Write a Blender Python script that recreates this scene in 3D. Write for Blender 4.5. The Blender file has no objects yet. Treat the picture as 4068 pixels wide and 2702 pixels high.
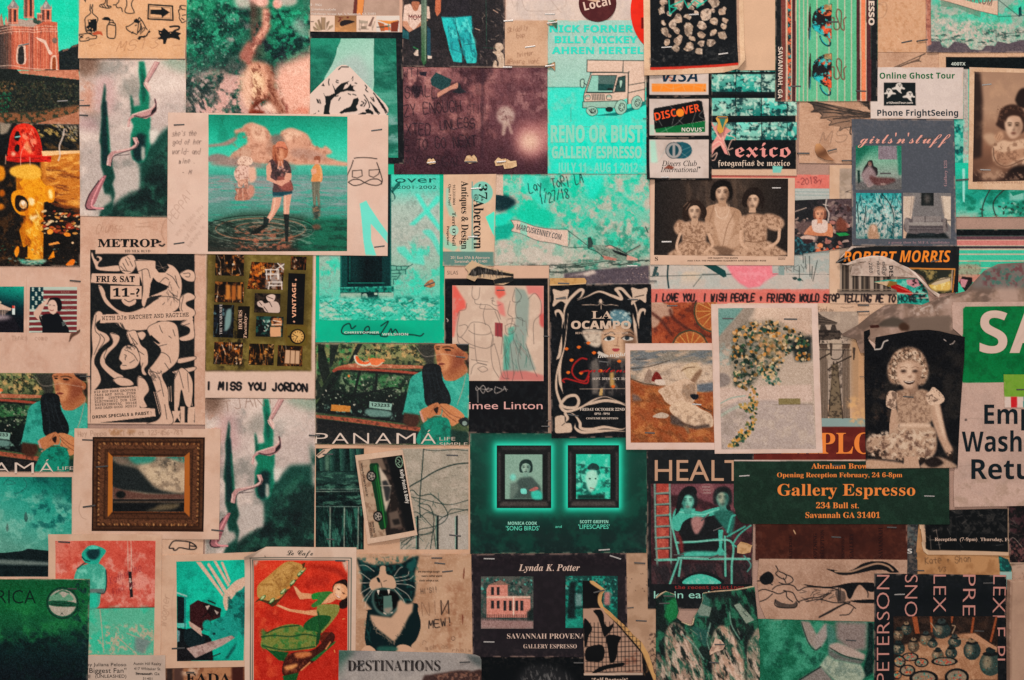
import bpy,math,random
import numpy as np
# camera, world, lamps, exposure
K=0.000252            # metres on the wall for one unit of the drawing grid (wall view = 4068 x 2702 units)
CX,CY,ZC=2034.0,1351.0,1.55
scene=bpy.context.scene
COL=scene.collection
DIST=1.424
cam=bpy.data.objects.new('camera',bpy.data.cameras.new('camera'))
COL.objects.link(cam)
cam.data.lens=50;cam.data.sensor_width=36;cam.data.clip_start=0.05;cam.data.clip_end=60
cam.location=(0,-DIST,ZC);cam.rotation_euler=(math.radians(90),0,0)
scene.camera=cam
world=bpy.data.worlds.new('World');scene.world=world;world.use_nodes=True
bg=world.node_tree.nodes['Background']
bg.inputs[0].default_value=(1.0,0.99,0.98,1);bg.inputs[1].default_value=0.28
def area(name,loc,target,size,energy,col):
 L=bpy.data.lights.new(name,'AREA');L.shape='RECTANGLE';L.size,L.size_y=size
 L.energy=energy;L.color=col
 o=bpy.data.objects.new(name,L);COL.objects.link(o);o.location=loc
 d=[target[i]-loc[i] for i in range(3)]
 import mathutils
 o.rotation_euler=mathutils.Vector(d).to_track_quat('-Z','Y').to_euler()
 return o
area('ceiling_lamp',(-0.25,-1.05,3.05),(0.02,0,1.60),(0.45,0.35),22,(1.0,0.96,0.925))
area('fill_light',(0.3,-2.6,1.85),(0.0,0,1.5),(1.4,1.0),26,(1.0,0.955,0.92))  # unseen fill light, added and set low to brighten the lower papers
scene.view_settings.view_transform='Standard'
scene.view_settings.look='None'
scene.view_settings.exposure=0.0
scene.view_settings.gamma=1.0
scene.view_settings.use_curve_mapping=False
# drawing helpers
OX,OY,SC=0.0,0.0,1.0
def tile(ox,oy,sc=2.24):
 global OX,OY,SC
 OX,OY,SC=ox,oy,sc
def P(s):
 if not isinstance(s,str):return np.asarray(s,float)
 a=np.array(s.replace(',',' ').split(),float).reshape(-1,2)
 return a/SC+(OX,OY)
_HX={}
def hx(c):
 if not isinstance(c,str):return np.asarray(c,float)
 if c not in _HX:
  s=c.lstrip('#')
  if len(s)==3:s=''.join(k*2 for k in s)
  _HX[c]=np.array([int(s[i:i+2],16)/255 for i in (0,2,4)])
 return _HX[c]
def spline(p,closed=False,n=6):
 if len(p)<3:return p
 if closed:q=np.vstack([p[-1:],p,p[:2]])
 else:q=np.vstack([2*p[:1]-p[1:2],p,2*p[-1:]-p[-2:-1]])
 t=np.linspace(0,1,n,endpoint=False)[:,None]
 out=[]
 for i in range(1,len(q)-2):
  a,b,c,d=q[i-1],q[i],q[i+1],q[i+2]
  out.append(0.5*(2*b+(c-a)*t+(2*a-5*b+4*c-d)*t*t+(3*b-a-3*c+d)*t**3))
 if not closed:out.append(q[-2:-1])
 return np.vstack(out)
def smooth(lo,hi,x):
 t=np.clip((x-lo)/(hi-lo+1e-9),0,1)
 return t*t*(3-2*t)
_LAT={}
def vnoise(X,Y,seed):
 if seed not in _LAT:_LAT[seed]=np.random.RandomState(seed).rand(128,128).astype(np.float32)
 L=_LAT[seed]
 xi=np.floor(X).astype(int);yi=np.floor(Y).astype(int)
 fx=(X-xi);fy=(Y-yi)
 fx=fx*fx*(3-2*fx);fy=fy*fy*(3-2*fy)
 x0=xi&127;x1=(xi+1)&127;y0=yi&127;y1=(yi+1)&127
 return (L[y0,x0]*(1-fx)+L[y0,x1]*fx)*(1-fy)+(L[y1,x0]*(1-fx)+L[y1,x1]*fx)*fy
def fbm(X,Y,sc,seed,octv=5,ax=1.0,rot=0.0):
 if rot:
  r=math.radians(rot);X,Y=X*math.cos(r)+Y*math.sin(r),-X*math.sin(r)+Y*math.cos(r)
 v=0;a=1.0;tot=0
 x=X/(sc*ax);y=Y/sc
 for o in range(octv):
  v=v+a*vnoise(x*2**o+17.3*o,y*2**o+9.1*o,seed+o);tot+=a;a*=0.6
 v=v/tot
 return np.clip((v-0.5)*1.7+0.5,0,1)
def box1(m,r,ax):
 m=np.moveaxis(m,ax,0);n=m.shape[0]
 q=np.concatenate([np.repeat(m[:1],r+1,0),m,np.repeat(m[-1:],r,0)],0)
 c=np.cumsum(q,0)
 return np.moveaxis((c[2*r+1:]-c[:n])/(2*r+1),0,ax)
def blurm(m,r):
 r=int(round(r))
 if r<1:return m
 for _ in range(2):m=box1(box1(m,r,0),r,1)
 return m
def inside(X,Y,p):
 r=np.zeros(X.shape,bool)
 x0,y0=p[-1]
 for x1,y1 in p:
  if y0 !=y1:
   r ^=((y0>Y) !=(y1>Y))&(X<(x1-x0)*(Y-y0)/(y1-y0)+x0)
  x0,y0=x1,y1
 return r
class Surf:
 """a sheet of small coloured faces between four corners TL TR BR BL"""
 def __init__(s,quad,col,res=2.7):
  s.q=quad;a,b,c,d=quad
  lu=max(np.hypot(*(b-a)),np.hypot(*(c-d)));lv=max(np.hypot(*(d-a)),np.hypot(*(c-b)))
  s.nu=max(2,int(math.ceil(lu/res)));s.nv=max(2,int(math.ceil(lv/res)))
  s.res=res
  u,v=np.meshgrid(np.linspace(0,1,s.nu+1),np.linspace(0,1,s.nv+1))
  s.u,s.v=u,v
  f=lambda k:a[k]*(1-u)*(1-v)+b[k]*u*(1-v)+c[k]*u*v+d[k]*(1-u)*v
  s.X,s.Y=f(0),f(1)
  s.C=np.empty(s.X.shape+(3,));s.C[:]=hx(col)
  s.M=np.stack([b-a,d-a],1);s.Mi=np.linalg.inv(s.M)
  s.cl=None;s.cut=None;s.zoff=0.0
 def win(s,lo,hi):
  cs=np.array([[lo[0],lo[1]],[hi[0],lo[1]],[hi[0],hi[1]],[lo[0],hi[1]]])-s.q[0]
  uv=cs @ s.Mi.T
  l=uv.min(0);h=uv.max(0)
  i0=max(0,int(l[0]*s.nu)-3);i1=min(s.nu+1,int(h[0]*s.nu)+5)
  j0=max(0,int(l[1]*s.nv)-3);j1=min(s.nv+1,int(h[1]*s.nv)+5)
  if i0>=i1 or j0>=j1:return None
  return (slice(j0,j1),slice(i0,i1))
 def put(s,w,m,col,a=1.0):
  if s.cl is not None:m=m*s.cl[w]
  m=(m*a)[...,None]
  s.C[w]=s.C[w]*(1-m)+hx(col)*m
 def pmask(s,p,blur):
  b=blur*2+s.res
  w=s.win(p.min(0)-b,p.max(0)+b)
  if w is None:return None,None
  X,Y=s.X[w],s.Y[w];e=s.res*0.25
  m=(inside(X-e,Y-e*.6,p).astype(float)+inside(X+e,Y-e,p)+inside(X-e*.6,Y+e,p)+inside(X+e,Y+e*.7,p))/4
  return w,blurm(m,blur/s.res)
 def lmask(s,p,w,taper=0):
  e=max(w,s.res*0.9);al=min(1.0,w/e);pad=e
  W=s.win(p.min(0)-pad,p.max(0)+pad)
  if W is None:return None,None
  m=np.zeros(s.X[W].shape);oj,oi=W[0].start,W[1].start;n=len(p)-1
  for k in range(n):
   a,b=p[k],p[k+1]
   ww=s.win(np.minimum(a,b)-pad,np.maximum(a,b)+pad)
   if ww is None:continue
   X,Y=s.X[ww],s.Y[ww];d=b-a;L=d @ d+1e-9
   t=np.clip(((X-a[0])*d[0]+(Y-a[1])*d[1])/L,0,1)
   ds=np.hypot(X-a[0]-t*d[0],Y-a[1]-t*d[1])
   hw=e/2
   if taper:q=(k+t)/n;hw=hw*np.clip(np.minimum(q,1-q)*2/taper if taper>0 else (1-q)*1.2,0.15,1)
   mm=np.clip((hw-ds)/s.res+0.5,0,1)
   v=m[ww[0].start-oj:ww[0].stop-oj,ww[1].start-oi:ww[1].stop-oi]
   np.maximum(v,mm,out=v)
  return W,m*al
FONTS={'sans':(0,0,0),'bold':(0x1D5D4,0x1D7EC,0),'serif':(0x1D400,0x1D7CE,0),'ital':(0x1D434,0x1D7CE,0),
   'bital':(0x1D468,0x1D7CE,0),'script':(0x1D4D0,0x1D7CE,0),'frak':(0x1D56C,0x1D7CE,0),'obl':(0x1D608,0,0),
   'boldobl':(0x1D63C,0x1D7EC,0),'mono':(0x1D670,0x1D7F6,0),'heavy':(0x1D5D4,0x1D7EC,0.022),'light':(0x1D400,0x1D7CE,-0.010),
   'thin':(0,0,-0.012),'slab':(0x1D400,0x1D7CE,0.013)}
def fstr(s,f):
 b,d,_=FONTS[f];o=''
 if not b:return s
 for ch in s:
  if 'A'<=ch<='Z':o+=chr(b+ord(ch)-65)
  elif f=='ital' and ch=='h':o+='\u210e'
  elif 'a'<=ch<='z':o+=chr(b+26+ord(ch)-97)
  elif ch.isdigit() and d:o+=chr(d+ord(ch)-48)
  else:o+=ch
 return o
# single-stroke hand alphabet on a 4 x 6 grid (y down), used for pen and pencil notes
HAND=dict(A='06 20 46|13 33',B='06 00 30 41 33 03|33 45 36 06',C='41 30 10 02 04 16 36 45',D='06 00 30 42 44 36 06',
 E='40 00 06 46|03 33',F='40 00 06|03 33',G='41 30 10 02 04 16 36 44 24',H='00 06|40 46|03 43',I='20 26',J='30 35 26 16 05',
 K='00 06|40 03 46',L='00 06 46',M='06 10 24 40 46',N='06 00 46 40',O='20 02 04 26 44 42 20',P='06 00 30 42 33 03',
 Q='20 02 04 26 44 42 20|24 46',R='06 00 30 42 33 03 46',S='41 30 10 02 13 33 44 36 16 05',T='00 40|20 26',U='00 05 16 36 45 40',
 V='00 26 40',W='00 16 22 36 40',X='00 46|40 06',Y='00 23 40|23 26',Z='00 40 06 46',
 a='43 22 04 15 26 44 43 46',b='00 06 36 44 33 03',c='43 22 04 16 36',d='40 46 16 04 13 43',e='04 44 32 12 04 16 36',f='31 20 11 16|03 33',
 g='43 12 04 26 43 47 28 07',h='00 06|04 22 33 36',i='22 26|20 21',j='23 27 18|21 22',k='00 06|32 04 36',l='20 26',
 m='06 02 13 16|13 23 26|23 33 36',n='06 02|04 12 33 36',o='22 04 26 44 22',p='03 08|03 33 45 26 06',q='43 13 04 26 43 48',r='02 06|04 12 32',
 s='32 12 14 34 36 06',t='21 26 36|03 43',u='02 05 26 44|42 46',v='02 26 42',w='02 16 23 36 42',x='02 46|42 06',y='02 24|42 18',z='02 42 06 46')
HAND.update({'0':'20 02 04 26 44 42 20','1':'11 20 26','2':'01 20 41 42 06 46','3':'00 40 22 44 26 05','4':'30 04 44|30 36','5':'40 00 03 33 44 36 06',
 '6':'30 03 05 26 44 33 04','7':'00 40 16','8':'20 01 23 45 26 05 23 41 20','9':'42 22 11 20 40 46','.':'26 26',',':'26 17','!':'20 24|26 26',"'":'20 21',
 '-':'13 33','/':'40 06','+':'22 25|13 33',':':'23 23|26 26','&':'46 12 20 32 05 26 44','@':'33 22 13 24 33 34 43 30 11 04 26 46','"':'10 11|30 31'})
CARDS,STAPLES,TEXTS=[],[],[]
rng=random.Random(7)
class Card:
 def __init__(c,name,label,cat,z,pts,col,cut=None,group=None,gloss=0,res=2.7,th=0.35,buckle=0.4):
  c.name,c.label,c.cat,c.z,c.group,c.gloss,c.th,c.buckle=name,label,cat,z,group,gloss,th,buckle
  c.main=c.s=Surf(P(pts),col,res);c.main.name='sheet';c.pics=[];c.texts=[];c.lifts=[]
  if cut:c.main.cut=P(cut)
  CARDS.append(c)
 def pic(c,pts,col,name='picture',label=None,res=None):
  c.s=Surf(P(pts),col,res or c.main.res);c.s.name=name;c.s.label=label;c.pics.append(c.s);return c
 def back(c):c.s=c.main;return c
 def lift(c,x,y,r,mm):c.lifts.append((x/SC+OX,y/SC+OY,r/SC,mm));return c
 # paint
 def py(c,p,col,blur=0,a=1.0,sm=False):
  p=P(p)
  if sm:p=spline(p,True)
  w,m=c.s.pmask(p,blur/SC)
  if w:c.s.put(w,m,col,a)
  return c
 def bl(c,p,col,blur=0,a=1.0):return c.py(p,col,blur,a,True)
 def rc(c,x0,y0,x1,y1,col,blur=0,a=1.0):return c.py('%f,%f %f,%f %f,%f %f,%f'%(x0,y0,x1,y0,x1,y1,x0,y1),col,blur,a)
 def ell(c,x,y,rx,ry,col,rot=0,blur=0,a=1.0):
  t=np.linspace(0,2*math.pi,20,endpoint=False);r=math.radians(rot)
  px=rx*np.cos(t);py=ry*np.sin(t)
  return c.py(np.stack([(x+px*math.cos(r)-py*math.sin(r))/SC+OX,(y+px*math.sin(r)+py*math.cos(r))/SC+OY],1),col,blur,a)
 def ln(c,p,w,col,a=1.0,sm=True,blur=0,taper=0):
  for q in (p.split('|') if isinstance(p,str) else [p]):
   q=P(q)
   if sm:q=spline(q)
   W,m=c.s.lmask(q,w/SC,taper)
   if W:c.s.put(W,blurm(m,blur/SC/c.s.res) if blur else m,col,a)
  return c
 def grad(c,cols,p0,p1,p=None,blur=0,a=1.0):
  A,B=P(p0)[0],P(p1)[0];d=B-A
  if p is None:w=(slice(None),slice(None));m=np.ones(c.s.X.shape)
  else:w,m=c.s.pmask(P(p),blur/SC)
  if w is None:return c
  t=np.clip(((c.s.X[w]-A[0])*d[0]+(c.s.Y[w]-A[1])*d[1])/(d @ d),0,1)
  k=np.array([hx(q) for q in cols]);xs=np.linspace(0,1,len(cols))
  cc=np.stack([np.interp(t,xs,k[:,i]) for i in range(3)],-1)
  if c.s.cl is not None:m=m*c.s.cl[w]
  m=(m*a)[...,None];c.s.C[w]=c.s.C[w]*(1-m)+cc*m
  return c
 def nz(c,col,sc,lo,hi,a=1.0,p=None,blur=0,seed=1,ax=1.0,rot=0,o=5):
  if p is None:w=(slice(None),slice(None));m=1.0
  else:
   w,m=c.s.pmask(P(p),blur/SC)
   if w is None:return c
  lo,hi=lo-.06,hi+.09
  n=smooth(lo,hi,fbm(c.s.X[w],c.s.Y[w],sc/SC,seed,o,ax,rot))
  c.s.put(w,n*m,col,a);return c
 def gn(c,amp=0.05,sc=6,seed=5):
  n=fbm(c.s.X,c.s.Y,sc/SC,seed,2)-0.5
  c.s.C=np.clip(c.s.C+(n*amp*2)[...,None],0,1);return c
 def clip(c,p=None,blur=0):
  if p is None:c.s.cl=None;return c
  w,m=c.s.pmask(P(p),blur/SC);k=np.zeros(c.s.X.shape)
  if w:k[w]=m
  c.s.cl=k;return c
 def dabs(c,p,n,r,cols,a=1.0,seed=1,asp=0.6,rot=None,blur=0):
  p=P(p);R=np.random.RandomState(seed);lo,hi=p.min(0),p.max(0);k=0
  while k<n:
   q=lo+R.rand(24,2)*(hi-lo)
   for x,y in q[inside(q[:,0],q[:,1],p)]:
    if k>=n:break
    k+=1
    rr=r[0]+R.rand()*(r[1]-r[0])
    c.ell((x-OX)*SC,(y-OY)*SC,rr,rr*asp,cols[R.randint(len(cols))],R.rand()*180 if rot is None else rot+R.randn()*15,blur,a)
  return c
 def sk(c,p,n,L,w,ang,jit,cols,a=1.0,seed=1):
  p=P(p);R=np.random.RandomState(seed);lo,hi=p.min(0),p.max(0);k=0
  while k<n:
   q=lo+R.rand(24,2)*(hi-lo)
   for x,y in q[inside(q[:,0],q[:,1],p)]:
    if k>=n:break
    k+=1
    t=math.radians(ang+R.randn()*jit);l=L/SC*(0.6+0.8*R.rand())/2
    c.ln(np.array([[x-l*math.cos(t),y-l*math.sin(t)],[x+l*math.cos(t),y+l*math.sin(t)]]),w,cols[R.randint(len(cols))],a,False)
  return c
 def scribble(c,x0,x1,y,h,col,w=1.5,a=0.8,seed=1,rot=0):
  """a run of tiny unreadable print or pencil"""
  R=np.random.RandomState(seed);x=x0;r=math.radians(rot)
  while x<x1:
   L=min(x1-x,h*(1.5+4*R.rand()));q=[]
   for k in range(int(L/h*2.2)+2):
    q.append((x+k*h*.45,y+(R.rand()-.5)*h))
   q=np.array(q);dx=q[:,0]-x0;dy=q[:,1]-y
   c.ln(np.stack([(x0+dx*math.cos(r)-dy*math.sin(r))/SC+OX,(y+dx*math.sin(r)+dy*math.cos(r))/SC+OY],1),w,col,a,False)
   x+=L+h*.8
  return c
 def hand(c,s,x,y,h,col,lw=3,w=None,rot=0,a=0.9,slant=0.0,seed=3,jit=0.05,aw=0.62):
  """pen or pencil writing: baseline-left x,y; capital height h; optional total width"""
  R=np.random.RandomState(seed);n=len(s);adv=(w/n if w else h*aw);r=math.radians(rot)
  for i,ch in enumerate(s):
   if ch not in HAND:continue
   bx=x+i*adv;jy=R.randn()*h*jit
   for st in HAND[ch].split('|'):
    q=np.array([(int(t[0]),int(t[1])) for t in st.split()],float)
    q+=R.randn(*q.shape)*jit*1.5
    lx=q[:,0]/4*adv*0.72;ly=(q[:,1]-6)/6*h+jy;lx=lx-ly*slant
    dx=bx-x+lx
    pp=np.stack([(x+dx*math.cos(r)-ly*math.sin(r))/SC+OX,(y+dx*math.sin(r)+ly*math.cos(r))/SC+OY],1)
    if len(pp)==2 and np.allclose(pp[0],pp[1]):pp[1]+=0.5
    c.ln(pp,lw,col,a,True)
  return c
 def t(c,s,x,y,h,font='sans',col='18201f',w=None,rot=0,al='l',shear=0.0,name='lettering',label=None):
  """printed line: baseline at x,y; capital height h; w = fitted width"""
  c.texts.append(dict(rows=[(s,x/SC+OX,y/SC+OY,h/SC,None if w is None else w/SC,al)],font=font,col=col,rot=rot,shear=shear,name=name,label=label));return c
 def rows(c,rs,font='sans',col='18201f',rot=0,al='l',shear=0.0,name='lettering',label=None):
  """rs: list of (string, x, y, h, w)"""
  g=[]
  for i,r in enumerate(rs):
   if i and math.hypot(r[1]-rs[i-1][1],r[2]-rs[i-1][2])<3.2*r[3]:g[-1].append(r)
   else:g.append([r])
  for k in g:c.texts.append(dict(rows=[(r[0],r[1]/SC+OX,r[2]/SC+OY,r[3]/SC,None if len(r)<5 or r[4] is None else r[4]/SC,al) for r in k],font=font,col=col,rot=rot,shear=shear,name=name,label=label))
  return c
def stp(x,y,L,ang,where,tone='dark'):
 STAPLES.append((x/SC+OX,y/SC+OY,L/SC,ang,where,tone))
PINK='d8b29e'
# ================================================================== the papers, upper left
BK='1a2224'
tile(0,0)
c=Card('photo_print','glossy photo of a red brick gothic church under a turquoise sky','photo',20,'-260,-120 706,-120 708,1106 -260,1092','12c9a0',gloss=1)
c.grad(['10c8a2','16cda6','42cfae'],'0,-50','0,480')
c.nz('55d0b0',60,.45,.8,.35,seed=4)
c.py('520,462 560,440 610,440 640,410 690,392 720,388 720,640 520,640','1b2426').py('560,445 610,430 612,445 562,462','7d5f50').py('640,412 692,392 692,415 640,425','6a5448')
c.dabs('525,470 700,470 700,620 525,620',60,(6,16),['222b2a','15201f','2c302c'],.7,3)
# nave and apses
c.py('0,235 110,215 260,190 340,205 400,188 510,200 522,470 528,630 0,620','c8694f')
c.py('-40,232 105,215 108,610 -40,620','5d4a44')
c.grad(['4c403d','6b5248','b05e48'],'0,0','120,0','-40,240 105,222 108,610 -40,612')
for i in range(15):c.ln('%d,%d %d,%d'%(118+i*27,250,118+i*27,612),7,['8a4b3e','dd8a6c','e09a7c'][i%3],.75,False)
for i in range(5):c.ln('%d,290 %d,600'%(6+i*22,6+i*22),6,'3a3534',.7,False)
c.rc(255,225,300,628,'a85a48').ln('262,300 262,620',6,'e3b09a',.8).ln('290,300 290,620',6,'6d4038',.8)
for y in (238,262,284):c.ln('0,%d 110,%d 255,%d 300,%d 400,%d 515,%d'%(y+18,y-2,y,y+6,y-6,y),6,'e8b79f',.85,False)
c.sk('0,236 515,215 515,300 0,305',90,14,4,90,8,['5f3c34','f0c8b0','8a5044'],.7,2)
c.sk('10,320 515,320 515,600 110,600',90,60,4,90,3,['9a5242','e9a487','b5634c'],.5,3)
# roofs
c.py('78,228 110,176 180,170 238,182 262,168 298,178 360,205 300,240','b09a8c').py('298,150 380,200 345,222 295,200','5a5a52')
c.py('300,150 365,190 340,218 300,205','2f4a3e',a=.8)
c.py('0,160 14,115 30,190 36,232 0,236','b07a68').py('44,190 56,138 70,190 76,226 46,228','c98d78')
# towers and domes
for (x,y0,y1,w,dx) in ((118,70,215,92,0),(258,-40,165,92,0),(412,78,195,96,0),(352,120,182,40,0)):
 c.rc(x-w/2,y0,x+w/2,y1,'c9694e');c.rc(x-w/2,y0,x-w*.16,y1,'6f4a42')
 c.rc(x+w*.08,y0+18,x+w*.3,y1-20,'3b302e');c.ln('%f,%f %f,%f'%(x-w/2,y0+4,x+w/2,y0+4),9,'eebfa6',.9,False)
 c.ln('%f,%f %f,%f'%(x-w/2,y1-10,x+w/2,y1-10),7,'d9a48c',.8,False)
 for q in (-.42,-.05,.38):c.ln('%f,%f %f,%f'%(x+w*q,y0,x+w*q,y1),4,'f0b79b',.8,False)
c.bl('72,72 80,48 100,22 120,-8 138,18 158,45 166,72','8d8580').bl('95,40 118,5 128,30 110,60','c7b5a8',a=.7)
c.bl('366,80 374,56 392,30 412,2 430,30 452,58 458,80','8d8580').bl('390,55 412,14 420,40 405,70','c7b5a8',a=.7)
for x in (74,163,212,304,366,459,376):c.py('%f,%f %f,%f %f,%f'%(x-5,80,x,38,x+5,80),'c48c78')
c.ln('122,-10 122,18',3,'4a4a48').ln('412,-20 412,8',3,'4a4a48')
# windows
c.bl('152,560 152,440 172,402 198,394 226,412 230,450 228,565','e2b9a4').bl('163,560 165,445 180,418 195,412 212,430 214,560','33302f')
c.bl('452,625 455,520 478,492 505,510 510,620','e2b39c').bl('466,622 468,530 482,508 496,525 498,622','a2542f').ln('482,515 482,620',3,'6b3a28')
c.py('318,332 372,346 410,362 440,440 470,478 445,492 428,470 415,430 390,385 345,362','e3bda9').ell(488,362,22,26,'7c6a5e')
c.ln('0,590 110,585 260,610 520,622',6,'e8c3ad',.8).rc(400,618,500,634,'2c2a2a')
# lawn and hedge
c.py('150,632 700,622 712,712 160,652','cc8468').nz('a8684f',30,.4,.7,.5,'150,632 700,622 712,712 160,652')
c.rc(-300,720,720,1120,'2a2a24').py('-40,610 150,618 180,655 712,712 712,1010 -40,960','222825').nz('4a4332',26,.5,.75,.8,'-40,720 712,720 712,1010 -40,960',8,7)
c.dabs('0,720 700,730 705,960 0,1000',520,(4,10),['12191a','3a4a34','52583c','1c2623','6a6044','2a3a2e','14201d'],.8,5)
c.dabs('0,820 110,820 60,1060 0,1060',60,(5,11),['1f6b4b','2b8a5c','185440'],.8,6)
c.nz('b07848',22,.48,.72,.85,'-40,730 150,740 160,790 -40,830',20,9)
c.py('-40,1010 300,1000 712,935 712,1020 380,1090 -40,1090','8a5a3c',6).nz('2d3a2c',24,.45,.62,.9,'-40,1005 300,1000 712,940 712,1040 330,1100 -40,1100',8,8)
c.py('330,1098 560,1040 712,990 712,1110 330,1110','b07458').gn(.07,5)
stp(558,900,92,-4,'in the dark hedge of the church photo','silver')
stp(212,400,95,-12,'beside the arched window on the church photo','silver')
c=Card('photo_print','glossy photo of a yellow and red fire hydrant in dark orange light','photo',21,'-260,1092 712,1108 716,2372 -260,2368','1a1512',gloss=1)
c.py('-60,1090 720,1100 720,1380 -60,1380','15191a').nz('6a4a26',50,.52,.7,.8,'180,1100 720,1110 720,1330 180,1330',6,12,rot=35,ax=2.5)
c.nz('c9a45c',26,.62,.75,.8,'200,1100 700,1110 700,1270 200,1200',6,13,rot=30,ax=2)
c.py('0,1100 110,1100 70,1180 20,1200 0,1190','9a8a78',6)
c.dabs('480,1110 690,1120 690,1250 560,1200',60,(7,20),['a39a84','d4b090','60584a','8c8472'],.6,4,.4,50)
c.py('360,1350 716,1345 716,1860 560,1840 430,1720 360,1600','c8782a',6)
c.nz('f0a850',34,.45,.68,.9,'380,1350 716,1350 716,1860 430,1720',4,15,ax=4,rot=-12)
c.nz('7a3c18',26,.52,.7,.8,'400,1420 716,1440 716,1960 430,1800',4,16,ax=5,rot=8)
c.py('-60,1560 160,1560 190,1720 150,2350 -60,2370','1b1613',8).nz('5b3a1c',50,.55,.75,.7,'-60,1500 170,1500 170,2360 -60,2370',8,18)
c.bl('-60,1480 45,1490 50,1560 20,1610 -60,1600','e08a1c',5).ell(10,1840,28,30,'c87418',0,6).ell(20,1720,26,34,'b8600e',0,8)
# barrel
c.py('150,1560 360,1500 390,1660 384,2330 230,2300 175,2050 235,1950 225,1870 150,1750','f09a18')
c.grad(['b8680a','f0981a','f8aa30','c8700a'],'190,0','400,0','150,1560 360,1500 390,1660 384,2330 230,2300 175,2050 235,1950 225,1870 150,1750',4).nz('8a4408',46,.52,.72,.8,'160,1540 380,1500 386,2320 180,2200',6,23,rot=70,ax=2).nz('ffd070',30,.58,.74,.7,'200,1540 380,1500 386,2300 240,2200',6,24,rot=60,ax=2)
c.bl('105,1800 110,1720 170,1690 260,1685 320,1740 330,1820 300,1890 220,1920 150,1890','ee9616').bl('135,1790 150,1740 215,1750 255,1810 240,1870 180,1885 140,1850','241812',3)
c.bl('175,1810 200,1780 235,1800 240,1840 210,1860 180,1840','d8ab7a').bl('190,1800 215,1790 225,1815 205,1830','fbe3c8',3).bl('255,1770 300,1760 310,1810 275,1835','fbd8a0',6)
c.bl('200,1600 300,1500 380,1620 430,1680 430,1780 360,1800 260,1740 180,1640','f09c1a').bl('400,1680 440,1650 485,1690 480,1790 430,1800 410,1760','e88e14').bl('430,1700 460,1690 470,1760 445,1770','ffd890',4)
c.py('260,1930 350,1910 330,1940 280,1965','ffd8a0',4).nz('c9680a',40,.55,.75,.6,'180,1600 380,1600 384,2300 190,2200',6,19)
c.py('390,1920 716,1980 716,2372 390,2340','17120f').dabs('390,1880 716,1900 716,2080 390,2080',90,(10,34),['e8a050','8a3a20','d8642a','f5d0a0','2a1a14','b8442a','201512','151211'],.85,9,.4,-15,2)
c.ell(447,2062,26,24,'f29a3a',0,2).ell(600,2088,32,18,'ee8a2a',10).py('435,2170 520,2150 535,2168 440,2186','f59a4a').py('430,2310 480,2228 490,2290','f08c18').ell(648,2162,12,8,'ffd0a0')
c.dabs('0,2180 700,2200 700,2368 0,2368',70,(6,18),['7a4a18','3a6a4c','14110f','2a1c12','8fa090'],.6,10,.5,0)
c.bl('170,2310 260,2318 380,2310 420,2325 350,2352 230,2356','8fb8a0',4).dabs('180,2310 400,2315 380,2350 220,2350',30,(6,20),['3f9a80','c9b49a','20584c'],.7,11,.35,0)
c.py('150,2220 180,2190 220,2200 250,2180 245,2290 190,2300','24150c').bl('590,2360 640,2310 670,2320 650,2362','f07a18').bl('130,2240 160,2190 175,2230 150,2290','f08c18',3)
# cap
c.bl('78,1400 80,1290 98,1195 145,1122 225,1098 305,1132 352,1215 376,1330 372,1420 220,1440','e2301c')
c.grad(['b81c12','ea3a22','ee3e26','9c140c'],'90,0','375,0','88,1400 90,1290 108,1200 150,1132 225,1108 300,1142 345,1225 368,1330 366,1400',5,.9).nz('8a1410',40,.5,.7,.7,'85,1400 90,1290 110,1200 160,1130 240,1110 300,1150 350,1240 370,1400',8,27).nz('ff9a78',24,.6,.74,.8,'180,1130 300,1150 360,1390 220,1390',6,28,rot=70,ax=3)
c.py('48,1390 380,1380 460,1392 455,1445 280,1440 170,1450 60,1432','d8261a').nz('7c120c',22,.5,.7,.8,'0,1400 460,1395 450,1450 30,1440',3,21,ax=3)
c.bl('128,1230 140,1180 165,1170 180,1210 165,1255 140,1250','1c1413').bl('130,1320 150,1285 176,1300 170,1345 140,1350','1c1413').ln('138,1222 180,1214',9,'9fe0d8')
c.bl('215,1310 240,1250 265,1290 285,1350 265,1370 235,1340','f2a070',6,.8).py('370,1345 716,1340 716,1362 380,1390','f3c08a',3).bl('105,1350 140,1365 130,1390 105,1385','f5b090',4)
c.py('50,1440 180,1450 290,1450 320,1480 60,1560 40,1500','2b1c16',5).bl('110,1490 240,1460 340,1480 370,1560 300,1600 150,1580 90,1540','f2b040',5)
c.ln('575,1150 560,1220 530,1300 535,1380 520,1430',14,'d8bfae',.85).ln('225,1290 190,1360 185,1470',7,'f0a890',.8).ln('265,1400 270,1470',8,'f5b8a0',.7).ln('55,1380 50,1460',9,'f0c0a0',.6)
c.nz('b85e18',30,.5,.75,.5,'370,1440 716,1400 716,1560 370,1570',6,22,ax=4).gn(.08,5)
tile(0,0)
c=Card('doodle_card','tan card of black ink doodles with a boxed arrow and dog head','card',62,'713,-170 1668,-170 1650,525 700,522','d9a67f')
c.nz('c8946c',160,.4,.8,.5,seed=31).nz('e2b592',12,.55,.8,.4,seed=33)
K2='1c2022'
c.ln('1322,42 1536,56 1540,182 1318,170 1322,42',13,K2,1,False).py('1342,85 1436,88 1436,62 1512,112 1440,162 1438,134 1342,128',K2).ln('1332,58 1518,72 1518,166 1334,154 1332,58',3,K2,.8,False)
c.ln('800,95 806,40 812,85 828,40 824,88',5,K2).ln('805,92 808,120 765,160 760,200 775,290 850,290 862,210 872,165 828,122 826,92',8,K2,1,True)
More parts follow.
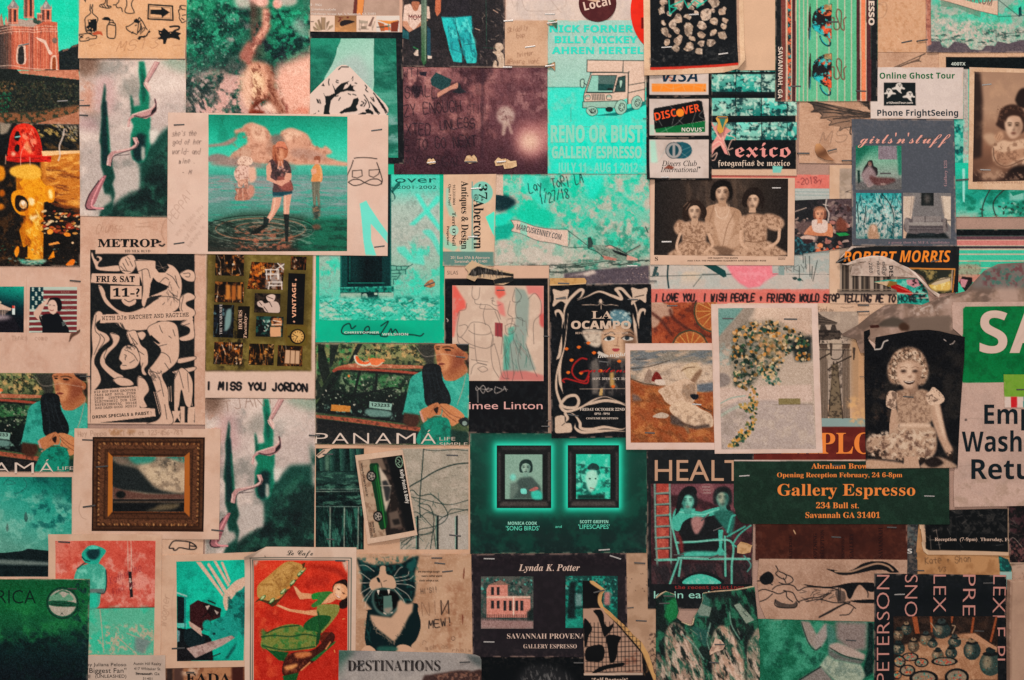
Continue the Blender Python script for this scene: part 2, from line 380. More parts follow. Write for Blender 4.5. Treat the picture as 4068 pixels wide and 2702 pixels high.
c.py('785,180 860,170 862,250 850,285 770,285 772,240 790,225',K2).ell(800,190,9,8,'d9a67f').dabs('770,250 855,250 855,300 770,300',18,(4,9),['d9a67f',K2,K2],1,3)
c.ln('708,310 750,305 790,300 830,318 860,320 855,345 800,350 790,362 720,370 716,340 740,335 708,320',8,K2).ln('720,325 745,318|770,345 795,335',6,K2).py('822,300 868,278 905,283 920,322 890,308 840,315','b8583a')
c.bl('910,172 940,152 975,160 985,182 955,184 925,180',K2).ln('975,205 980,185 1005,182 1010,208',8,K2).ln('962,225 975,205 1012,205 1030,228 1028,330 1000,345 962,335 956,300 960,225 1028,230',9,K2)
c.ln('1125,240 1130,262 1160,285 1200,300 1222,305 1230,250 1235,205 1262,185 1300,250 1312,265|1125,240 1150,232 1190,205 1205,182 1230,180 1240,158 1262,182|1255,210 1250,260 1232,290|1232,290 1262,250 1250,215|1205,230 1215,225|1175,300 1185,285',8,K2)
c.py('1195,178 1215,165 1255,200 1228,210 1192,200',K2).py('1238,325 1300,318 1340,250 1330,275 1345,285 1322,300 1312,325 1282,340 1262,335 1245,358 1225,350',K2).ln('1250,290 1278,250 1290,262 1250,305',6,K2)
c.py('1410,270 1440,275 1460,250 1485,270 1500,285 1560,280 1590,290 1615,300 1590,320 1605,345 1600,360 1560,345 1530,340 1490,345 1475,395 1455,395 1450,350 1420,355 1405,345 1430,325 1415,305',K2)
c.ln('1515,240 1560,235 1595,240 1590,262 1555,275 1530,300',16,K2).ell(1430,295,5,4,'d9a67f').ell(1520,295,5,4,'d9a67f')
c.ln('1655,55 1605,55 1602,90 1590,95 1600,140 1598,165 1612,190 1625,205 1655,190|1610,60 1620,85 1650,90|1625,140 1655,135|1618,165 1640,180',8,K2)
c.ln('905,-30 940,-20 935,30 895,45 895,62 965,75 990,60 955,45 960,-20',8,K2).ln('905,45 920,65|925,45 945,68|950,48 970,68',6,K2).ln('1010,45 1030,45|1040,-30 1060,10 1035,45 1045,70 1080,72 1090,105',8,K2).ln('1120,-30 1130,40 1112,95 1130,118 1190,118 1192,100 1170,40 1200,-30',8,K2)
c.py('745,0 770,0 765,25 755,10',K2).ell(1306,98,3,3,K2)
c.hand('MS13',1040,455,88,'8a5f48',4,390,-4,.75,.35).ln('800,415 850,395|880,390 900,385',4,'9a6a50',.8)
c.ln('1540,410 1580,405 1630,400',4,'9a6a50',.7).gn(.03,6).lift(1000,560,320,1.1)
c=Card('photo_print','upper photo of blurred cypress trees with a curling pink ribbon, under the doodle card','photo',30,'708,527 1652,532 1668,1936 716,1924','c3b0a6',group='ribbon and cypress photos',gloss=1)
def cypress(c):
 c.grad(['d2b9ac','c6b0a6','b9a79e','cbb9ae'],'900,540','1000,1900').nz('e0c8ba',190,.45,.8,.8,seed=41).nz('8f8a82',210,.55,.8,.8,seed=43)
 c.nz('c88a70',130,.35,.7,.9,'715,660 860,700 880,1000 715,1010',60,44).bl('700,520 880,520 860,640 790,690 700,640','7a5c4c',40,.9)
 c.bl('860,720 1000,700 1010,980 860,980','c9a09c',40,.8).bl('1430,520 1722,520 1722,650 1540,620','8fa08c',30,.8).bl('715,1050 860,1060 860,1160 720,1150','b08d8c',30,.7)
 c.bl('1130,720 1250,680 1250,830 1100,850','8f8a80',30,.7).bl('1330,700 1500,660 1600,720 1500,820 1340,830','e0cabd',40,.6)
 D,G='12453a','0c7a5c'
 c.py('1655,930 1722,1130 1480,1140 1380,1240 1320,1300 1260,1360 1230,1480 1230,1560 1250,1930 1722,1936','17493e',18).py('1350,1430 1500,1300 1722,1330 1722,1936 1100,1936 1120,1900 1250,1700','13302c',22)
 c.py('920,1936 960,1860 1100,1750 1250,1690 1400,1640 1722,1600 1722,1936','12302b',16).nz('3a7a63',120,.45,.8,.6,'1240,1400 1722,1150 1722,1930 1000,1930',20,45).nz('0b1c1e',110,.5,.75,.8,'1240,1600 1722,1500 1722,1930 1000,1930',20,47)
 c.py('932,735 945,800 940,900 958,1040 960,1100 975,1240 975,1310 992,1420 1005,1500 1030,1580 1000,1640 1030,1720 1010,1800 1000,1900 880,1936 940,1780 915,1640 925,1560 900,1480 900,1300 885,1260 905,1060 900,950 915,850',D,8)
 c.py('920,900 950,900 958,1200 960,1460 915,1460 905,1200','0d2f30',8).ln('950,1040 970,1280 990,1450',10,G,.8,blur=5)
 c.py('1238,548 1285,548 1300,640 1310,760 1330,860 1325,960 1340,1060 1335,1180 1340,1290 1300,1420 1280,1440 1230,1450 1190,1420 1165,1330 1165,1200 1190,1120 1160,1060 1185,950 1250,940 1240,860 1250,760 1235,640','0d7a5e',8)
 c.py('1165,840 1185,900 1195,1000 1180,1080 1170,1010 1160,880','0f5c48',6).py('1175,1250 1240,1180 1300,1200 1290,1400 1230,1450 1180,1400','0d2c2e',10).py('1258,600 1285,700 1300,850 1280,930 1262,850','0b5546',6)
 c.py('1260,1300 1290,1310 1295,1400 1270,1440 1255,1390','a8a89c',6).ln('1180,1200 1170,1330 1190,1420',10,G,.7,blur=5).py('1330,1160 1420,1160 1370,1280 1335,1280','d8ccbf',12)
 c.py('1035,1500 1240,1480 1245,1600 1240,1690 1180,1700 1140,1680 1080,1720 1030,1750 1020,1640','c0b0a6',12)
 c.py('870,1720 985,1730 1000,1790 900,1860 850,1830','b5a79c',10)
 # ribbon
 R,R2,R3='c08f8a','e3bdb0','3a2f33'
 c.py('1375,548 1425,552 1395,610 1355,670 1315,735 1300,745 1285,725 1320,650',R).ln('1385,560 1340,640 1295,730',9,R2,.8).ln('1420,560 1370,650 1315,738',6,'6a4d4e',.8)
 c.py('1275,735 1310,730 1338,770 1335,820 1318,815 1285,770',R2).ln('1282,742 1320,812',6,'8a5a5c',.8)
 c.py('1372,872 1396,905 1396,985 1360,1030 1300,1058 1200,1040 1165,1060 1150,1135 1132,1125 1140,1065 1175,1020 1260,990 1340,965 1380,940',R)
 c.ln('1380,885 1388,975 1340,1025 1270,1045 1200,1032',14,'5a4145',.9).ln('1178,1022 1262,995 1345,968 1378,925',10,R2,.9).ln('1145,1075 1140,1125',10,R2,.8).py('1350,985 1392,940 1390,985 1340,1030','2b2326')
 c.py('1178,1225 1220,1220 1238,1270 1220,1310 1160,1345 1080,1355 1020,1370 1000,1400 985,1480 948,1470 960,1390 990,1350 1060,1335 1150,1320 1205,1285',R)
 c.ln('1195,1232 1212,1285 1150,1325 1040,1345',9,R2,.9).ln('1228,1270 1200,1320 1080,1362 1010,1395 990,1470',8,R3,.8).ln('965,1400 958,1465',10,R2,.8).ln('1150,1375 1080,1382 1025,1385',6,R3,.8)
 c.py('928,1560 950,1562 900,1680 850,1810 830,1830 860,1850 930,1845 920,1865 850,1868 770,1870 755,1830 790,1730 870,1620','a56a6e').ln('915,1590 860,1700 820,1800 830,1845 920,1858',12,'ea9c9c',.9).ln('880,1610 800,1730 765,1830 790,1866 850,1868',10,'2a2226',.95)
 c.gn(.07,5)
cypress(c)
stp(728,893,44,4,'topmost of three at the left edge of the upper ribbon photo','silver')
stp(752,941,96,-2,'second of three at the left edge of the upper ribbon photo')
stp(748,1028,78,2,'lowest of three at the left edge of the upper ribbon photo')
tile(0,0)
c=Card('painting_print','tall abstract painting print of green foliage, grey smoke and a pale pink glow','print',41,'1664,-220 2760,-220 2758,1060 1656,1050','3a5a4c',gloss=0)
c.grad(['2f9a72','1c6a52','44524c','6a625c'],'1800,-50','2000,950').nz('12332f',110,.42,.7,.95,seed=51).nz('3fae86',60,.52,.74,.8,'1640,-100 2240,-100 2200,350 1640,640',60,53)
c.nz('0f5a45',34,.5,.72,.7,seed=54).nz('a0908a',120,.5,.75,.85,'1900,180 2240,150 2300,600 1900,640',60,55)
c.dabs('1660,0 2150,0 2000,600 1660,700',260,(5,14),['2aa07a','145a48','7fc0a0','0f3a34','9aa89c'],.5,15)
c.nz('d8a69a',70,.4,.62,.95,'1850,640 2240,650 2760,600 2760,1060 1656,1050 1700,930',50,56).nz('c9a8a0',40,.45,.7,.8,'1656,660 1900,640 1900,1050 1656,1050',30,58).nz('2a3a38',30,.55,.7,.9,'1656,700 1880,700 1880,1050 1656,1050',30,59,rot=60,ax=3)
c.bl('2090,-30 2240,-30 2240,60 2120,70','d8c0b4',20,.8)
tile(1000,0)
c.grad(['6a4038','1f7a5c','1c8463','3a6a58'],'0,0','520,0','-10,-60 530,-60 530,560 -10,520',20,.8)
c.nz('0c2f2c',70,.45,.66,.95,'150,60 530,60 530,540 -20,560 -20,300',30,61).nz('2aa57c',40,.5,.7,.8,'160,60 530,60 530,400 200,400',30,62).nz('1a2028',60,.45,.65,.8,'20,300 420,330 520,520 250,560 20,560',25,63)
c.ell(420,230,60,60,'9fb0a0',0,20,.7).ell(470,300,50,40,'8fa898',0,20,.6)
c.bl('-20,-20 60,-40 140,-20 150,40 100,70 30,40','d8a090',12).ell(230,35,44,46,'e0a090',0,8).ell(320,10,90,50,'d0b0a4',0,12,.8).ell(75,20,30,26,'e8b5a4',0,8)
c.py('95,70 160,80 165,250 120,330 40,420 0,520 -20,560 -20,460 20,340 90,230','c98874',10).ln('120,100 130,230 60,340 10,440',26,'e0a58e',.8,blur=6).nz('8a5248',26,.5,.7,.7,'80,70 170,70 170,260 0,540 -20,420',8,64)
c.py('240,590 420,500 530,470 530,1020 260,1020 190,700','e9ac96',40).bl('-30,560 120,560 170,620 190,760 150,860 0,900 -60,800','d89c80',16).bl('-20,640 60,640 110,720 90,820 -10,860','ecc09a',16)
c.py('110,580 160,590 200,680 200,770 260,900 310,1010 200,1010 150,900 160,760 150,680','a8705a',12).nz('7a4434',24,.5,.7,.8,'-30,560 180,580 330,1010 -30,1010',10,66,rot=60,ax=2)
c.py('-20,940 60,900 140,860 60,930 10,980 -20,1010','6a2f20',8).py('90,960 150,900 240,1000 200,1012','efc2aa',10).py('-20,970 100,990 120,1015 -20,1015','7a2e1c',8).py('300,925 320,930 325,1010 305,1010','8a4a40',5)
c.py('330,980 440,950 530,960 530,1020 330,1020','d07a62',20,.8).nz('f2c4ae',60,.5,.8,.5,'200,640 530,560 530,1010 280,1010',30,67)
tile(0,0)
# standing figure made of smoke on the right of the first half
c.bl('2180,400 2230,370 2240,560 2190,570 2130,500','b06a5c',10,.9).bl('2130,700 2230,640 2240,960 2190,960 2150,860','e6b398',20,.9).gn(.09,5)
c=Card('postcard','white card showing three people wading in rippled sea, pencil notes on its margin','postcard',70,'1498,1004 3456,1028 3450,2278 1490,2258','dab8a6',gloss=1)
c.nz('cfa996',240,.4,.8,.4,seed=71)
c.hand("she's the",1536,1210,44,'5a4a44',4,215,0,.85,.2).hand('god of her',1540,1285,44,'5a4a44',4,260,0,.85,.2).hand('world- and',1535,1370,46,'5a4a44',4,250,0,.85,.2).hand('mine .',1595,1455,42,'5a4a44',4,150,0,.85,.2).hand('- M',1620,1552,36,'5a4a44',4,90,0,.85,.2)
tile(0,670)
c.hand('PEPPA!',1540,490,74,'a08070',4,330,-54,.8,.2,5).hand("won't fuse you",1580,600,36,'a88a7a',3,350,-48,.7).hand('during rainy',1660,640,40,'a88a7a',3,290,-54,.7).hand('hemingway in',1690,700,36,'a88a7a',3,230,-52,.7)
tile(1000,670)
c.ln('850,100 852,60 885,-10 905,-70|1155,140 1162,100 1140,20 1115,-50|915,-90 960,-96 1040,-95 1115,-85',8,'2b2423').ln('898,20 895,75 940,85 985,65 980,15 898,20|1045,15 1045,65 1085,80 1130,50 1140,10 1045,15',7,'2b2423',.95,False)
c.ln('860,122 905,98 960,100 1005,125 1060,145 1120,150 1158,125 1120,95 1060,98 1005,125 960,145 905,150 860,122',8,'2b2423')
c.py('962,312 1020,285 1050,340 1130,460 1212,575 1212,670 1140,580 1060,490 1065,640 1110,775 1015,775 995,640 975,420','6adcc6',2,.92)
pm=c.pic('0,0 1,0 1,1 0,1','fff') if 0 else None
tile(0,0)
c.pic('1857,1021 3094,1041 3090,2236 1853,2240','2a9a80')
c.grad(['128a70','1ca98a','34c0a0','58c8ac','3f9a86'],'2400,1030','2400,1580')
c.nz('0c7a62',200,.5,.8,.6,'1850,1020 2300,1020 2100,1250 1850,1280',30,74)
def cl(p,col,b=5):c.bl(p,col,b)
cl('1850,1290 1980,1270 2080,1225 2110,1240 2040,1290 1930,1305 1850,1310','a08478');cl('1850,1395 1930,1370 2010,1385 2060,1420 2000,1440 1850,1440','8f8078')
cl('2060,1380 2140,1320 2200,1270 2180,1180 2100,1190 2090,1160 2150,1140 2180,1110 2240,1090 2300,1110 2370,1140 2420,1210 2480,1250 2500,1180 2580,1140 2660,1160 2740,1200 2790,1290 2870,1320 2900,1300 2960,1360 2900,1390 3000,1430 3092,1450 3092,1480 2850,1470 2500,1470 2200,1450 2040,1440','d39c82')
cl('2380,1260 2440,1225 2520,1240 2560,1330 2480,1400 2380,1370','b88a74',14);cl('2240,1120 2330,1130 2380,1200 2340,1260 2260,1230','e5b498',10);cl('2510,1180 2600,1155 2690,1190 2640,1230 2540,1250','e8b89c',10);cl('2420,1210 2500,1200 2530,1260 2470,1300 2420,1270','7c7268',10);cl('2600,1330 2760,1330 2900,1400 2820,1430 2620,1400','b98e7c',14);cl('2080,1360 2200,1310 2240,1370 2180,1430 2060,1430','c99c84',8)
cl('1900,1440 2100,1400 2240,1440 2400,1480 2240,1500 1900,1470','9a847a',10);cl('2340,1470 2560,1450 2640,1500 2500,1540 2380,1520','6a9284',14)
c.nz('a8745e',34,.52,.74,.6,'2060,1360 2100,1150 2300,1110 2800,1250 3000,1430 2500,1480 2100,1440',14,76)
# sea
c.grad(['4a9484','7a9a92','5f9286','4a8474','2f6254','1c443a'],'2400,1520','2400,2240','1850,1555 2400,1570 3092,1560 3092,2240 1850,2240',4)
c.nz('8f9a98',20,.5,.7,.75,'1850,1560 3092,1560 3092,1830 1850,1830',8,78,ax=9).nz('2ca88c',22,.56,.74,.6,'1850,1600 3092,1580 3092,2000 1850,1990',8,79,ax=8).nz('a08a88',16,.55,.7,.6,'1850,1580 2500,1580 2500,1800 1850,1700',8,80,ax=9)
c.grad(['3a5a4a','2f3c32','3a2c26'],'2400,1880','2400,2240','1850,2000 1960,1940 2150,1890 2400,1880 2700,1920 2830,1990 2780,2120 2650,2240 1850,2240',16,.85)
c.bl('2700,1960 3092,1960 3092,2230 2800,2240 2620,2180 2750,2080','0f6a50',16,.85).nz('0c3a30',40,.5,.7,.7,'2600,2000 3092,1950 3092,2240 2600,2240',10,81,ax=4)
for k,(rx,ry,cx,cy) in enumerate(((480,120,2320,2035),(400,98,2320,2040),(320,76,2330,2040),(240,55,2335,2035),(170,38,2340,2035),(110,24,2340,2030))):
 t=np.linspace(0,2*np.pi,40);
 q=np.stack([(cx+rx*np.cos(t))/SC,(cy+ry*np.sin(t))/SC],1)
 c.ln(q,9,['1a2e28','b0785c','22352e','a87058','2a3a32','9a7a68'][k],.75,False);c.ln(q+(0,5),5,['7f9a86','20302a','8a9a86','28302a','84806e','303a34'][k],.6,False)
c.nz('b06a50',20,.52,.68,.8,'2080,2030 2400,2000 2620,2100 2560,2235 2100,2235',16,83,ax=2).nz('9aa090',12,.56,.7,.5,'1900,1950 2800,1950 2800,2200 1900,2200',8,84,ax=6,rot=8).nz('15241f',16,.52,.68,.7,'1860,1960 2300,1960 2250,2230 1860,2235',8,85,ax=6,rot=15)
for (rx,ry) in ((150,36),(110,26),(70,16)):
 t=np.linspace(0,2*np.pi,30);c.ln(np.stack([(2860+rx*np.cos(t))/SC,(1785+ry*np.sin(t))/SC],1),5,'2c8a74',.8,False)
tile(1000,0)
# woman in shorts
SK='d99c84'
c.py('190,1760 268,1755 250,1840 195,1930 150,1985 130,1950 170,1880',SK).py('285,1735 358,1725 340,1830 332,1920 335,1930 285,1930 285,1850',SK).ln('210,1770 190,1880 150,1960',14,'efbfa4',.7).ln('300,1750 300,1920',12,'efbfa4',.7)
c.py('110,1925 160,1950 140,2020 100,2010','1d2a28').py('282,1905 335,1910 325,2150 300,2150 292,1980','1e2624').py('100,2000 140,2010 60,2080 -20,2090 0,2060','1a201d',3)
c.py('188,1705 360,1690 364,1725 280,1745 265,1752 190,1752','174a52').ln('200,1745 270,1748|290,1738 362,1722',5,'8aa0a0',.7)
c.bl('165,1425 230,1410 320,1440 355,1530 340,1580 365,1650 362,1695 300,1705 190,1708 195,1640 170,1580 150,1480','5a4040').bl('240,1570 330,1590 366,1660 362,1695 290,1700 230,1640','94544a',8).nz('2f2a2c',30,.5,.7,.7,'165,1425 330,1440 350,1580 180,1600',4,86).dabs('240,1480 330,1480 320,1560 250,1560',14,(8,16),['b88a80','8a5a54','c09a8c'],.7,8)
c.py('130,1480 165,1440 180,1520 165,1580 215,1610 300,1600 330,1590 340,1615 290,1640 270,1660 225,1640 135,1605',SK).py('305,1540 355,1545 352,1600 300,1620 290,1590',SK,2)
c.bl('185,1330 200,1290 250,1300 300,1290 325,1340 312,1400 285,1420 280,1460 250,1480 225,1430 190,1420','b06a4c').bl('230,1340 275,1330 290,1400 262,1430 235,1400','d49272',4).nz('7a3c2a',12,.5,.7,.8,'185,1310 250,1310 250,1480 185,1440',4,87,rot=80,ax=3)
c.bl('218,1280 245,1258 290,1265 308,1300 312,1330 265,1318 215,1320','cf7f62').ln('215,1318 265,1312 312,1332',7,'7a3f34')
c.ln('245,1440 235,1500|265,1440 280,1490',12,'d99a80')
# boy on the right
c.bl('555,1410 575,1390 610,1395 615,1430 600,1455 570,1450','9a5c44').py('560,1430 600,1425 598,1465 570,1470',SK).bl('540,1500 570,1465 605,1470 628,1520 622,1620 535,1620 540,1560','d9905a').py('528,1510 575,1500 580,1540 535,1560','e0a384').ln('610,1480 620,1560 600,1620',12,'e8b080',.7)
c.py('535,1618 612,1618 605,1700 610,1800 612,1830 590,1830 578,1720 570,1830 550,1830 540,1720','6f6c5c').ln('560,1640 560,1820|600,1640 600,1820',6,'9a927e',.7)
c.py('545,1830 612,1835 608,1900 590,1950 560,1950 545,1880','3a3a34',6,.8).nz('a0785c',10,.5,.65,.8,'540,1840 615,1840 605,1960 550,1960',4,88,ax=3)
c.ell(580,2020,40,26,'7a4a3a',0,6,.8)
tile(0,670)
c.bl('2090,20 2130,-25 2200,-30 2235,0 2225,60 2200,100 2160,130 2110,110 2085,60','e0b6a4').bl('2130,-90 2160,-110 2230,-100 2250,-60 2225,-30 2180,-20 2130,-30 2110,-60','e6bfa8').py('2115,100 2215,90 2205,170 2180,170 2170,130 2150,170 2120,165','d8a48c').bl('2100,180 2220,180 2230,260 2200,280 2110,285 2090,260 2110,220','b87a64').ln('2120,190 2110,270|2160,180 2165,280|2200,190 2220,260',8,'e3b49c',.8).nz('8a5c50',14,.5,.7,.6,'2085,-100 2240,-100 2240,280 2085,280',4,89)
tile(1000,0)
c.bl('-20,1500 30,1490 45,1560 30,1610 -20,1620','e0ac94',4).bl('-30,1650 20,1660 25,1720 0,1760 -30,1740','c98c78',4)
c.gn(.06,5).back()
tile(0,0)
stp(1597,1113,94,-2,'above the pencil note on the white card of wading people')
tile(0,670);stp(1596,665,95,-8,'below the left pencil notes on the white card of wading people')
tile(1000,0);stp(1113,1160,96,-8,'above the drawn mask on the white card of wading people')
tile(1000,670);stp(1137,694,92,-7,'on the turquoise brush stroke of the white card of wading people')
# ================================================================== the papers, upper middle left
tile(1000,0)
c=Card('gallery_card','brown card with a row of four furniture pictures under faint address lines','card',44,'523,-200 1345,-200 1340,290 523,283','b49584')
c.nz('9c8070',120,.4,.8,.5,seed=101).py('930,-200 1020,-200 990,135 900,130','6b3a34').py('955,-200 1025,-200 985,135 935,130','d98a50').rc(1315,-200,1345,300,'cba08a').rc(523,140,1316,286,'d4ac96')
c.rows([('0 - 9964',525,58,22,98),('@student.scad.edu',530,95,20,218),('Oglethorpe Avenue Apt. A, Savannah, GA 31401',530,135,20,575)],'light','d8c8bc')
c.pic('526,142 738,142 738,284 526,283','d8b8a4').py('620,155 655,158 655,270 620,270','9c8168').py('585,185 602,172 635,270 610,270','8c745e').py('560,210 575,200 625,275 590,275','a08a70').py('665,205 690,185 695,195 665,270','8a7460').py('690,235 725,222 728,240 680,275','a48c74').py('545,245 556,238 600,275 560,278','9a826a').ln('620,155 620,270|655,158 655,270|550,240 600,278|700,240 670,276',3,'5a4a40',.8,False).ln('520,196 552,196',5,'2a2422')
c.pic('740,140 933,140 933,285 740,284','9c7452').grad(['8f6a4c','b98458'],'740,140','740,285').nz('d89a68',40,.5,.75,.6,'740,225 933,225 933,285 740,285').bl('785,220 795,192 840,178 890,185 918,197 870,215 820,232 800,236','2b2426').py('760,152 862,165 868,150 850,148 842,160 790,165 765,195 775,200 800,175','6a2f2c')
c.pic('935,140 1108,140 1108,286 935,285','dabba8').py('958,180 1030,190 1035,210 965,212','a89684').ln('958,180 965,275|1030,190 1020,260|980,205 975,240|1010,205 1010,240|950,262 1040,262|985,240 985,258|1070,210 1075,270|1095,195 1080,250',7,'8f7c6e',.85,False).py('1035,235 1078,150 1092,155 1060,240','7d6258').rc(975,235,1020,258,'8a7868')
c.pic('1109,142 1316,142 1316,289 1109,286','d2c2b6').py('1115,180 1240,190 1315,178 1225,220','d98a48').py('1240,205 1312,185 1300,285 1240,285','7d3c2a').py('1120,195 1180,215 1185,280 1150,280','a8623c').py('1185,225 1225,225 1240,270 1180,275','d86a3c').ln('1215,215 1225,280|1160,245 1230,230',5,'2c8a84').ln('1115,245 1210,240',6,'2a2826')
c=Card('framed_poster','black bordered teal poster of a pale neck silhouette, beside the purple scrawled photo','poster',34,'521,270 1338,284 1360,1462 521,1440','181c20')
c.nz('2a2e32',30,.5,.8,.7,seed=104)
c.pic('523,342 1284,344 1304,1405 523,1390','2a7c68').grad(['2a8a70','2f7f6a','3a8a74','2c8c74'],'900,345','900,1400').nz('1a5f50',120,.42,.7,.8,seed=105,ax=2).nz('6aa894',60,.52,.75,.6,'1090,600 1304,600 1304,1405 1090,1405',20,107,ax=3).nz('8aa8a0',60,.45,.65,.8,'1200,1040 1304,1040 1304,1270 1200,1270',20,108,ax=2).sk('1050,350 1280,350 1280,700',60,70,2,40,12,['5aa890','1f6a58'],.5,3)
c.py('795,344 1088,344 1086,560 1088,760 1075,810 1060,800 1040,760 900,1000 640,740 650,690 720,570 750,490 765,430 775,400 790,380','9ec4b0').grad(['8cbba4','a4c6b4','9ab4a8'],'790,344','1000,800','797,346 1086,346 1084,560 1086,760 900,1000 645,735 720,575 760,480 775,410',0,.9).bl('830,520 960,500 1050,700 900,800 730,620','a8b4ac',30,.8).ln('765,425 758,470 770,500',6,'9ec4b0').ln('1085,700 1075,810',14,'9ec4b0',.7).gn(.05,5)
c=Card('die_cut_sticker','white diamond sticker of black beast and beak ink shapes on the teal poster','sticker',40,'828,535 1262,985 840,1390 400,930','d9bdae',cut='760,602 800,580 838,580 875,598 1190,925 1216,965 1216,1000 1195,1030 860,1350 830,1360 800,1345 430,975 430,930')
K2='1e2223'
c.ln('790,605 775,620|800,597 860,598',9,K2).py('905,672 880,720 850,730 800,745 770,770 745,800 715,740 735,800 740,830 690,855 655,855 635,820 655,870 660,930 630,970 590,1000 540,1022 700,1022 690,990 740,970 720,960 700,940 705,900 740,860 790,825 850,810 900,815 930,815 905,795 905,770 935,765 890,765 880,740 905,715',K2)
c.py('905,690 830,760 815,800 850,785 890,740','d9bdae').ell(853,748,6,6,K2).py('650,945 600,985 560,1022 640,1022','d9bdae').ell(598,992,6,6,K2)
c.py('700,930 740,910 720,950 790,960 770,985 730,985 770,1000 690,1000','d9bdae')
c.py('945,870 955,890 945,930 930,950 945,985 925,995 830,1005 800,1015 780,1005 830,970 880,950 895,920 905,885',K2).py('945,1022 990,1000 1020,1005 1010,980 1040,970 1080,995 1085,1020',K2).ell(1040,1020,24,9,'d9bdae')
c.ln('755,715 770,720|750,730 770,740|580,885 590,915|590,890 600,920|605,890 615,922|690,705 685,735 690,760|745,860 770,855|860,835 880,845|900,840 930,850|790,870 775,895|1000,845 1035,900 1050,950 1045,960|1010,760 1025,780 1015,800 1035,820|1060,870 1090,905 1080,870|1055,910 1110,980 1140,1010|1085,830 1150,920 1195,1010|980,905 1000,920 970,940 985,945|1005,890 1020,910 1000,950|920,740 935,745|1100,990 1130,1020',8,K2).ln('1160,925 1205,1000',10,K2)
c.py('1085,830 1130,880 1175,940 1195,1000 1160,960 1125,900',K2).py('1060,920 1110,960 1140,1010 1100,1000',K2).py('620,765 640,742 650,770',K2)
c=Card('photo_print','photo of a seated man in white tee beside a person in turquoise jeans','photo',52,'1343,-220 2252,-220 2250,606 1340,595','201c20',gloss=1)
c.nz('2c2628',60,.4,.7,.9,seed=110).nz('3f3436',20,.52,.75,.8,'1343,400 2250,420 2250,606 1340,595',10,112).nz('3a3030',8,.55,.8,.6,seed=113)
c.sk('1980,100 2250,60 2250,560 2040,560',22,30,5,50,40,['8a7a6e','6a5a52','b09a88'],.7,5).ln('2085,0 2090,400|2060,425 2180,432',4,'2a7a5a',.7,False).ln('2150,90 2190,115|1990,255 2030,270',6,'d0a890')
c.py('1343,-200 1500,-200 1500,0 1343,120','3a2c2a')
c.py('1360,50 1410,35 1440,80 1500,40 1580,60 1590,170 1530,160 1500,280 1400,280 1385,200 1345,190','d6b5a4').ln('1395,120 1400,180 1400,240',5,'b0907e').bl('1415,10 1430,-15 1480,-15 1495,20 1485,70 1465,100 1435,85','a86a4e').bl('1400,15 1415,-20 1455,-30 1500,-15 1505,30 1480,15 1430,15 1420,40','2a2022')
c.t('MOM',1398,180,48,'sans','6a2f34',112).ln('1400,150 1510,155',5,'8a3a38')
c.py('1345,190 1385,190 1400,230 1460,290 1440,310 1400,290 1345,235','c08a70').py('1530,160 1570,180 1480,270 1440,310 1430,290','b07a60').py('1342,260 1400,290 1420,360 1342,340','1c5a5e').py('1400,290 1560,200 1590,500 1540,520 1440,460 1400,380','1f2226').py('1560,230 1590,260 1595,500 1560,500','1c4a58').py('1440,480 1480,430 1485,500 1450,495','c8b0a0').py('1565,495 1605,500 1600,525 1565,522','d8c0b0').ln('1440,420 1480,440',10,'2a7a4a')
c.grad(['5a6a5c','6c7a68','4a6a4c','2f5a38'],'1530,0','1530,560','1505,-200 1560,-200 1555,560 1530,590 1510,540').ln('1545,-100 1545,540',10,'8a9a84',.6)
c.py('1640,-60 1690,-60 1685,60 1680,110 1650,150 1630,100','b8694a').py('1690,-200 1900,-200 1930,20 1955,140 1920,150 1700,155 1685,80','241f26').nz('3a3236',14,.5,.8,.6,'1690,-100 1955,-100 1955,150 1690,155')
c.py('1688,150 1800,160 1955,142 1960,300 1985,380 2003,480 1998,562 1915,565 1885,470 1850,330 1815,200 1830,330 1872,500 1870,558 1795,550 1760,450 1735,330 1710,250','22b3ae').grad(['27c4bc','1a9a9c','3cc8be'],'1690,150','2000,560','1700,165 1800,170 1950,150 1960,300 2000,480 1995,558 1920,560 1850,320 1815,200 1865,550 1800,545 1740,320',5)
c.nz('0f7278',24,.5,.68,.85,'1690,160 1955,150 2000,480 1995,560 1800,545 1740,320',8,115,rot=75,ax=2).nz('6ad8cc',30,.55,.75,.7,'1700,170 1950,160 2000,400 1760,400',10,117,rot=70,ax=2).ln('1812,165 1820,250 1850,330|1760,430 1870,470|1890,400 1985,390',6,'0c5c62',.8).ln('1690,158 1955,146',8,'1a7478',.7)
c.bl('2165,420 2175,390 2205,382 2230,395 2240,430 2215,460 2240,490 2245,600 2150,602 2165,540 2190,560 2180,500 2145,465 2180,455','c9ae98').bl('2185,540 2200,560 2195,590 2180,590','3a3030').nz('a08670',14,.5,.75,.6,'2150,390 2245,390 2245,602 2150,602').gn(.07,5)
c=Card('photo_print','faded purple photo scrawled over with dark handwriting and a pale figure','photo',36,'1345,598 2632,605 2632,1550 1268,1552','7a4f50',gloss=0,cut='1345,598 2632,605 2632,1550 2170,1552 1268,1552 1266,1455 1357,1462')
c.grad(['8f6160','7c5052','5f3c42','4d3038'],'1600,600','1650,1550').nz('a8746e',130,.45,.75,.8,'1345,600 2935,600 2935,1200 1345,1300',40,121).nz('3c262e',160,.45,.75,.8,seed=123).nz('4c3034',40,.52,.75,.5,seed=125,rot=80,ax=3).nz('c08a80',50,.5,.7,.7,'1360,600 1750,600 1700,760 1360,780',30,126).nz('c49086',60,.55,.75,.7,'2080,650 2240,650 2240,1050 2060,1000',30,127)
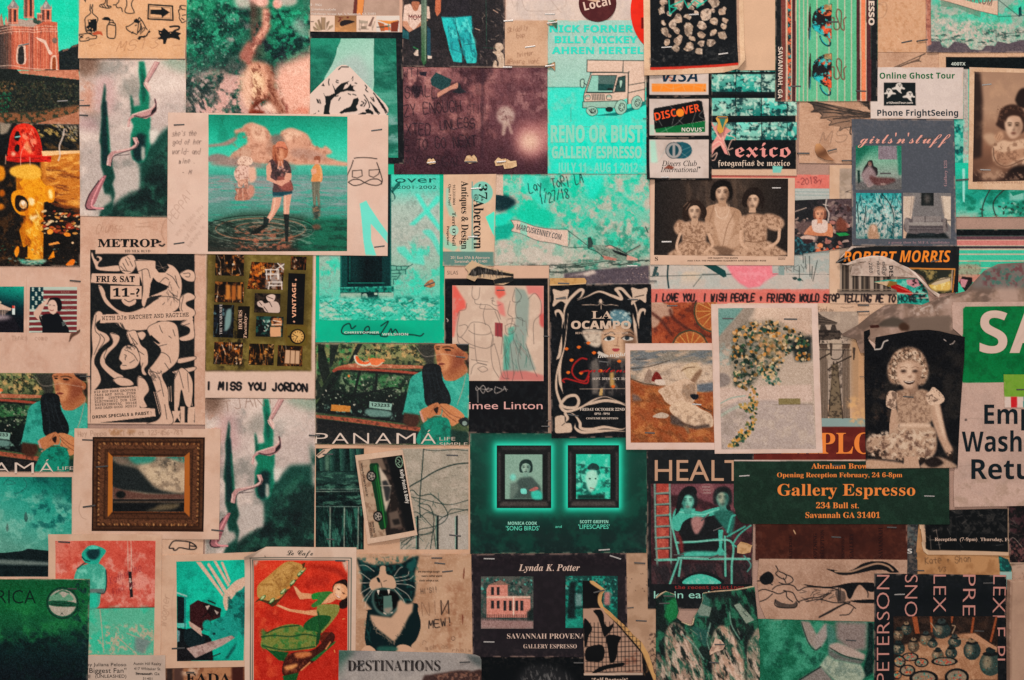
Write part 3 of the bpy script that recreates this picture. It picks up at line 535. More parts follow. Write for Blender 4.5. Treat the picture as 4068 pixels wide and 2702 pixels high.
c.py('1640,645 1780,710 1760,770 1700,810 1600,760 1590,705','2a4a4a').py('1655,870 1650,830 1700,800 1830,735 1850,780 1770,800','c28a76').py('1780,820 1830,790 1845,735 1870,790 1910,820 1850,835','2c2f34').py('1490,640 1560,640 1550,680 1500,670','2c2630').ln('2055,600 2050,1400',26,'3c262e',.6,blur=8)
INK2='2a2028'
c.hand('WTI',1350,680,70,INK2,8,160,0,.6).hand('SMALL',1365,865,95,INK2,8,300,0,.85).bl('1430,770 1500,780 1490,860 1450,870',INK2,5,.8).hand('ZY ENOUGH',1360,1030,95,INK2,8,520,-4,.85).hand('STILL',1920,1010,80,INK2,7,200,0,.4).hand('XTED',1375,1195,95,INK2,8,230,0,.85).hand('UNLESS',1680,1150,80,INK2,9,320,-4,.8).hand('E TO GO NEXT',1365,1335,95,INK2,8,650,-3,.85).hand('MY REGAL PILL',1365,1475,80,INK2,8,860,0,.6)
tile(2000,0)
c.bl('-60,600 500,600 560,1300 -60,1300','6a444a',60,.6).bl('250,620 580,620 580,900 420,900','5a3a40',60,.8).nz('a87c78',60,.5,.75,.7,'100,640 420,640 400,1000 100,1000',40,128).bl('330,1150 420,1140 440,1220 400,1260 330,1220','e0b4a0',40,.9).bl('300,1080 500,1080 520,1300 280,1300','a8706c',50,.7)
c.ell(20,1030,80,84,'c8aea0',0,12,.8).nz('8a6460',26,.5,.7,.6,'-60,950 100,950 100,1110 -60,1110',8,129).bl('0,1090 50,1090 85,1190 60,1185 35,1120 10,1200 -15,1195','bfa294',8,.8).ln('-10,1000 10,990|20,1030 30,1060',8,'6a4a48',.8)
c.bl('110,1150 250,1090 370,1180 380,1340 260,1410 120,1350','b87c78',50,.9).ell(235,1260,88,86,'e6bea6',0,40,.9)
tile(1000,0)
c.gn(.07,5)
for i,(x,y,s_,wh) in enumerate(((1595,1440,42,'leftmost'),(1948,1420,60,'second from left'))):
 q=[(-.95,.3),(-.6,-.5),(-.1,-.65),(.1,-.4),(.5,-.7),(.9,-.2),(1.,.4),(.3,.5),(-.1,.65),(-.6,.45)]
 k=Card('paper_scrap',('torn cream scrap under a staple, %s along the foot of the purple photo'%wh),'scrap',55,'%f,%f %f,%f %f,%f %f,%f'%(x-s_,y-s_,x+s_,y-s_,x+s_,y+s_,x-s_,y+s_),'d8b48e',cut=' '.join('%f,%f'%(x+a*s_,y+b*s_) for a,b in q),buckle=1.2)
 k.nz('b08a68',20,.45,.7,.7,seed=130+i)
stp(1600,1448,76,-6,'on the leftmost cream scrap of the purple photo','silver');stp(1950,1442,104,0,'on the second cream scrap from the left on the purple photo')
# two-panel sheet, club flyer, olive card
tile(0,670)
c=Card('printed_sheet','creased pale sheet with a petrol station picture and a saluting woman before a flag','print',16,'-260,866 720,872 716,1826 -260,1818','d4ac97')
c.nz('c0947f',180,.42,.8,.5,seed=141).nz('e0bba8',40,.5,.8,.3,seed=143).ln('241,960 240,1560',4,'b98f7b',.9,False).ln('246,960 245,1560',3,'e2c0ae',.9,False)
c.hand('u   Thnks  come',-10,1528,40,'a07c6a',4,440,0,.8).bl('620,1540 630,1470 680,1445 740,1425 700,1470 650,1500','6a4a3c',2,.9).ln('615,1540 640,1490 700,1450 742,1428',4,'2a2220')
c.pic('-40,1050 216,1049 213,1459 -40,1457','0e3a40').grad(['15a58c','0c6f66','0a2c34','10171f'],'180,1050','120,1330').nz('0a3038',50,.5,.7,.6,'-40,1050 216,1050 216,1200 -40,1200',10,145).py('-40,1200 0,1200 105,1245 100,1262 -40,1258','d6b09a').py('-40,1262 90,1262 40,1300 -40,1300','6a5a52').rc(110,1222,134,1300,'d8e0d8').rc(112,1222,133,1245,'d84a3a').py('-40,1300 120,1310 200,1460 -40,1460','1c1a22').bl('-40,1300 80,1310 90,1335 -40,1350','a08e90',10).ell(5,1190,10,10,'d8c0a0').ln('25,1262 25,1310|45,1262 45,1305',6,'c0a898',.8,False).gn(.05,5)
c.pic('268,1053 687,1053 684,1463 260,1460','b9c4b4')
for i in range(9):c.py('%d,%d 690,%d 690,%d %d,%d'%(385 if i<4 else 258,1085+i*71-i*14 if 0 else 1082+i*47.5,1084+i*46,1116+i*46,385 if i<4 else 258,1114+i*47.5),'7c3438' if i%2==0 or 1 else 'b9c4b4')
c.py('266,1053 386,1053 386,1250 264,1250','0c3a42')
for i in range(4):
 for j in range(5):
  c.ell(300+(i%2)*58+(j%2)*28-5,1066+j*40+(i//2)*18,10,9,'c4cdbc')
c.rows([('RINSE',545,1115,24,76)],'thin','a8786e').rows([('REUSE',570,1188,22,66),('REPEAT',580,1263,22,78)],'thin','a8786e')
c.py('395,1295 520,1285 560,1350 610,1420 620,1465 375,1465 385,1370 355,1320','15191f').py('300,1280 350,1215 380,1200 400,1215 360,1300 380,1360 340,1345 305,1310','d4ac98').py('355,1300 385,1370 395,1460 350,1330','15191f').bl('370,1205 430,1155 440,1165 410,1210 385,1222','dab4a0').bl('430,1200 440,1160 480,1148 530,1155 552,1200 548,1255 520,1270 500,1240 470,1190','1a1a1e').bl('428,1210 445,1175 480,1170 505,1200 510,1260 480,1295 445,1280 430,1240','dcb6a2').ln('445,1258 465,1265 478,1258',5,'7a2a2c').ln('440,1215 452,1213|475,1218 490,1220',4,'2a2020').ln('555,1372 582,1355|557,1385 585,1368|560,1398 588,1382',5,'9aa59c')
stp(672,1000,98,5,'between the petrol station sheet and the club flyer')
c=Card('club_flyer','photocopied club night flyer with black and pale drawn dancers','flyer',24,'718,424 1846,432 1828,2278 716,2268','d3a992')
c.nz('bf917a',200,.42,.8,.5,seed=151).nz('e2bda8',30,.5,.8,.25,seed=153)
c.hand('Chunse',855,575,80,'a87e68',5,240,-5,.8,.3).ln('1490,430 1450,500 1440,580 1465,640|1210,520 1340,515|1240,490 1330,480',4,'9a7460',.8)
c.rows([('METROP',872,697,70,545)],'slab','1c1e20').t('109 MLK BLVD',1110,745,22,'light','2a2624',228)
PP='d6ae97'
c.rc(800,722,1733,2270,PP)
c.rc(804,722,1733,2260,'1d2022').nz('33332f',14,.5,.8,.6,'804,722 1733,722 1733,2260 804,2260')
c.rc(850,700,1500,758,PP)
IK='1d2022'
def boxes():
 tile(0,670)
 c.py('820,935 1245,938 1242,1040 808,1015',PP).rc(985,1045,1262,1162,PP).py('905,1300 1700,1268 1722,1345 890,1375',PP)
tile(300,980,1.2115)
for p in ('90,330 110,310 130,320 128,345 100,370 110,400 150,420 165,450 130,480 100,520 92,560 112,600 122,650 80,690 76,560 82,500 78,400','165,415 212,430 202,470 155,520 145,560 190,600 232,625 205,645 150,605 118,560 132,510 180,465','500,132 540,110 573,125 573,165 545,168 520,155','498,250 540,222 573,235 573,252 535,268 540,285 573,305 573,332 525,350 500,300','505,372 560,345 573,400 570,442 520,455 498,440 545,420 548,392','490,540 573,528 573,545 500,562','470,600 573,578 570,597 500,612','476,640 505,585 540,600 562,640 566,690 555,770 530,760 510,690 498,770 478,770','180,640 215,628 262,640 280,665 230,672 200,662','300,625 335,640 355,690 330,730 345,770 310,770 300,700',
    '82,25 92,55 100,60 105,45 125,50 128,62 112,80 118,98 205,90 218,110 200,120 110,113 92,88 76,40','208,80 222,55 245,44 262,38 282,45 292,75 285,108 265,128 240,132 216,112','285,68 370,66 410,78 470,92 505,140 513,200 495,270 450,300 370,330 330,295 318,265 322,190 300,120','110,195 125,188 142,215 152,250 200,300 260,315 330,290 380,250 440,240 500,260 480,310 360,345 250,350 190,310 140,268',
    '190,362 240,400 330,402 372,382 400,345 330,345 250,350','345,400 360,380 420,358 480,370 498,420 500,520 480,565 440,600 418,622 446,690 450,760 466,852 345,852 392,836 412,800 395,720 368,640 348,600 378,560 412,500 370,450','246,412 290,405 315,470 345,500 350,560 332,590 345,618 322,612 312,560 300,492 268,470','214,520 226,490 250,474 290,482 312,540 292,580 250,592 222,592 215,576 224,560 210,542','296,415 325,408 340,425 322,450 308,440'):
 c.bl(p,PP).ln(p+' '+p.split()[0],2.4,IK)
c.py('362,178 374,148 392,168 432,184 446,190 440,206 400,224 354,242',IK).py('385,70 405,58 440,82 452,100 432,126 402,126 386,105',IK).ln('395,110 440,95|400,70 430,120|390,90 445,110',2,PP,.6).py('330,300 345,250 362,240 420,232 380,262',IK,0,.9).py('352,440 400,470 410,465 365,425',IK).ell(108,62,8,10,IK)
c.ln('218,95 240,118|228,80 250,120|240,60 255,90|262,70 275,95|250,50 262,62|225,115 265,120|320,110 325,200 318,260|300,120 345,108 360,150|440,130 470,150 500,200|470,230 490,240|400,180 430,150 450,160|380,260 400,250|420,280 430,270|455,170 445,200|480,140 490,180|405,380 412,400 420,415|450,430 462,440|470,400 480,430|380,520 420,510 450,530 460,560|400,480 440,470|430,560 450,590|370,600 400,610 415,600|350,600 340,620|410,650 425,720|395,700 410,690|430,760 440,830|250,500 280,520 300,550|236,520 246,525 240,535|240,530 240,545|228,572 245,572|262,560 285,545|226,480 235,468 250,480|240,476 255,462 268,480|262,474 280,465 290,482|275,440 300,470|260,420 285,470|300,500 330,520|315,590 325,560|100,330 95,400 120,440 90,520|120,420 140,450 110,500|170,450 150,500 140,540 190,590|520,130 550,128 548,145 530,145|520,240 510,300 540,330|520,380 550,370|500,600 520,680|540,610 545,700',2.4,IK).sk('355,590 420,590 410,640 360,640',22,22,1.8,60,20,[IK],.8).sk('430,180 500,200 480,300 450,290',20,20,1.8,70,20,[IK],.7,2).sk('190,360 240,370 260,470 240,470',16,40,2.4,65,6,[IK],.9,3).sk('250,470 290,470 290,490 240,500',16,14,2,40,40,[IK],.9,4)
c.ln('378,700 405,805|388,700 412,800|397,700 418,790|440,680 442,742|450,676 452,742|460,672 462,745|526,640 545,760|536,640 552,760|546,640 562,765',3,PP,1,False).rc(477,700,492,800,PP).py('464,792 508,790 500,812 508,850 490,822 474,850 470,812',PP).rc(506,770,526,848,PP).py('542,775 576,770 570,858 540,852',PP).py('76,640 85,690 300,672 310,775 382,780 386,816 72,852',PP)
boxes()
c.bl('1090,1160 1200,1160 1205,1200 1150,1225 1100,1200',PP).ln('1110,1165 1150,1185 1195,1165',6,IK).rows([('WITH DJs HATCHET AND RAGTIME',908,1350,34,775)],'mono','1c1e20',-2.6)
tile(0,1340)
c.rows([(q,838+i*2,497+i*28.5,19,372) for i,q in enumerate(('HIP HOP RARE GROOVES','JAZZ ART  SOUL  FUNK','DEEP    INSTRUMENTAL','ELECTRONIC  DUB  IDM','EXPERIMENTAL   NOISE','AND DAMN GOOD  MUSIC'))],'mono','1c1e20',-3).t('DRINK SPECIALS & PABST !',825,724,27,'bold','1c1e20',525,-4.2)
tile(0,670)
c.rows([('FRI & SAT',855,1008,52,345)],'slab','1c1e20').ln('1400,660 1430,650|1420,680 1445,690 1465,675',14,'1c1e20').t('11-?',1005,1138,72,'slab','1c1e20',240)
c.gn(.03,5)
c.lift(1800,1540,300,1.0)
tile(1000,670)
c=Card('printed_card','olive card of small shop photographs reading vintage down its side','card',48,'-410,745 572,752 562,2046 -410,2038','d9b7a4')
OL='766534'
c.py('-395,740 547,748 528,1800 -413,1802','4a3c22',8).py('-385,740 545,748 528,1790 -405,1792',OL,3).nz('665628',70,.45,.75,.7,'-395,745 545,750 528,1800 -405,1800',4,161).nz('94824a',60,.5,.8,.5,'-395,745 545,750 528,1800 -405,1800',4,163)
c.py('-345,755 -50,755 -50,1520 -345,1520','3a3018',26,.5).py('10,1090 300,1090 300,1520 10,1520','3a3018',26,.5).py('300,900 500,900 500,1400 300,1400','3a3018',26,.5).nz('2c2416',30,.45,.6,.9,'-260,1250 -60,1250 -60,1780 -300,1780',24,164).bl('285,1440 330,1400 480,1400 490,1560 330,1580','6b5320',10)
WM=['e08a3c','2a1c16','f2b070','4a2a1c','c46a2c','14120f','e8d0b8']
def shop(p,base,cols,n,r,sd):
 c.pic(p,base,res=2.2);q=P(p);lo,hi=q.min(0),q.max(0);pp=' '.join('%f,%f'%((a-OX)*SC,(b-OY)*SC) for a,b in q)
 c.nz(cols[0],40,.5,.7,.6,None,0,sd).dabs(pp,n,r,cols,.8,sd,.6,None,2).nz('15110e',44,.46,.6,.85,None,0,sd+9).sk(pp,n//2,r[1]*4,4,90 if sd%2 else 0,12,cols,.7,sd)
shop('-320,765 -66,768 -70,956 -324,950','1c1614',WM,50,(6,22),171)
shop('-325,1005 -68,1012 -72,1194 -330,1188','2a1a14',WM,46,(6,20),173);c.rc(-230,1035,-190,1165,'c07a3a',3).rc(-178,1040,-140,1170,'a8622c',3).rc(-128,1040,-90,1165,'b8743a',3)
shop('-335,1210 -155,1215 -165,1505 -340,1500','141418',['2a3440','6a8a8c','101216'],30,(8,20),175);c.bl('-225,1270 -180,1260 -190,1400 -240,1440','7a9490',5)
c.t('THE VICARS WIFE',-262,1475,22,'light','c8b8b0',270,-90)
shop('-120,1225 -15,1225 -30,1510 -130,1510','1a1614',['3a2a1c','141010'],20,(6,16),177)
c.rows([('HOURS',-85,1430,30,170)],'serif','d0a890',-90).rows([('Tuesday-',-45,1510,26,220)],'bital','d0a890',-90)
shop('0,830 292,842 276,1080 -40,1072','3a2014',['e07828','1a1210','b85a1c','8a4a20','e8a050'],70,(6,22),179)
c.nz('a09088',40,.4,.6,.9,'150,840 290,845 276,1075 120,1070',12,180).ln('120,900 240,900 240,980|130,900 135,985|225,900 235,985|125,940 235,940|170,900 170,980|150,1010 270,1010|160,1010 150,1070|265,1010 270,1075|160,1040 265,1042|230,840 290,900|215,900 290,850',9,'e0cfc2',.95,False)
shop('350,780 490,785 485,905 345,900','241814',['e08038','d8c0a8','1a1412','6a3a20'],30,(5,16),183)
c.pic('28,1108 258,1114 252,1286 22,1280','1c1614',res=2.2).nz('4a3a30',30,.5,.7,.8).bl('130,1140 170,1120 210,1130 195,1180 150,1180','d8b8a8').bl('50,1190 90,1175 120,1200 190,1180 240,1200 245,1280 130,1275 100,1240 60,1225','cbaea0').ln('110,1230 140,1270|160,1190 180,1230|70,1190 90,1215|140,1140 190,1160',6,'3a2a26')
c.pic('42,1312 285,1320 276,1500 34,1494','16181a',res=2.2).nz('2c5a50',26,.5,.65,.9).dabs('100,1340 170,1330 160,1450 110,1450',24,(5,14),['8ab0a0','1a3a34','d0c0b0'],.8,3).rc(175,1330,270,1400,'b87a50').nz('2a1814',20,.5,.65,.9,'175,1325 272,1325 272,1405 175,1405').rc(165,1410,260,1495,'d8a078').ln('190,1350 260,1365|180,1390 265,1385',8,'e8c8b0')
c.pic('328,930 478,937 462,1390 310,1385','121214',res=2.2).nz('2a221e',18,.55,.75,.7,'400,1080 470,1080 460,1260 400,1260')
c.t('VINTAGE',395,1326,34,'bold','e8a888',306,-90).py('385,990 395,980 405,990 395,1000','e8a888').py('368,1362 378,1352 388,1362 378,1372','e8a888')
c.pic('318,1405 490,1410 484,1572 314,1568','6b5a26',res=2.2).ell(408,1495,70,68,'14110f').ell(410,1495,56,56,'c89858').ell(408,1490,44,44,'d8a868',0,8)
for k in range(12):a=k*math.pi/6;c.ln('%f,%f %f,%f'%(410+48*math.cos(a),1495+48*math.sin(a),410+38*math.cos(a),1495+38*math.sin(a)),5,'2a1a10',1,False)
c.ln('410,1495 392,1520|410,1495 375,1480',5,'1a120e',1,False).py('320,1490 345,1480 350,1500 330,1505','2a2018')
tile(1000,1340)
shop('-330,40 -75,48 -85,245 -340,238','2a1a12',WM,60,(6,20),185);shop('-20,55 200,62 195,250 -30,245','24160e',['e8a050','f2c080','2a1810','c07028','5a3018'],50,(6,20),187);shop('235,70 455,80 450,260 225,255','3a2216',WM,50,(6,18),189)
c.py('300,110 430,120 425,240 290,235','c8a080').ln('300,110 430,120 425,240 290,235 300,110|345,115 340,238|390,118 385,240',6,'5a3820',1,False)
c.back().hand('I MISS YOU JORDON',-398,462,62,'1c1c20',19,905,1,1,0,9,.03).lift(-400,420,200,.8)
c.gn(.02,6)
# ================================================================== the papers, upper centre and right
def feat(c,x,y,s,ink,lip=None,f=1):
 for d in (-.3,.3):
  c.ell(x+d*s*f,y-.06*s,s*.14,s*.07,ink,0,s*.04,.95).ln('%f,%f %f,%f %f,%f'%(x+d*s-.17*s,y-.24*s,x+d*s,y-.29*s,x+d*s+.17*s,y-.24*s),s*.06,ink,.6).ell(x+d*s*f,y-.14*s,s*.2,s*.12,ink,0,s*.08,.3)
 c.ell(x+.08*s*f,y+.18*s,s*.07,s*.22,ink,8*f,s*.07,.3).ell(x+.02*s*f,y+.35*s,s*.12,s*.05,ink,0,s*.05,.6).ell(x,y+.6*s,s*.23,s*.08,lip or ink,0,s*.04,.9).ell(x,y+.74*s,s*.16,s*.05,ink,0,s*.06,.3).bl('%f,%f %f,%f %f,%f %f,%f'%(x+.45*s*f,y-.3*s,x+.66*s*f,y-.1*s,x+.5*s*f,y+.6*s,x+.3*s*f,y+.7*s),ink,s*.16,.4)
def face(c,x,y,s,sk,lit,hr,ink,flip=1,hair=1,lip=None):
 """small printed portrait head, s = half the head height"""
 f=lambda pts:' '.join('%f,%f'%(x+a*s*flip,y+b*s) for a,b in pts)
 if hair:c.bl(f([(-.95,.5),(-1.,-.2),(-.75,-.95),(0,-1.25),(.75,-1.),(1.,-.2),(.95,.5),(.6,.75),(-.6,.75)]),hr,s*.05)
 c.py(f([(-.3,.6),(.35,.6),(.4,1.35),(-.4,1.35)]),sk)
 c.bl(f([(-.68,-.3),(-.5,-.8),(0,-.95),(.5,-.8),(.68,-.3),(.62,.3),(.35,.85),(0,1.02),(-.35,.85),(-.62,.3)]),sk,s*.04)
 c.bl(f([(-.5,-.5),(-.1,-.8),(.2,-.5),(.25,.3),(0,.8),(-.35,.5),(-.55,0)]),lit,s*.18)
 if hair==1:c.bl(f([(-.75,.1),(-.72,-.6),(-.2,-1.1),(.4,-1.1),(.75,-.6),(.75,.1),(.6,-.35),(.2,-.62),(-.3,-.6),(-.6,-.3)]),hr,s*.05)
 feat(c,x,y,s,ink,lip,flip)
tile(1000,670)
c=Card('poster','turquoise poster of a dark shuttered doorway over cobbles, large pen signature below','poster',32,'566,-50 1712,-50 1714,1552 568,1546','06b58e')
c.nz('10a888',200,.4,.8,.6,seed=201)
c.pic('604,52 1672,52 1674,1350 602,1350','9bb8a4').grad(['52d8be','a9bcae','b3b6aa','93bda8','5cc9ae'],'1400,55','1400,1180')
c.nz('2fd0ac',90,.5,.72,.9,'604,800 800,800 800,1180 604,1180',30,203).nz('38d2b0',90,.5,.75,.8,'1250,700 1672,600 1672,1150 1250,1150',40,205).nz('8a9a90',24,.55,.8,.5,seed=207)
c.rc(604,40,1672,210,'48c4aa',30,.6).py('1450,225 1490,225 1600,400 1672,500 1672,560 1560,420','4fe0c4',5,.85).py('1640,245 1672,240 1672,290 1450,505 1400,500 1560,350','4fe0c4',5,.85).bl('1520,560 1600,550 1672,680 1672,780 1600,640','4fdcc0',6,.7).py('1290,700 1360,690 1450,800 1480,700 1520,720 1540,860 1420,840 1300,740','4fdcc0',8,.7)
# door
c.rc(790,40,1242,1056,'062c2e').rc(800,600,850,1050,'0c4a46').rc(860,60,1180,1018,'0a1c20').rc(868,780,880,1000,'0d5a50').rc(1160,700,1235,1050,'0a3a3a').ln('860,1018 1180,1018',6,'1c8a78',1,False).ln('1238,60 1238,1040',5,'4fdcc0',.8,False).ln('795,780 795,1050',8,'1f9a86',.7,False).grad(['0e4a46','0a1a1e','0a2a2c'],'870,800','1180,800','885,60 1150,60 1150,1005 885,1005',10,.8)
c.py('788,1056 1268,1046 1268,1085 1240,1100 788,1102','1a8a76').ln('790,1062 1265,1052',8,'5cc8b0',.8,False).nz('083a3a',18,.5,.7,.8,'788,1056 1268,1046 1268,1100 788,1102').ln('790,1106 1240,1104',8,'06282a',.8,False)
c.rc(790,1108,980,1165,'a0b8a4').rc(1130,1105,1262,1165,'9cb8a4').rc(975,1100,1125,1165,'0a3032').bl('985,1120 1020,1112 1030,1150 985,1160','9ab0a0').rc(1090,1105,1120,1125,'b0c4b0').ln('790,1105 790,1165|1265,1105 1265,1165',3,'14605a',.7,False)
c.py('1242,240 1270,200 1320,150 1325,110 1300,120 1250,180','1a6a60').ln('1225,170 1260,220 1275,260 1250,290',8,'0a3436').py('1240,210 1262,230 1270,275 1248,290 1240,260','8fb4a2')
c.py('1242,860 1290,865 1400,870 1370,905 1365,940 1310,950 1330,985 1262,985 1265,1040 1242,1050','6fb09a').ln('1242,862 1300,868 1400,868 1370,900 1370,940|1242,905 1370,900|1250,935 1330,930 1290,985 1262,985 1262,1030|1290,868 1290,905|1330,868 1332,900|1310,905 1312,935|1400,870 1435,850|1250,960 1290,960',6,'14403e',.9,False)
c.ln('1480,1100 1482,1150|1240,1075 1330,1085|1520,980 1560,945',5,'2a9a86',.7)
# cobbles
c.grad(['6ad0b8','4fc8ae','38c4a4'],'1100,1150','1100,1350','602,1150 1674,1150 1674,1350 602,1350',10).nz('0c6a5c',30,.5,.7,.8,'602,1140 1674,1140 1674,1230 602,1220',12,211,ax=2)
for i in range(9):
 for j in range(26):
  x=600+j*44+(i%2)*22;y=1170+i*22;s=1 if (i+j//2)%2 else-1
  a=rng.random()
  c.py('%f,%f %f,%f %f,%f %f,%f'%(x,y+8*s,x+40,y-10*s,x+46,y+2-8*s,x+8,y+18+4*s),['2aa88e','1c9880','3cbca0','a8c4b0','168a74','38b89c'][int(a*6)],0,.85)
c.nz('b8c8b4',40,.6,.75,.8,'602,1180 1674,1180 1674,1350 602,1350',8,213,ax=2).sk('602,1180 1674,1180 1674,1350 602,1350',70,60,4,30,40,['0e6a5c','b0ccb8'],.7,4).gn(.06,5)
c.back().ln('575,1350 1712,1348',3,'0c9a7a',.6,False).bl('800,1380 1000,1360 1300,1400 1500,1460 1300,1500 900,1490','0a8a70',30,.5)
c.t('over',1275,125,56,'sans','1c5a54',370).rows([('s 2001-2002',1240,180,28,405)],'sans','2a5a54')
c.rows([('CHRISTOPHER',825,1468,18,310),('WELSHON',1162,1484,20,230)],'bold','c8d2c4')
c.ln('925,1400 890,1425 870,1380 820,1400 800,1450 830,1475 930,1470 990,1470 1010,1420 1040,1405 1045,1440 1000,1460 1080,1475 1140,1472|1150,1400 1215,1360 1170,1440 1145,1485 1200,1495 1215,1470 1240,1425 1250,1460 1280,1430 1300,1475 1270,1480 1340,1475 1440,1480 1500,1490 1530,1468',11,'16262a',.95).lift(600,1530,260,.8)
c.py('1215,60 1270,60 1260,170 1215,160','12a88c')
q=Card('paper_scrap','torn brown paper scrap with a rusty staple on the turquoise doorway poster','scrap',56,'1530,980 1640,980 1640,1070 1530,1070','c08a62',cut='1532,1038 1570,1000 1605,982 1632,1020 1628,1045 1590,1060 1545,1050',buckle=1.5).nz('8a5a3c',24,.45,.7,.7)
stp(1580,1028,100,-20,'across the brown scrap on the turquoise doorway poster')
c=Card('business_card','cream antiques business card hung sideways, circle print and grey foot strip','card',46,'1708,56 2176,50 2156,868 1702,866','d9b498')
c.nz('c9a084',120,.45,.8,.5,seed=221).ell(2050,215,96,100,'83c2ae',0,2).py('1730,180 1760,170 1750,260 1800,380 1830,430 1760,420 1725,320','8ccab4',4,.7).ell(1800,550,42,46,'9accb8',0,3,.8).py('2080,430 2160,380 2165,610 2140,570','52e0c0',3).py('1960,600 2010,590 1990,740 1880,770 1840,700','8cd0ba',6,.6).py('1700,560 1740,640 1840,700 1800,740 1702,700','5cdcc0',6,.5).rc(1958,115,1968,720,'6a9a92')
c.py('1700,738 2158,742 2156,868 1702,866','64867c').rows([('201 East 37th & Abercorn',1770,804,24,346),('Savannah, GA 31401',1806,838,24,288)],'sans','dcc0ae')
c.rows([('37',2020,138,72,135)],'serif','1c2020',90).rows([('th',2040,255,22,34)],'light','1c2020',90).rows([('@',1985,228,32,52)],'sans','1c2020',90).rows([('Abercorn',1975,275,88,440)],'serif','1c2020',90).rows([('Antiques & Design',1866,112,62,605)],'serif','1c2020',90)
c.rows([("Terri O'Neil",1785,388,30,300),('Proprietor',1738,512,20,172)],'serif','22262a',90).rows([('912.233.0064',1790,145,22,178),('Open 7 Days!',1752,140,22,190)],'sans','22262a',90)
stp(1995,178,90,-3,'over the ordinal of the sideways antiques card','silver');stp(1968,608,84,-2,'near the foot of the sideways antiques card','silver')
tile(2000,0)
c=Card('scribbled_sheet','grey white sheet with faint pencil loops behind the round maroon sticker','paper',26,'22,-200 1300,-200 1300,186 20,184','c9b5aa')
c.nz('d8bfb0',120,.4,.8,.7,seed=231,ax=.5).ln('60,-40 100,60 150,-20 200,90 300,100 440,95 540,60 560,0|420,0 500,100 520,110|120,100 130,30',3,'9a8478',.8).scribble(120,420,135,16,'b09c90',2).gn(.03,6)
stp(413,128,90,0,'on the grey sheet with faint pencil loops','silver')
c=Card('round_sticker','maroon round sticker reading local on the grey scribbled sheet','sticker',48,'665,-140 1008,-140 1008,200 665,200','54272a',cut=' '.join('%f,%f'%(837+168*math.cos(k*.2094),30+168*math.sin(k*.2094)) for k in range(30)))
c.nz('6a3836',60,.45,.8,.5).bl('690,-30 820,20 860,-20 860,-140 690,-140','c9a58a').t('Local',722,98,76,'bold','d8b8a6',240,-13)
c=Card('round_sticker','large bright red round sticker half hidden by the rock collage page','sticker',47,'1128,-250 1730,-250 1730,500 1128,500','e0331f',cut=' '.join('%f,%f'%(1430+300*math.cos(k*.157),100+375*math.sin(k*.157)) for k in range(40)))
c.nz('c42a1a',60,.45,.8,.5).rc(1225,160,1245,260,'6a1a14')
c=Card('note_card','kraft note card pencilled with a greeting and handle above the purple photo','note',54,'14,186 394,186 394,588 14,586','c9a286')
c.nz('b58c70',140,.4,.8,.5,seed=233).hand('Skiddily',38,290,40,'8a6450',4,185,-8,.9,.2).hand('bop',120,335,40,'8a6450',4,76,-4,.9).hand('Twitter',120,510,36,'8a6450',4,150,-8,.9,.2).hand('@Petra.vanE',28,578,44,'8a6450',4,300,-3,.9,.2).gn(.03,6)
stp(44,190,84,-4,'at the top left corner of the kraft note card','silver');stp(238,418,92,-8,'in the middle of the kraft note','silver');stp(36,602,80,0,'at the foot of the kraft note card','silver');stp(432,208,92,-8,'through the torn shred at the kraft note top right','silver');stp(410,590,80,-8,'on the torn shred at the kraft note lower right','silver')
for (x,y,w) in ((440,222,'upper'),(425,598,'lower')):
 k=Card('paper_scrap','%s torn paper shred under a staple, right edge of the kraft note card'%w,'scrap',57,'%f,%f %f,%f %f,%f %f,%f'%(x-50,y-50,x+50,y-50,x+50,y+50,x-50,y+50),'b08a6c',cut=' '.join('%f,%f'%(x+a,y+b) for a,b in ((-45,-20),(10,-35),(35,-50),(35,40),(10,10),(-30,8))),buckle=1.6).nz('2a5a4a',30,.5,.6,.8,seed=235)
tile(2000,0)
for i,(x,y,s_,w) in enumerate(((-25,1440,55,'third from left'),(58,1462,62,'rightmost'))):
 k=Card('paper_scrap','torn cream scrap under a staple, %s along the foot of the purple photo'%w,'scrap',55+i,'%f,%f %f,%f %f,%f %f,%f'%(x-s_,y-s_,x+s_,y-s_,x+s_,y+s_,x-s_,y+s_),'d8b48e',cut=' '.join('%f,%f'%(x+a*s_,y+b*s_) for a,b in ((-1,.0),(-.4,-.7),(.1,-.4),(.9,-.5),(1,.3),(.2,.6),(-.8,.7))),buckle=1.5).nz('b08a68',20,.45,.7,.7,seed=237+i)
stp(-20,1442,80,-5,'between the two right-hand scraps of the purple photo','silver')
c=Card('show_poster','turquoise show poster with a pale little cartoon truck','poster',35,'392,183 1268,183 1274,1548 394,1546','5fd2bc')
c.grad(['a0c4b6','a6c2b4','9cc2b2'],'800,190','800,775','392,180 1275,180 1275,778 392,778').grad(['42d6be','3cdcc2','2ed9be'],'800,780','800,1546','392,779 1275,783 1275,1548 392,1548').nz('9cc0ae',60,.5,.8,.4,seed=241).ln('395,778 740,778|1255,785 1272,785',4,'1c6a64',1,False)
c.rows([('NICK FORNER',410,288,62,745),('BILLY NICKEY',455,384,62,740),('AHREN HERTEL',430,480,62,815)],'heavy','3fd0b8').rows([('RENO OR BUST',420,1265,150,815),('GALLERY ESPRESSO',430,1408,105,800)],'heavy','8fcdb6').rows([('JULY 11 - AUG 1 2012',480,1535,85,715)],'heavy','78d0ba')
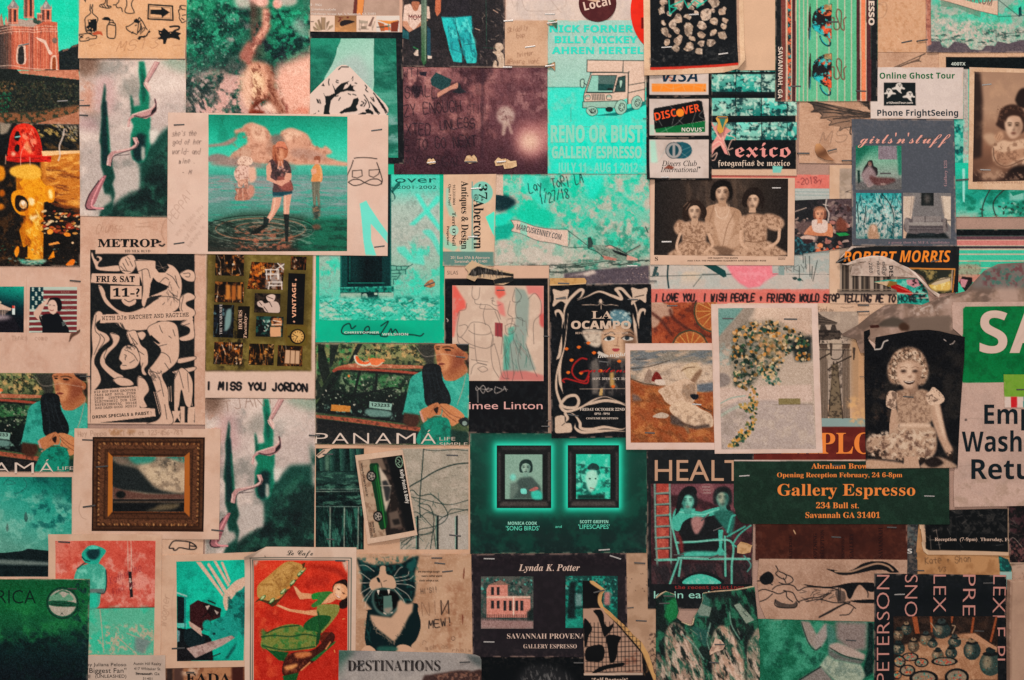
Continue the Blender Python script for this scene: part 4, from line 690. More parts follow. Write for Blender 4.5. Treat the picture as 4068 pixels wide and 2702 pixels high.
c.py('905,1210 960,1205 1040,1320 1100,1200 1240,1180 1240,1290 1160,1310 1120,1545 1020,1400','16d8bc',3).bl('640,1320 700,1250 740,1270 720,1330 640,1370','16d8bc',2).py('550,1420 600,1400 680,1450 720,1540 560,1545','16d8bc',4,.8).bl('880,1420 960,1410 1000,1480 900,1540 860,1480','22d8be',6,.8).nz('2edabf',40,.58,.7,.8,'400,1280 1270,1280 1270,1546 400,1546',4,243)
c.ln('430,1125 550,1128|640,1132 780,1130|600,960 600,1080|545,1300 560,1330',5,'6a7a70',.7)
TR,TL_='d9b8a4','22302f'
c.py('820,1030 1000,1000 1130,960 1274,890 1274,930 1150,985 1010,1030 840,1032','0c7a72').py('1068,540 1274,542 1258,900 1100,930 1095,650 1068,645',TR).py('745,535 1066,540 1064,645 742,642',TR).ln('1066,540 1274,542|742,642 745,535 1066,540 1062,645 742,642|1100,830 1255,795|1110,760 1255,735|1258,650 1258,900|1112,650 1108,925',6,TL_,1,False)
c.py('775,665 800,648 1090,650 1108,660 1108,870 1090,880 1020,910 720,905 715,850 735,780',TR).ln('715,905 715,850 740,770 775,665 800,648 1090,650 1110,662 1105,925|720,828 960,828 990,820 1082,818',6,TL_)
c.py('785,672 1008,672 970,822 738,822','8fc0ae').py('845,675 1008,672 972,800 840,805','566e68').py('845,748 985,752 970,808 842,808','24524e').ln('785,672 1008,672 970,822 738,822 785,672',6,TL_,1,False).py('1022,690 1085,675 1082,815 990,818','36524e').ln('1022,690 1085,675 1082,815 990,818 1022,690',6,TL_,1,False).bl('925,805 930,785 965,785 970,805','1f2a2a')
c.bl('685,715 700,705 718,712 715,770 700,782 685,765','a8c8b4').ln('685,715 700,705 718,712 715,770 700,782 685,765 685,715|715,740 742,760',6,TL_).bl('1030,720 1050,712 1060,725 1050,775 1035,782','a8c8b4').ln('1030,720 1050,712 1060,725 1050,775 1035,782 1030,720|1030,745 995,768',6,TL_)
c.ln(' | '.join('%d,840 %d,890'%(x,x+4) for x in range(788,905,15)).replace(' | ','|'),6,TL_,1,False)
for x in (750,940):c.ell(x,868,27,26,TL_).ell(x,868,22,21,'a8b8a4').py('%d,868 %d,868 %d,885 %d,885'%(x-22,x+22,x+14,x-14),TR)
c.py('705,908 1020,898 1020,950 1000,962 705,962','96b8a6').ln('705,908 1020,898 1020,950 1000,962 705,962 705,908',6,TL_,1,False)
c.ell(942,975,34,24,'1c2a2a')
for (x,y,rx,ry) in ((1045,955,52,64),(1185,915,46,60),(788,990,50,40)):
 c.ell(x,y,rx+4,ry+4,TL_,12).ell(x,y,rx,ry,'9cc0ac',12).ell(x+8,y,rx*.55,ry*.6,TL_,12).ell(x+9,y,rx*.45,ry*.5,'a8c4b0',12)
 for k in range(5):c.ell(x+9+rx*.28*math.cos(k*1.257),y+ry*.3*math.sin(k*1.257),5,6,TL_)
c.ln('770,990 790,1005 820,990|760,975 780,1000',5,TL_).gn(.05,6)
c=Card('collage_page','cream page with a black collage of pale torn rocks and a red rule','print',64,'1243,-200 2128,-200 2140,640 1250,678','d8b394',cut='1243,-200 2128,-200 2142,500 2142,545 2080,620 1960,648 1250,678',buckle=.8)
c.nz('c89f80',90,.45,.8,.5).py('2072,-200 2090,-200 2100,540 2085,600','b5907a',2).py('1303,-200 2068,-200 2082,585 1305,628','191c20').py('1305,606 2082,570 2082,590 1305,630','c83a2a').nz('3a3a3a',24,.55,.75,.8,'1303,420 2082,400 2082,560 1305,600',10,245).nz('8a8078',30,.55,.75,.6,'1320,500 1450,480 1420,590 1330,600',10,247)
R=np.random.RandomState(12)
for (x,y,r) in [(1405,95,48),(1475,130,34),(1555,165,45),(1640,150,42),(1660,60,50),(1805,130,60),(1865,95,24),(1950,100,42),(1875,190,48),(1970,185,34),(1955,235,36),(1510,220,44),(1545,275,36),(1420,210,34),(1430,285,52),(1475,320,26),(1645,265,66),(1765,230,52),(1760,310,42),(1870,290,44),(1945,320,50),(1555,360,52),(1675,345,38),(1455,380,40),(1655,415,60),(1760,385,34),(1840,385,50),(1530,432,40),(1740,460,36),(1880,25,60),(1560,40,60),(1730,20,60),(1420,20,44),(1715,115,26)]:
 n=9;an=np.arange(n)*2*np.pi/n+R.rand();rr=r*(.6+.5*R.rand(n));asp=.6+.5*R.rand();ro=R.rand()*3
 px=rr*np.cos(an);py=rr*asp*np.sin(an);q=np.stack([(x+px*math.cos(ro)-py*math.sin(ro)),(y+px*math.sin(ro)+py*math.cos(ro))],1)/SC+(OX,OY)
 c.py(q,['c2a48c','a8907c','b89a84','cdb09a'][R.randint(4)]);c.clip(q);g=R.randint(900)
 c.nz('6a5a50',26,.45,.7,.7,q,0,g).nz('dcc4b0',20,.55,.75,.7,q,0,g+1);c.clip()
c.ln('1470,-20 1480,130 1540,75 1475,60 1590,10|1600,-10 1640,70 1700,0 1760,40 1820,-10|1720,70 1770,30 1720,50',11,'2cb89c',.9,False).gn(.04,5).lift(2100,560,110,5).lift(1250,640,160,1.5)
stp(1692,132,88,-2,'upper staple on the black rock collage page','silver');stp(1450,425,92,-4,'lower left staple on the black rock collage page','silver');stp(1952,484,86,-8,'lower right staple on the black rock collage page','silver')
c=Card('paper_sheet','blank cream sheet peeping out below the rock collage page','paper',61,'2060,-200 2590,-200 2600,640 2080,622','d2ab8e',cut='2060,-200 2600,-200 2600,575 2600,628 2130,628 2060,640')
tile(2000,0)
# payment stickers
def pay(name,lab,y0,y1,z=50):
 c=Card(name,lab,'sticker',z,'1270,%d 1852,%d 1850,%d 1272,%d'%(y0,y0,y1,y1),'16181a');c.nz('2c2e2e',20,.5,.8,.6)
 c.py('1296,%d 1826,%d 1822,%d 1300,%d'%(y0+20,y0+20,y1-16,y1-14),'cdb9ae').nz('b8a498',90,.45,.8,.5,'1296,%d 1826,%d 1822,%d 1300,%d'%(y0+20,y0+20,y1-16,y1-14));return c
c=pay('payment_sticker','white card company sticker with navy capitals over an orange band',520,860)
c.t('VISA',1412,728,100,'boldobl','14384a',315).rc(1320,746,1802,818,'ee8a35').ln('1320,765 1420,760 1500,790 1640,755 1800,790|1390,818 1420,746|1510,818 1515,660|1620,818 1590,746|1700,700 1690,818|1780,750 1760,818',3,'d8b090',.8).ln('1420,700 1480,690 1530,720 1480,716',12,'a8604a',.9).ell(1790,806,6,6,'3a3a3a')
c=pay('payment_sticker','sticker of a black bank card with orange capitals above green',862,1222)
c.py('1332,985 1345,965 1735,895 1765,905 1795,1075 1345,1155','16191b').py('1348,1150 1796,1078 1792,1178 1355,1184','0c6a3a')
c.rows([('DISC',1352,1075,68,195)],'bold','ea5a2c',-12).rows([('VER',1602,1022,68,152)],'bold','ea5a2c',-12).ell(1572,1005,36,36,'f08a30').t('NOVUS',1585,1172,34,'bold','d8ccbe',178).ell(1775,1140,6,6,'b8c8b8')
c.ln('1370,1050 1410,1120|1480,940 1520,1000 1500,1110|1600,1040 1530,1110 1400,1180|1690,930 1720,960 1680,1090|1780,980 1740,1030 1780,1060|1560,1070 1600,1110|1345,1070 1360,1090|1440,1135 1460,1180|1680,1110 1700,1180',3,'c8c0b4',.85).rc(1302,1110,1340,1200,'a8cdb8',3,.7)
c=pay('payment_sticker','sticker of two overlapping discs, grey and blue, above italic lettering',1224,1602)
c.ell(1590,1340,88,74,'1c5a66').rc(1540,1267,1600,1413,'1c5a66').ell(1516,1340,76,74,'3a4a50').ell(1516,1340,70,68,'a39c98').ell(1516,1340,44,50,'1c4a54').rc(1505,1285,1528,1395,'a39c98').ln('1590,1300 1570,1345 1640,1400|1570,1345 1660,1310|1440,1340 1400,1400',3,'a8c0bc',.8)
c.rows([('Diners Club',1408,1478,46,312),('International',1396,1533,46,335)],'ital','2a2a2c').ell(1742,1492,9,8,'2a2a2c').py('1425,1500 1470,1468 1520,1490 1500,1510','8a5040',2).py('1300,1250 1350,1250 1372,1450 1310,1450','a8dcc4',4,.8).ln('1690,1320 1560,1420|1740,1380 1790,1450|1440,1300 1400,1420 1350,1450',3,'a89488',.7)
c.lift(1290,1590,70,3)
stp(1435,1580,70,0,'under the italic lettering of the two-disc sticker','silver');stp(1262,1056,40,0,'left of the orange capitals sticker')
# two black film posters
def film(c,ox,oy,sd,full=1):
 T=lambda x,y:(x+ox,y+oy)
 for r,(y0,y1) in enumerate(((515,640),(662,818),(875,1030),(1090,1246))):
  for k in range(4):
   x0=1850+k*228-8;x1=x0+222
   a,b=T(x0,y0);d,e=T(x1,y1)
   if k==3:d-=60
   c.grad([['7ad8c4','9ad0bc','6ac0ae','a8c4b2'][(k+r)%4],['2a9a8a','1f7a70','86b8a6'][(k*2+r)%3]],'%f,%f'%(a,b),'%f,%f'%(a+20,e),'%f,%f %f,%f %f,%f %f,%f'%(a,b,d,b,d,e,a,e))
   p='%f,%f %f,%f %f,%f %f,%f'%(a,b,d,b,d,e,a,e)
   c.nz('123438',34,.54,.66,.85,p,0,sd+r*7+k,ax=1.5).nz('c8dcc8',30,.58,.7,.8,p,0,sd+40+r*7+k)
  c.scribble(1860+ox,2500+ox,y1+18+oy,6,'4a7a70',2,.5,sd+r)
PK='e0938a'
c=Card('film_poster','black poster of green film frames with ornate pink title, whole','poster',42,'1846,500 2610,500 2606,1565 1846,1560','d0aa90');c.py('1846,500 2600,500 2600,1508 1848,1508','14181c');film(c,0,0,250)
c.rc(1846,1250,2600,1505,'14181c').rows([('exico',2062,1400,130,492)],'frak',PK)
c.py('1850,1080 1880,1130 1900,1110 1960,1120 2025,1165 1990,1190 1960,1260 2000,1380 1970,1370 1930,1290 1880,1330 1850,1390 1850,1290 1900,1210 1880,1160 1850,1110',PK).ln('1850,1300 1920,1260 1960,1310|1850,1340 1930,1290|1850,1400 1900,1360 1880,1420 1850,1430|1980,1200 2050,1220 2060,1245 2030,1250 2000,1330 2040,1320|1870,1150 1930,1240|1930,1130 1960,1250 2010,1380',8,'e8b8a4',.9)
c.t('fotografias de mexico',1908,1478,52,'frak','d4bca8',640).gn(.03,6)
tile(3068,0)
c.py('0,1478 92,1480 72,1540 0,1540','7ac0b0',2)
tile(2000,0)
c=Card('film_poster','cropped black poster of green film frames with pink title letters, behind the rock collage page','poster',38,'2100,-560 2594,-560 2590,660 2100,660','14181c');film(c,270,-960,290)
c.rc(2100,286,2600,536,'14181c').t('xico',2150,430,130,'frak',PK,390).t('ias de mexico',2150,508,52,'frak','d4bca8',380).py('2100,536 2600,536 2600,660 2100,660','cfa98e').ln('2100,600 2600,590',5,'8a6e5e',.7,False)
q=Card('paper_scrap','torn yellow and green shred pinned on the ornate pink title poster','scrap',59,'1880,1030 2000,1030 2000,1200 1880,1200','cf9a4a',cut='1885,1060 1900,1038 1990,1040 1995,1080 1965,1120 1950,1180 1920,1195 1895,1160 1905,1100',buckle=2).py('1915,1060 1975,1060 1945,1150','3a7a6a',3).ln('1900,1048 1990,1050',10,'a8704a',.9)
stp(1945,1052,80,0,'over the yellow shred on the ornate pink title poster')
# striped cafe card and what lies round it
tile(3068,0)
c=Card('striped_card','green and coral striped card of two tilted cups with white block lettering','card',66,'24,-300 940,-300 932,902 22,905','5fb084',gloss=1)
for x0,x1,k in ((22,76,'14191d'),(76,118,'7a4038'),(118,132,'d8b29c'),(132,164,'e0623c'),(164,173,'d8b29c'),(173,205,'52282c'),(205,212,'d8b29c'),(748,780,'52282c'),(780,790,'d8b29c'),(790,828,'e8845c'),(828,836,'d8b29c'),(836,876,'52282c'),(876,940,'14191d')):c.rc(x0,-300,x1-(4 if x1==940 else 0),910,k)
c.nz('14282c',26,.5,.6,.95,'134,-300 163,-300 163,905 134,905',0,311).nz('1aa0a0',30,.6,.68,.9,'134,-300 163,-300 163,905 134,905',0,313).nz('6ab890',200,.4,.8,.6,'214,-300 746,-300 746,905 214,905',0,315)
for x in (240,278,314,398,506,582,645,705):c.ln('%d,-300 %d,905'%(x,x-4),9,'cfb8a2',.9,False)
for dy in (0,440):
 c.bl('338,%d 345,%d 342,%d 335,%d 320,%d 322,%d'%(30+dy,200+dy,300+dy,360+dy,320+dy,150+dy),'3a1a1e').ln('338,%d 335,%d'%(250+dy,355+dy),7,'2ab0b0')
 p='355,%d 370,%d 420,%d 470,%d 528,%d 526,%d 480,%d 420,%d 375,%d 352,%d'%(160+dy,110+dy,65+dy,42+dy,35+dy,348+dy,335+dy,300+dy,270+dy,240+dy)
 c.py(p,'23181a').clip(p).bl('410,%d 450,%d 500,%d 525,%d 525,%d 460,%d'%(100+dy,90+dy,60+dy,40+dy,130+dy,140+dy),'d8643c',3).bl('430,%d 530,%d 530,%d 470,%d'%(260+dy,190+dy,350+dy,330+dy),'e8603a',6).bl('355,%d 400,%d 430,%d 440,%d 380,%d'%(230+dy,225+dy,250+dy,310+dy,270+dy),'1fb0b4',4).nz('14191c',26,.52,.62,.9,None,0,317+dy).nz('3ac0bc',30,.62,.7,.9,None,0,318+dy).rc(460,40+dy,525,90+dy,'c8a06a',2,.7).clip()
 c.ln('425,%d 445,%d 480,%d 510,%d 512,%d 500,%d'%(325+dy,375+dy,405+dy,405+dy,370+dy,345+dy),16,'123a42').ln('430,%d 450,%d 485,%d'%(330+dy,372+dy,402+dy),7,'2cc0be').ln('512,%d 500,%d'%(370+dy,345+dy),10,'d8744a')
 y=80+dy;c.ln('530,%d 548,%d 550,%d 580,%d 600,%d 570,%d 580,%d 608,%d 615,%d 610,%d 625,%d 640,%d 635,%d 655,%d'%(y+80,y+85,y+170,y+185,y+150,y+60,y+5,y+20,y+60,y+160,y+188,y+180,y+100,y+75),11,'7a4a3c',.9)
c.rows([('SAVANNAH, GA',48,422,40,458)],'bold','d8c0ae',90).rows([('ESPRESSO',856,-210,50,438)],'heavy','d8c0ae',90).gn(.05,6)
stp(205,771,92,0,'lower left of the striped cup card');stp(786,813,92,2,'lower right of the striped cup card');stp(540,196,88,0,'beside the upper cup of the green and coral card')
c=Card('kraft_sheet','bare tan rough sheet with a faint pencil loop right of the striped cup card','paper',33,'900,-200 1420,-200 1368,468 900,466','cf9f7e').nz('b5835f',30,.5,.75,.5,seed=321).nz('dcb292',12,.55,.75,.5,seed=323).ln('940,40 1000,20 1020,80 990,150 940,165|900,30 980,45',4,'8a6a58',.7).ln('1100,320 1150,370 1240,385',5,'e0bc9c',.7)
stp(1195,373,96,-12,'at the foot of the bare tan sheet');stp(1330,364,96,-8,'between the bare tan sheet and the torn banner poster')
c=Card('dragon_drawing','tan sheet of an ink drawn bat wing with pencilled initials','drawing',22,'244,440 1500,462 1480,1470 236,1450','c39a80')
c.nz('a88068',160,.45,.8,.6,seed=325).nz('d2ac92',10,.5,.8,.35,seed=326,ax=5)
W='33302e'
for p in ('320,912 420,915 880,1015 870,1040 700,1010 520,980 350,1000 372,975 360,940','350,1000 440,975 650,990 870,1030 700,1040 520,1045 430,1055 442,1030 420,1005','430,1055 540,1040 720,1040 870,1045 700,1070 600,1100 505,1118 525,1085 490,1065','505,1118 600,1090 700,1085 700,1130 640,1140 600,1165 605,1130'):
 c.py(p,'8a6c5a',0,.8);c.grad(['3a3432','9a7a66'],'400,1000','480,1060',p,0,.7);c.ln(p,5,W)
c.ln('320,912 450,925 620,970 870,1010|360,930 600,990 860,1020|450,1000 650,1010 860,1030|540,1060 700,1045 860,1040',9,W).sk('600,960 870,1000 870,1050 600,1060',60,60,4,10,6,[W,'6a564c'],.8,5).ln('700,1130 690,1180 700,1200',10,W).py('760,903 860,903 872,985 850,970 840,930','4a3c36').sk('760,905 870,905 870,960 790,930',20,50,4,50,15,[W],.8,6)
c.ln('1085,600 1210,545 1355,480|1110,600 1230,560 1300,545 1320,550|1300,545 1320,500 1360,480',6,W).py('1100,600 1240,545 1310,520 1290,545 1220,565 1140,600','6a554a',0,.8).hand('MS',415,1285,110,'7a6254',5,290,-8,.8,.3).scribble(1020,1240,500,24,'9a7a68',2,.6)
c.gn(.04,6)
q=Card('torn_flap','brown curled paper flap on the bat wing drawing','scrap',45,'370,1270 560,1270 560,1440 370,1440','8a6248',cut='385,1285 420,1278 470,1335 500,1390 550,1432 470,1425 400,1395 375,1340',buckle=2.5).grad(['c89468','7a543e','a8795a'],'400,1280','500,1430').lift(440,1350,40,3)
stp(276,1366,104,0,'left of the curled flap on the bat wing drawing');stp(530,1338,80,-14,'right of the curled flap on the bat wing drawing');stp(660,1432,84,0,'below the pencilled initials of the bat wing drawing')
c=Card('torn_poster','torn copy of the banner poster with a pale shredded lower edge, top right','poster',39,'1362,-260 2560,-260 2560,470 1366,470','5f545a')
c.nz('74686a',12,.5,.8,.5).py('1362,-260 1405,-260 1408,400 1366,420','b87a66').nz('8a5248',30,.5,.7,.8,'1362,-260 1405,-260 1408,400 1366,420')
TE='1405,-260 2560,-260 2560,330 2200,360 2100,390 2000,370 1980,410 1900,405 1860,450 1760,440 1720,390 1620,370 1560,430 1510,420 1490,370 1410,370'
c.py(TE,'9aae9e').clip(TE).nz('3fc8a4',80,.45,.65,.9,'1405,-260 2560,-260 2560,300 1700,200 1405,60',40,331).nz('c8b4a6',60,.45,.7,.9,'1405,60 1700,140 2000,220 2560,260 2560,460 1405,460',40,333).nz('4fa888',36,.56,.7,.8,seed=335).nz('2a4a44',20,.58,.7,.8,'1405,280 2560,250 2560,420 1405,420',10,337,ax=3).nz('dcc4b4',16,.55,.7,.6,'1405,160 2560,240 2560,440 1405,440',10,338).ln('2010,0 2200,150|2000,150 2240,140|1990,330 2100,300 2240,290|1990,270 1990,370',5,'2a3a38',.8).py('2190,70 2215,55 2220,140 2190,150','1c4a4c').py('1500,0 1800,60 1860,80 1850,160 1650,70 1500,60','6a8a74',3,.7).clip()
c.py('1320,-120 1500,-60 1640,-20 1820,30 2008,5 2008,138 1820,95 1640,40 1480,0 1310,-50','d8b29a').ln('1500,0 1640,40 1820,95 2008,138 2008,5',4,'3a4442',1,False).rows([('MARCUSKENNEY.COM',1370,-78,62,592)],'bold','8a7468',13).gn(.05,5)
c.lift(1400,420,60,2)
c=Card('contact_print','teal contact print with a black film strip behind the ghost tour card','photo',31,'1478,462 2560,466 2560,1930 1478,1930','d0a688')
c.rc(1540,508,2560,1800,'10191c').t('400TX',1590,584,28,'bold','c8ccc0',128).rc(1600,618,2560,1900,'2fb59a')
c.rc(1695,615,1745,1450,'b8aca0').nz('9a948c',16,.5,.75,.8,'1695,615 1745,615 1745,1450 1695,1450').rc(1610,1060,1695,1560,'1c9a88').nz('0c4a4c',50,.5,.7,.9,'1600,1060 1700,1060 1700,1568 1600,1568',5,341).nz('8ad0b8',40,.55,.7,.8,'1600,1060 1760,1060 1760,1568 1600,1568',5,343)
tile(3068,670)
c.grad(['25c0a0','3aa890','1f9a84','5ac0a4','6ab8a0'],'1900,0','1900,530','1600,-50 2560,-50 2560,540 1600,540').nz('7fc0aa',120,.45,.7,.8,'1600,100 2560,100 2560,540 1600,540',20,345).nz('12745f',60,.52,.72,.8,'1620,80 2560,180 2560,440 1620,440',20,347,ax=1.6).py('1690,0 1715,0 1712,300 1695,295','9ad8c8',3).py('1640,400 1830,390 1820,530 1640,525','8fb8a4',6,.8).py('2110,200 2240,190 2240,280 2110,285','9cc8b8',5,.8).py('2110,205 2240,195 2240,215 2140,245','1f8a72')
c.ln('1935,190 1890,280 1865,380 1880,470 1910,520|2060,190 1990,260 1965,330 1990,420 2050,490 2240,500|1850,360 1880,370',11,'33302e',.9).dabs('2020,300 2240,300 2240,400 2020,400',30,(8,20),['1a5a4c','2a7a64','8ac0aa','2a3a34'],.8,4).ln('1830,390 1820,530',4,'6a9a88',.7).rc(1600,534,2560,600,'12181a').ln('1640,596 1800,590 2240,550',5,'8a8480',.6).t('ESSO',1636,618,50,'heavy','c9b4a2',180).gn(.05,5)
stp(1690,100,110,-4,'in the gap between the grey lettered card and the sepia portrait')
c=Card('striped_card','horizontal teal and pink striped card under the teal contact print','card',29,'1630,540 2560,540 2560,1300 1630,1300','45bf9c')
for y0,y1,k in ((540,600,'14191c'),(600,634,'6a4a50'),(634,640,'d8b29c'),(640,682,'cf827a'),(682,690,'d8b29c'),(690,714,'4a3a42'),(714,726,'d8b29c'),(758,768,'d8b29c'),(818,826,'d8b29c'),(880,888,'d8b29c'),(940,1010,'c98a78')):c.rc(1630,y0,2560,y1,k)
c.bl('1650,870 1700,850 1840,860 1840,940 1660,960','b09880',8,.8).ln('1740,830 1830,825 1850,845',10,'8a9a80',.8).nz('7a6a5c',20,.55,.7,.7,'1650,850 1850,850 1850,960 1650,960',5,349).py('1660,1010 1690,960 1780,970 1780,1020 1720,1100 1690,1060','2a2224').py('1670,980 1740,990 1710,1060 1680,1050','c98a90').gn(.05,5)
tile(3068,0)
c=Card('advert_card','white ghost tour card with green lettering and three ghosts on black','card',60,'872,600 1698,604 1692,1062 872,1058','d2beb4')
c.nz('dcc8bc',200,.4,.8,.5,seed=351).rc(988,738,1273,943,'1b2426')
for (x,y,s,f) in ((1122,765,1,1),(1042,812,.9,-1),(1215,840,.95,1)):
 q=lambda pts:' '.join('%f,%f'%(x+a*s*f,y+b*s) for a,b in pts)
 c.bl(q([(-12,-20),(15,-26),(32,-5),(35,12),(52,20),(56,30),(40,32),(25,28),(18,45),(26,70),(0,55),(-20,35),(-55,34),(-58,22),(-30,10),(-24,-8)]),'d8cabe').ell(x+2*s*f,y-6*s,5,6,'1b2426').ell(x+18*s*f,y-6*s,5,6,'1b2426').ell(x+10*s*f,y+8*s,4,6,'1b2426')
c.t('Online Ghost Tour',952,702,52,'bold','0a6a40',668).t('#1GhostTour.com',1012,926,18,'bold','d8cabe',234).t('Phone FrightSeeing',930,1034,54,'bold','16303a',718).gn(.02,6)
c=Card('gallery_card','grey gallery card with pink script title and four small room photos','card',58,'704,1062 1614,1064 1638,2192 704,2186','55585f')
c.nz('61636a',8,.5,.75,.7,seed=353,o=2).rows([("girls'n'stuff",762,1278,82,810)],'script','e2a090',0,'l',.12).rows([('Gallery 125',1550,1660,26,230)],'serif','a8888a',-90)
tile(3068,670)
c.rows([('a group show by M.F.A. candidates',1028,668,22,545)],'serif','9a8084')
tile(3068,0)
c.pic('740,1298 1146,1298 1148,1688 738,1690','8aa090').grad(['3a8a70','7fa890','8f9a8e','7a7e78'],'850,1300','850,1690').py('738,1298 900,1298 800,1400 740,1500','1c6a54',20).py('940,1298 1108,1298 1108,1420 940,1420','8a7c82').ln('970,1298 970,1420|1010,1298 1012,1420|1060,1298 1062,1420',6,'7a6a70',.7,False).py('1108,1298 1148,1298 1146,1560 1120,1560','2a7a62',6).py('738,1620 1148,1590 1148,1690 738,1690','6a6664',8).py('752,1520 775,1518 780,1620 760,1640','1c3a34')
c.bl('830,1470 850,1435 885,1430 900,1480 930,1500 930,1560 860,1570 800,1560 810,1500','2a2426').bl('850,1445 875,1445 880,1475 855,1480','8a6a60').bl('790,1560 830,1500 870,1480 920,1560 900,1640 830,1640','9a8484',4).bl('860,1570 940,1580 1080,1590 1080,1620 980,1650 900,1640','6a4644',4).ln('840,1600 850,1660 890,1645',16,'a08a86',.9).ell(985,1640,26,10,'9a8078').gn(.08,5)
tile(3068,670)
c.pic('742,218 1146,220 1152,628 740,624','5ab0a8').grad(['2a9a98','8ac0b8','a8b8b0','6a8a84'],'900,220','900,625').nz('c8bcb2',20,.45,.65,.8,'800,280 1146,260 1150,620 760,600',20,361).nz('0f5a5e',24,.55,.68,.9,seed=363).sk('745,225 1145,225 1150,620 745,620',60,110,5,95,18,['d8ccc0','c0d0c8','1c4448','2a5a5c'],.8,7).ln('975,225 1050,330 1080,450 1060,600|830,330 820,480|750,300 765,480',9,'22383a',.9).bl('860,520 890,495 925,510 940,560 950,624 850,624','b08a70',4).bl('880,515 900,505 920,530 900,560','d0a890').gn(.08,5)
c.pic('1162,215 1588,218 1586,626 1162,622','7c7674').py('1162,250 1265,245 1240,430 1215,520 1162,510','d0b8a6').py('1500,245 1588,248 1586,520 1530,440','d2bca8').py('1162,255 1270,250 1230,430|1162,400'.replace('|',' '),'c9b09c',8,.6).ln('1240,250 1225,420|1260,250 1240,400|1510,250 1530,420|1490,250 1520,400',8,'9a8a80',.7).rc(1325,215,1435,330,'1f2424').ell(1378,270,26,44,'5a5450',0,10).py('1195,580 1240,560 1520,560 1575,622 1170,622','1c2426',4).py('1162,510 1210,530 1180,622 1162,622','cba890')
c.bl('1180,450 1215,440 1245,450 1270,425 1480,425 1505,450 1540,445 1552,470 1535,570 1200,572','6a6060').rc(1250,425,1355,475,'8f8480',3).rc(1362,425,1500,475,'8a807c',3).bl('1215,480 1530,480 1525,505 1220,505','9a908a').ln('1210,520 1530,520|1212,545 1530,545',8,'4a4446',.8).ln('1358,425 1358,478',4,'3a3638').bl('1175,455 1200,442 1215,460 1210,560 1190,560','8a7e7a').bl('1520,455 1545,445 1555,470 1540,560 1522,560','847874').ln('1550,460 1585,460|1550,460 1545,520',6,'2a2626',.9,False).ell(1375,585,90,14,'2c3436').gn(.06,5)
c.back();stp(1003,44,94,0,'on the seated figure photo of the grey gallery card')
tile(3068,0);stp(1382,1232,90,0,'through the pink script of the grey gallery card')
c=Card('old_postcard','sepia postcard of two embracing girls with a deckled cream border','postcard',56,'1752,600 2700,630 2694,1700 1742,1684','d8b294',group=None,gloss=0)
c.nz('c49a7a',100,.45,.8,.5).ln('1790,650 1800,640 1815,650 1830,642',5,'7a5a48',.8)
c.pic('1796,640 2660,660 2660,1600 1780,1620','9a7460').grad(['a5826c','b08c74','8a6450','4a342c'],'2000,640','2000,1650').py('1790,640 1850,650 1870,900 1860,1400 1780,1420','3a2c28',14).nz('c0987c',130,.45,.75,.7,'1870,700 2200,700 2100,1000 1870,1300',60,371).bl('1870,1210 1960,1190 2000,1260 1940,1300','c8a488',10,.8)
c.bl('2160,880 2200,800 2260,790 2330,860 2340,960 2200,960 2170,920','2e2320',6).bl('2000,1080 2030,980 2100,935 2180,940 2240,1000 2260,1100 2230,1180 2160,1190 2060,1160 2020,1140 1985,1110','3f2c26',8).nz('6a4c3e',16,.5,.68,.8,'2000,950 2230,950 2240,1050 2000,1100',4,373)
c.bl('2065,1090 2100,1030 2170,1030 2220,1060 2225,1150 2180,1220 2120,1235 2080,1180','c8a188',4).bl('2075,1080 2110,1050 2150,1120 2130,1210 2090,1170','dcb89e',14,.8).bl('2060,1040 2100,990 2180,980 2230,1040 2230,1100 2190,1030 2100,1040 2070,1090','3f2c26',4);feat(c,2142,1122,108,'2e2018','5a3028');c
c.bl('1970,1220 2010,1180 2040,1175 2055,1220 2020,1255 1985,1250','c09478',4).ln('1985,1225 2000,1190|2000,1240 2020,1200|2015,1245 2035,1210',4,'7a5644',.8).bl('1960,1310 2040,1250 2120,1260 2240,1240 2300,1300 2300,1480 2100,1500 1980,1460 1955,1380','d2ac90',8).py('1960,1330 2050,1360 2240,1320 2240,1400 2080,1470 1990,1440','b58a70',8).ln('1965,1320 1970,1400 2010,1460 2090,1480 2240,1420',8,'4a332b',.8).nz('7a5846',30,.5,.7,.6,'1960,1260 2240,1250 2240,1500 1960,1500',8,375).py('1800,1520 2000,1420 2240,1500 2240,1640 1790,1640','8a6450',30,.6).bl('2080,1568 2120,1500 2200,1470 2300,1490 2300,1640 2080,1640','2a201e',10)
tile(3068,670)
c.rc(1780,40,2660,145,'3a2a26',20,.8).bl('1860,40 1960,-10 2060,40 2000,100 1880,100','a07c66',16,.8).nz('c09a80',40,.5,.7,.6,'1800,20 2240,20 2240,100 1800,100',14,377);c.back()
c.rows([('H.R.H. PRINCESSES ELIZABETH',1820,132,17,520)],'light','b08a72').gn(.04,5)
stp(1893,12,92,2,'near the foot of the sepia postcard of two girls','silver');tile(3068,0);stp(1905,755,84,-6,'at the upper left of the sepia postcard of two girls','silver')
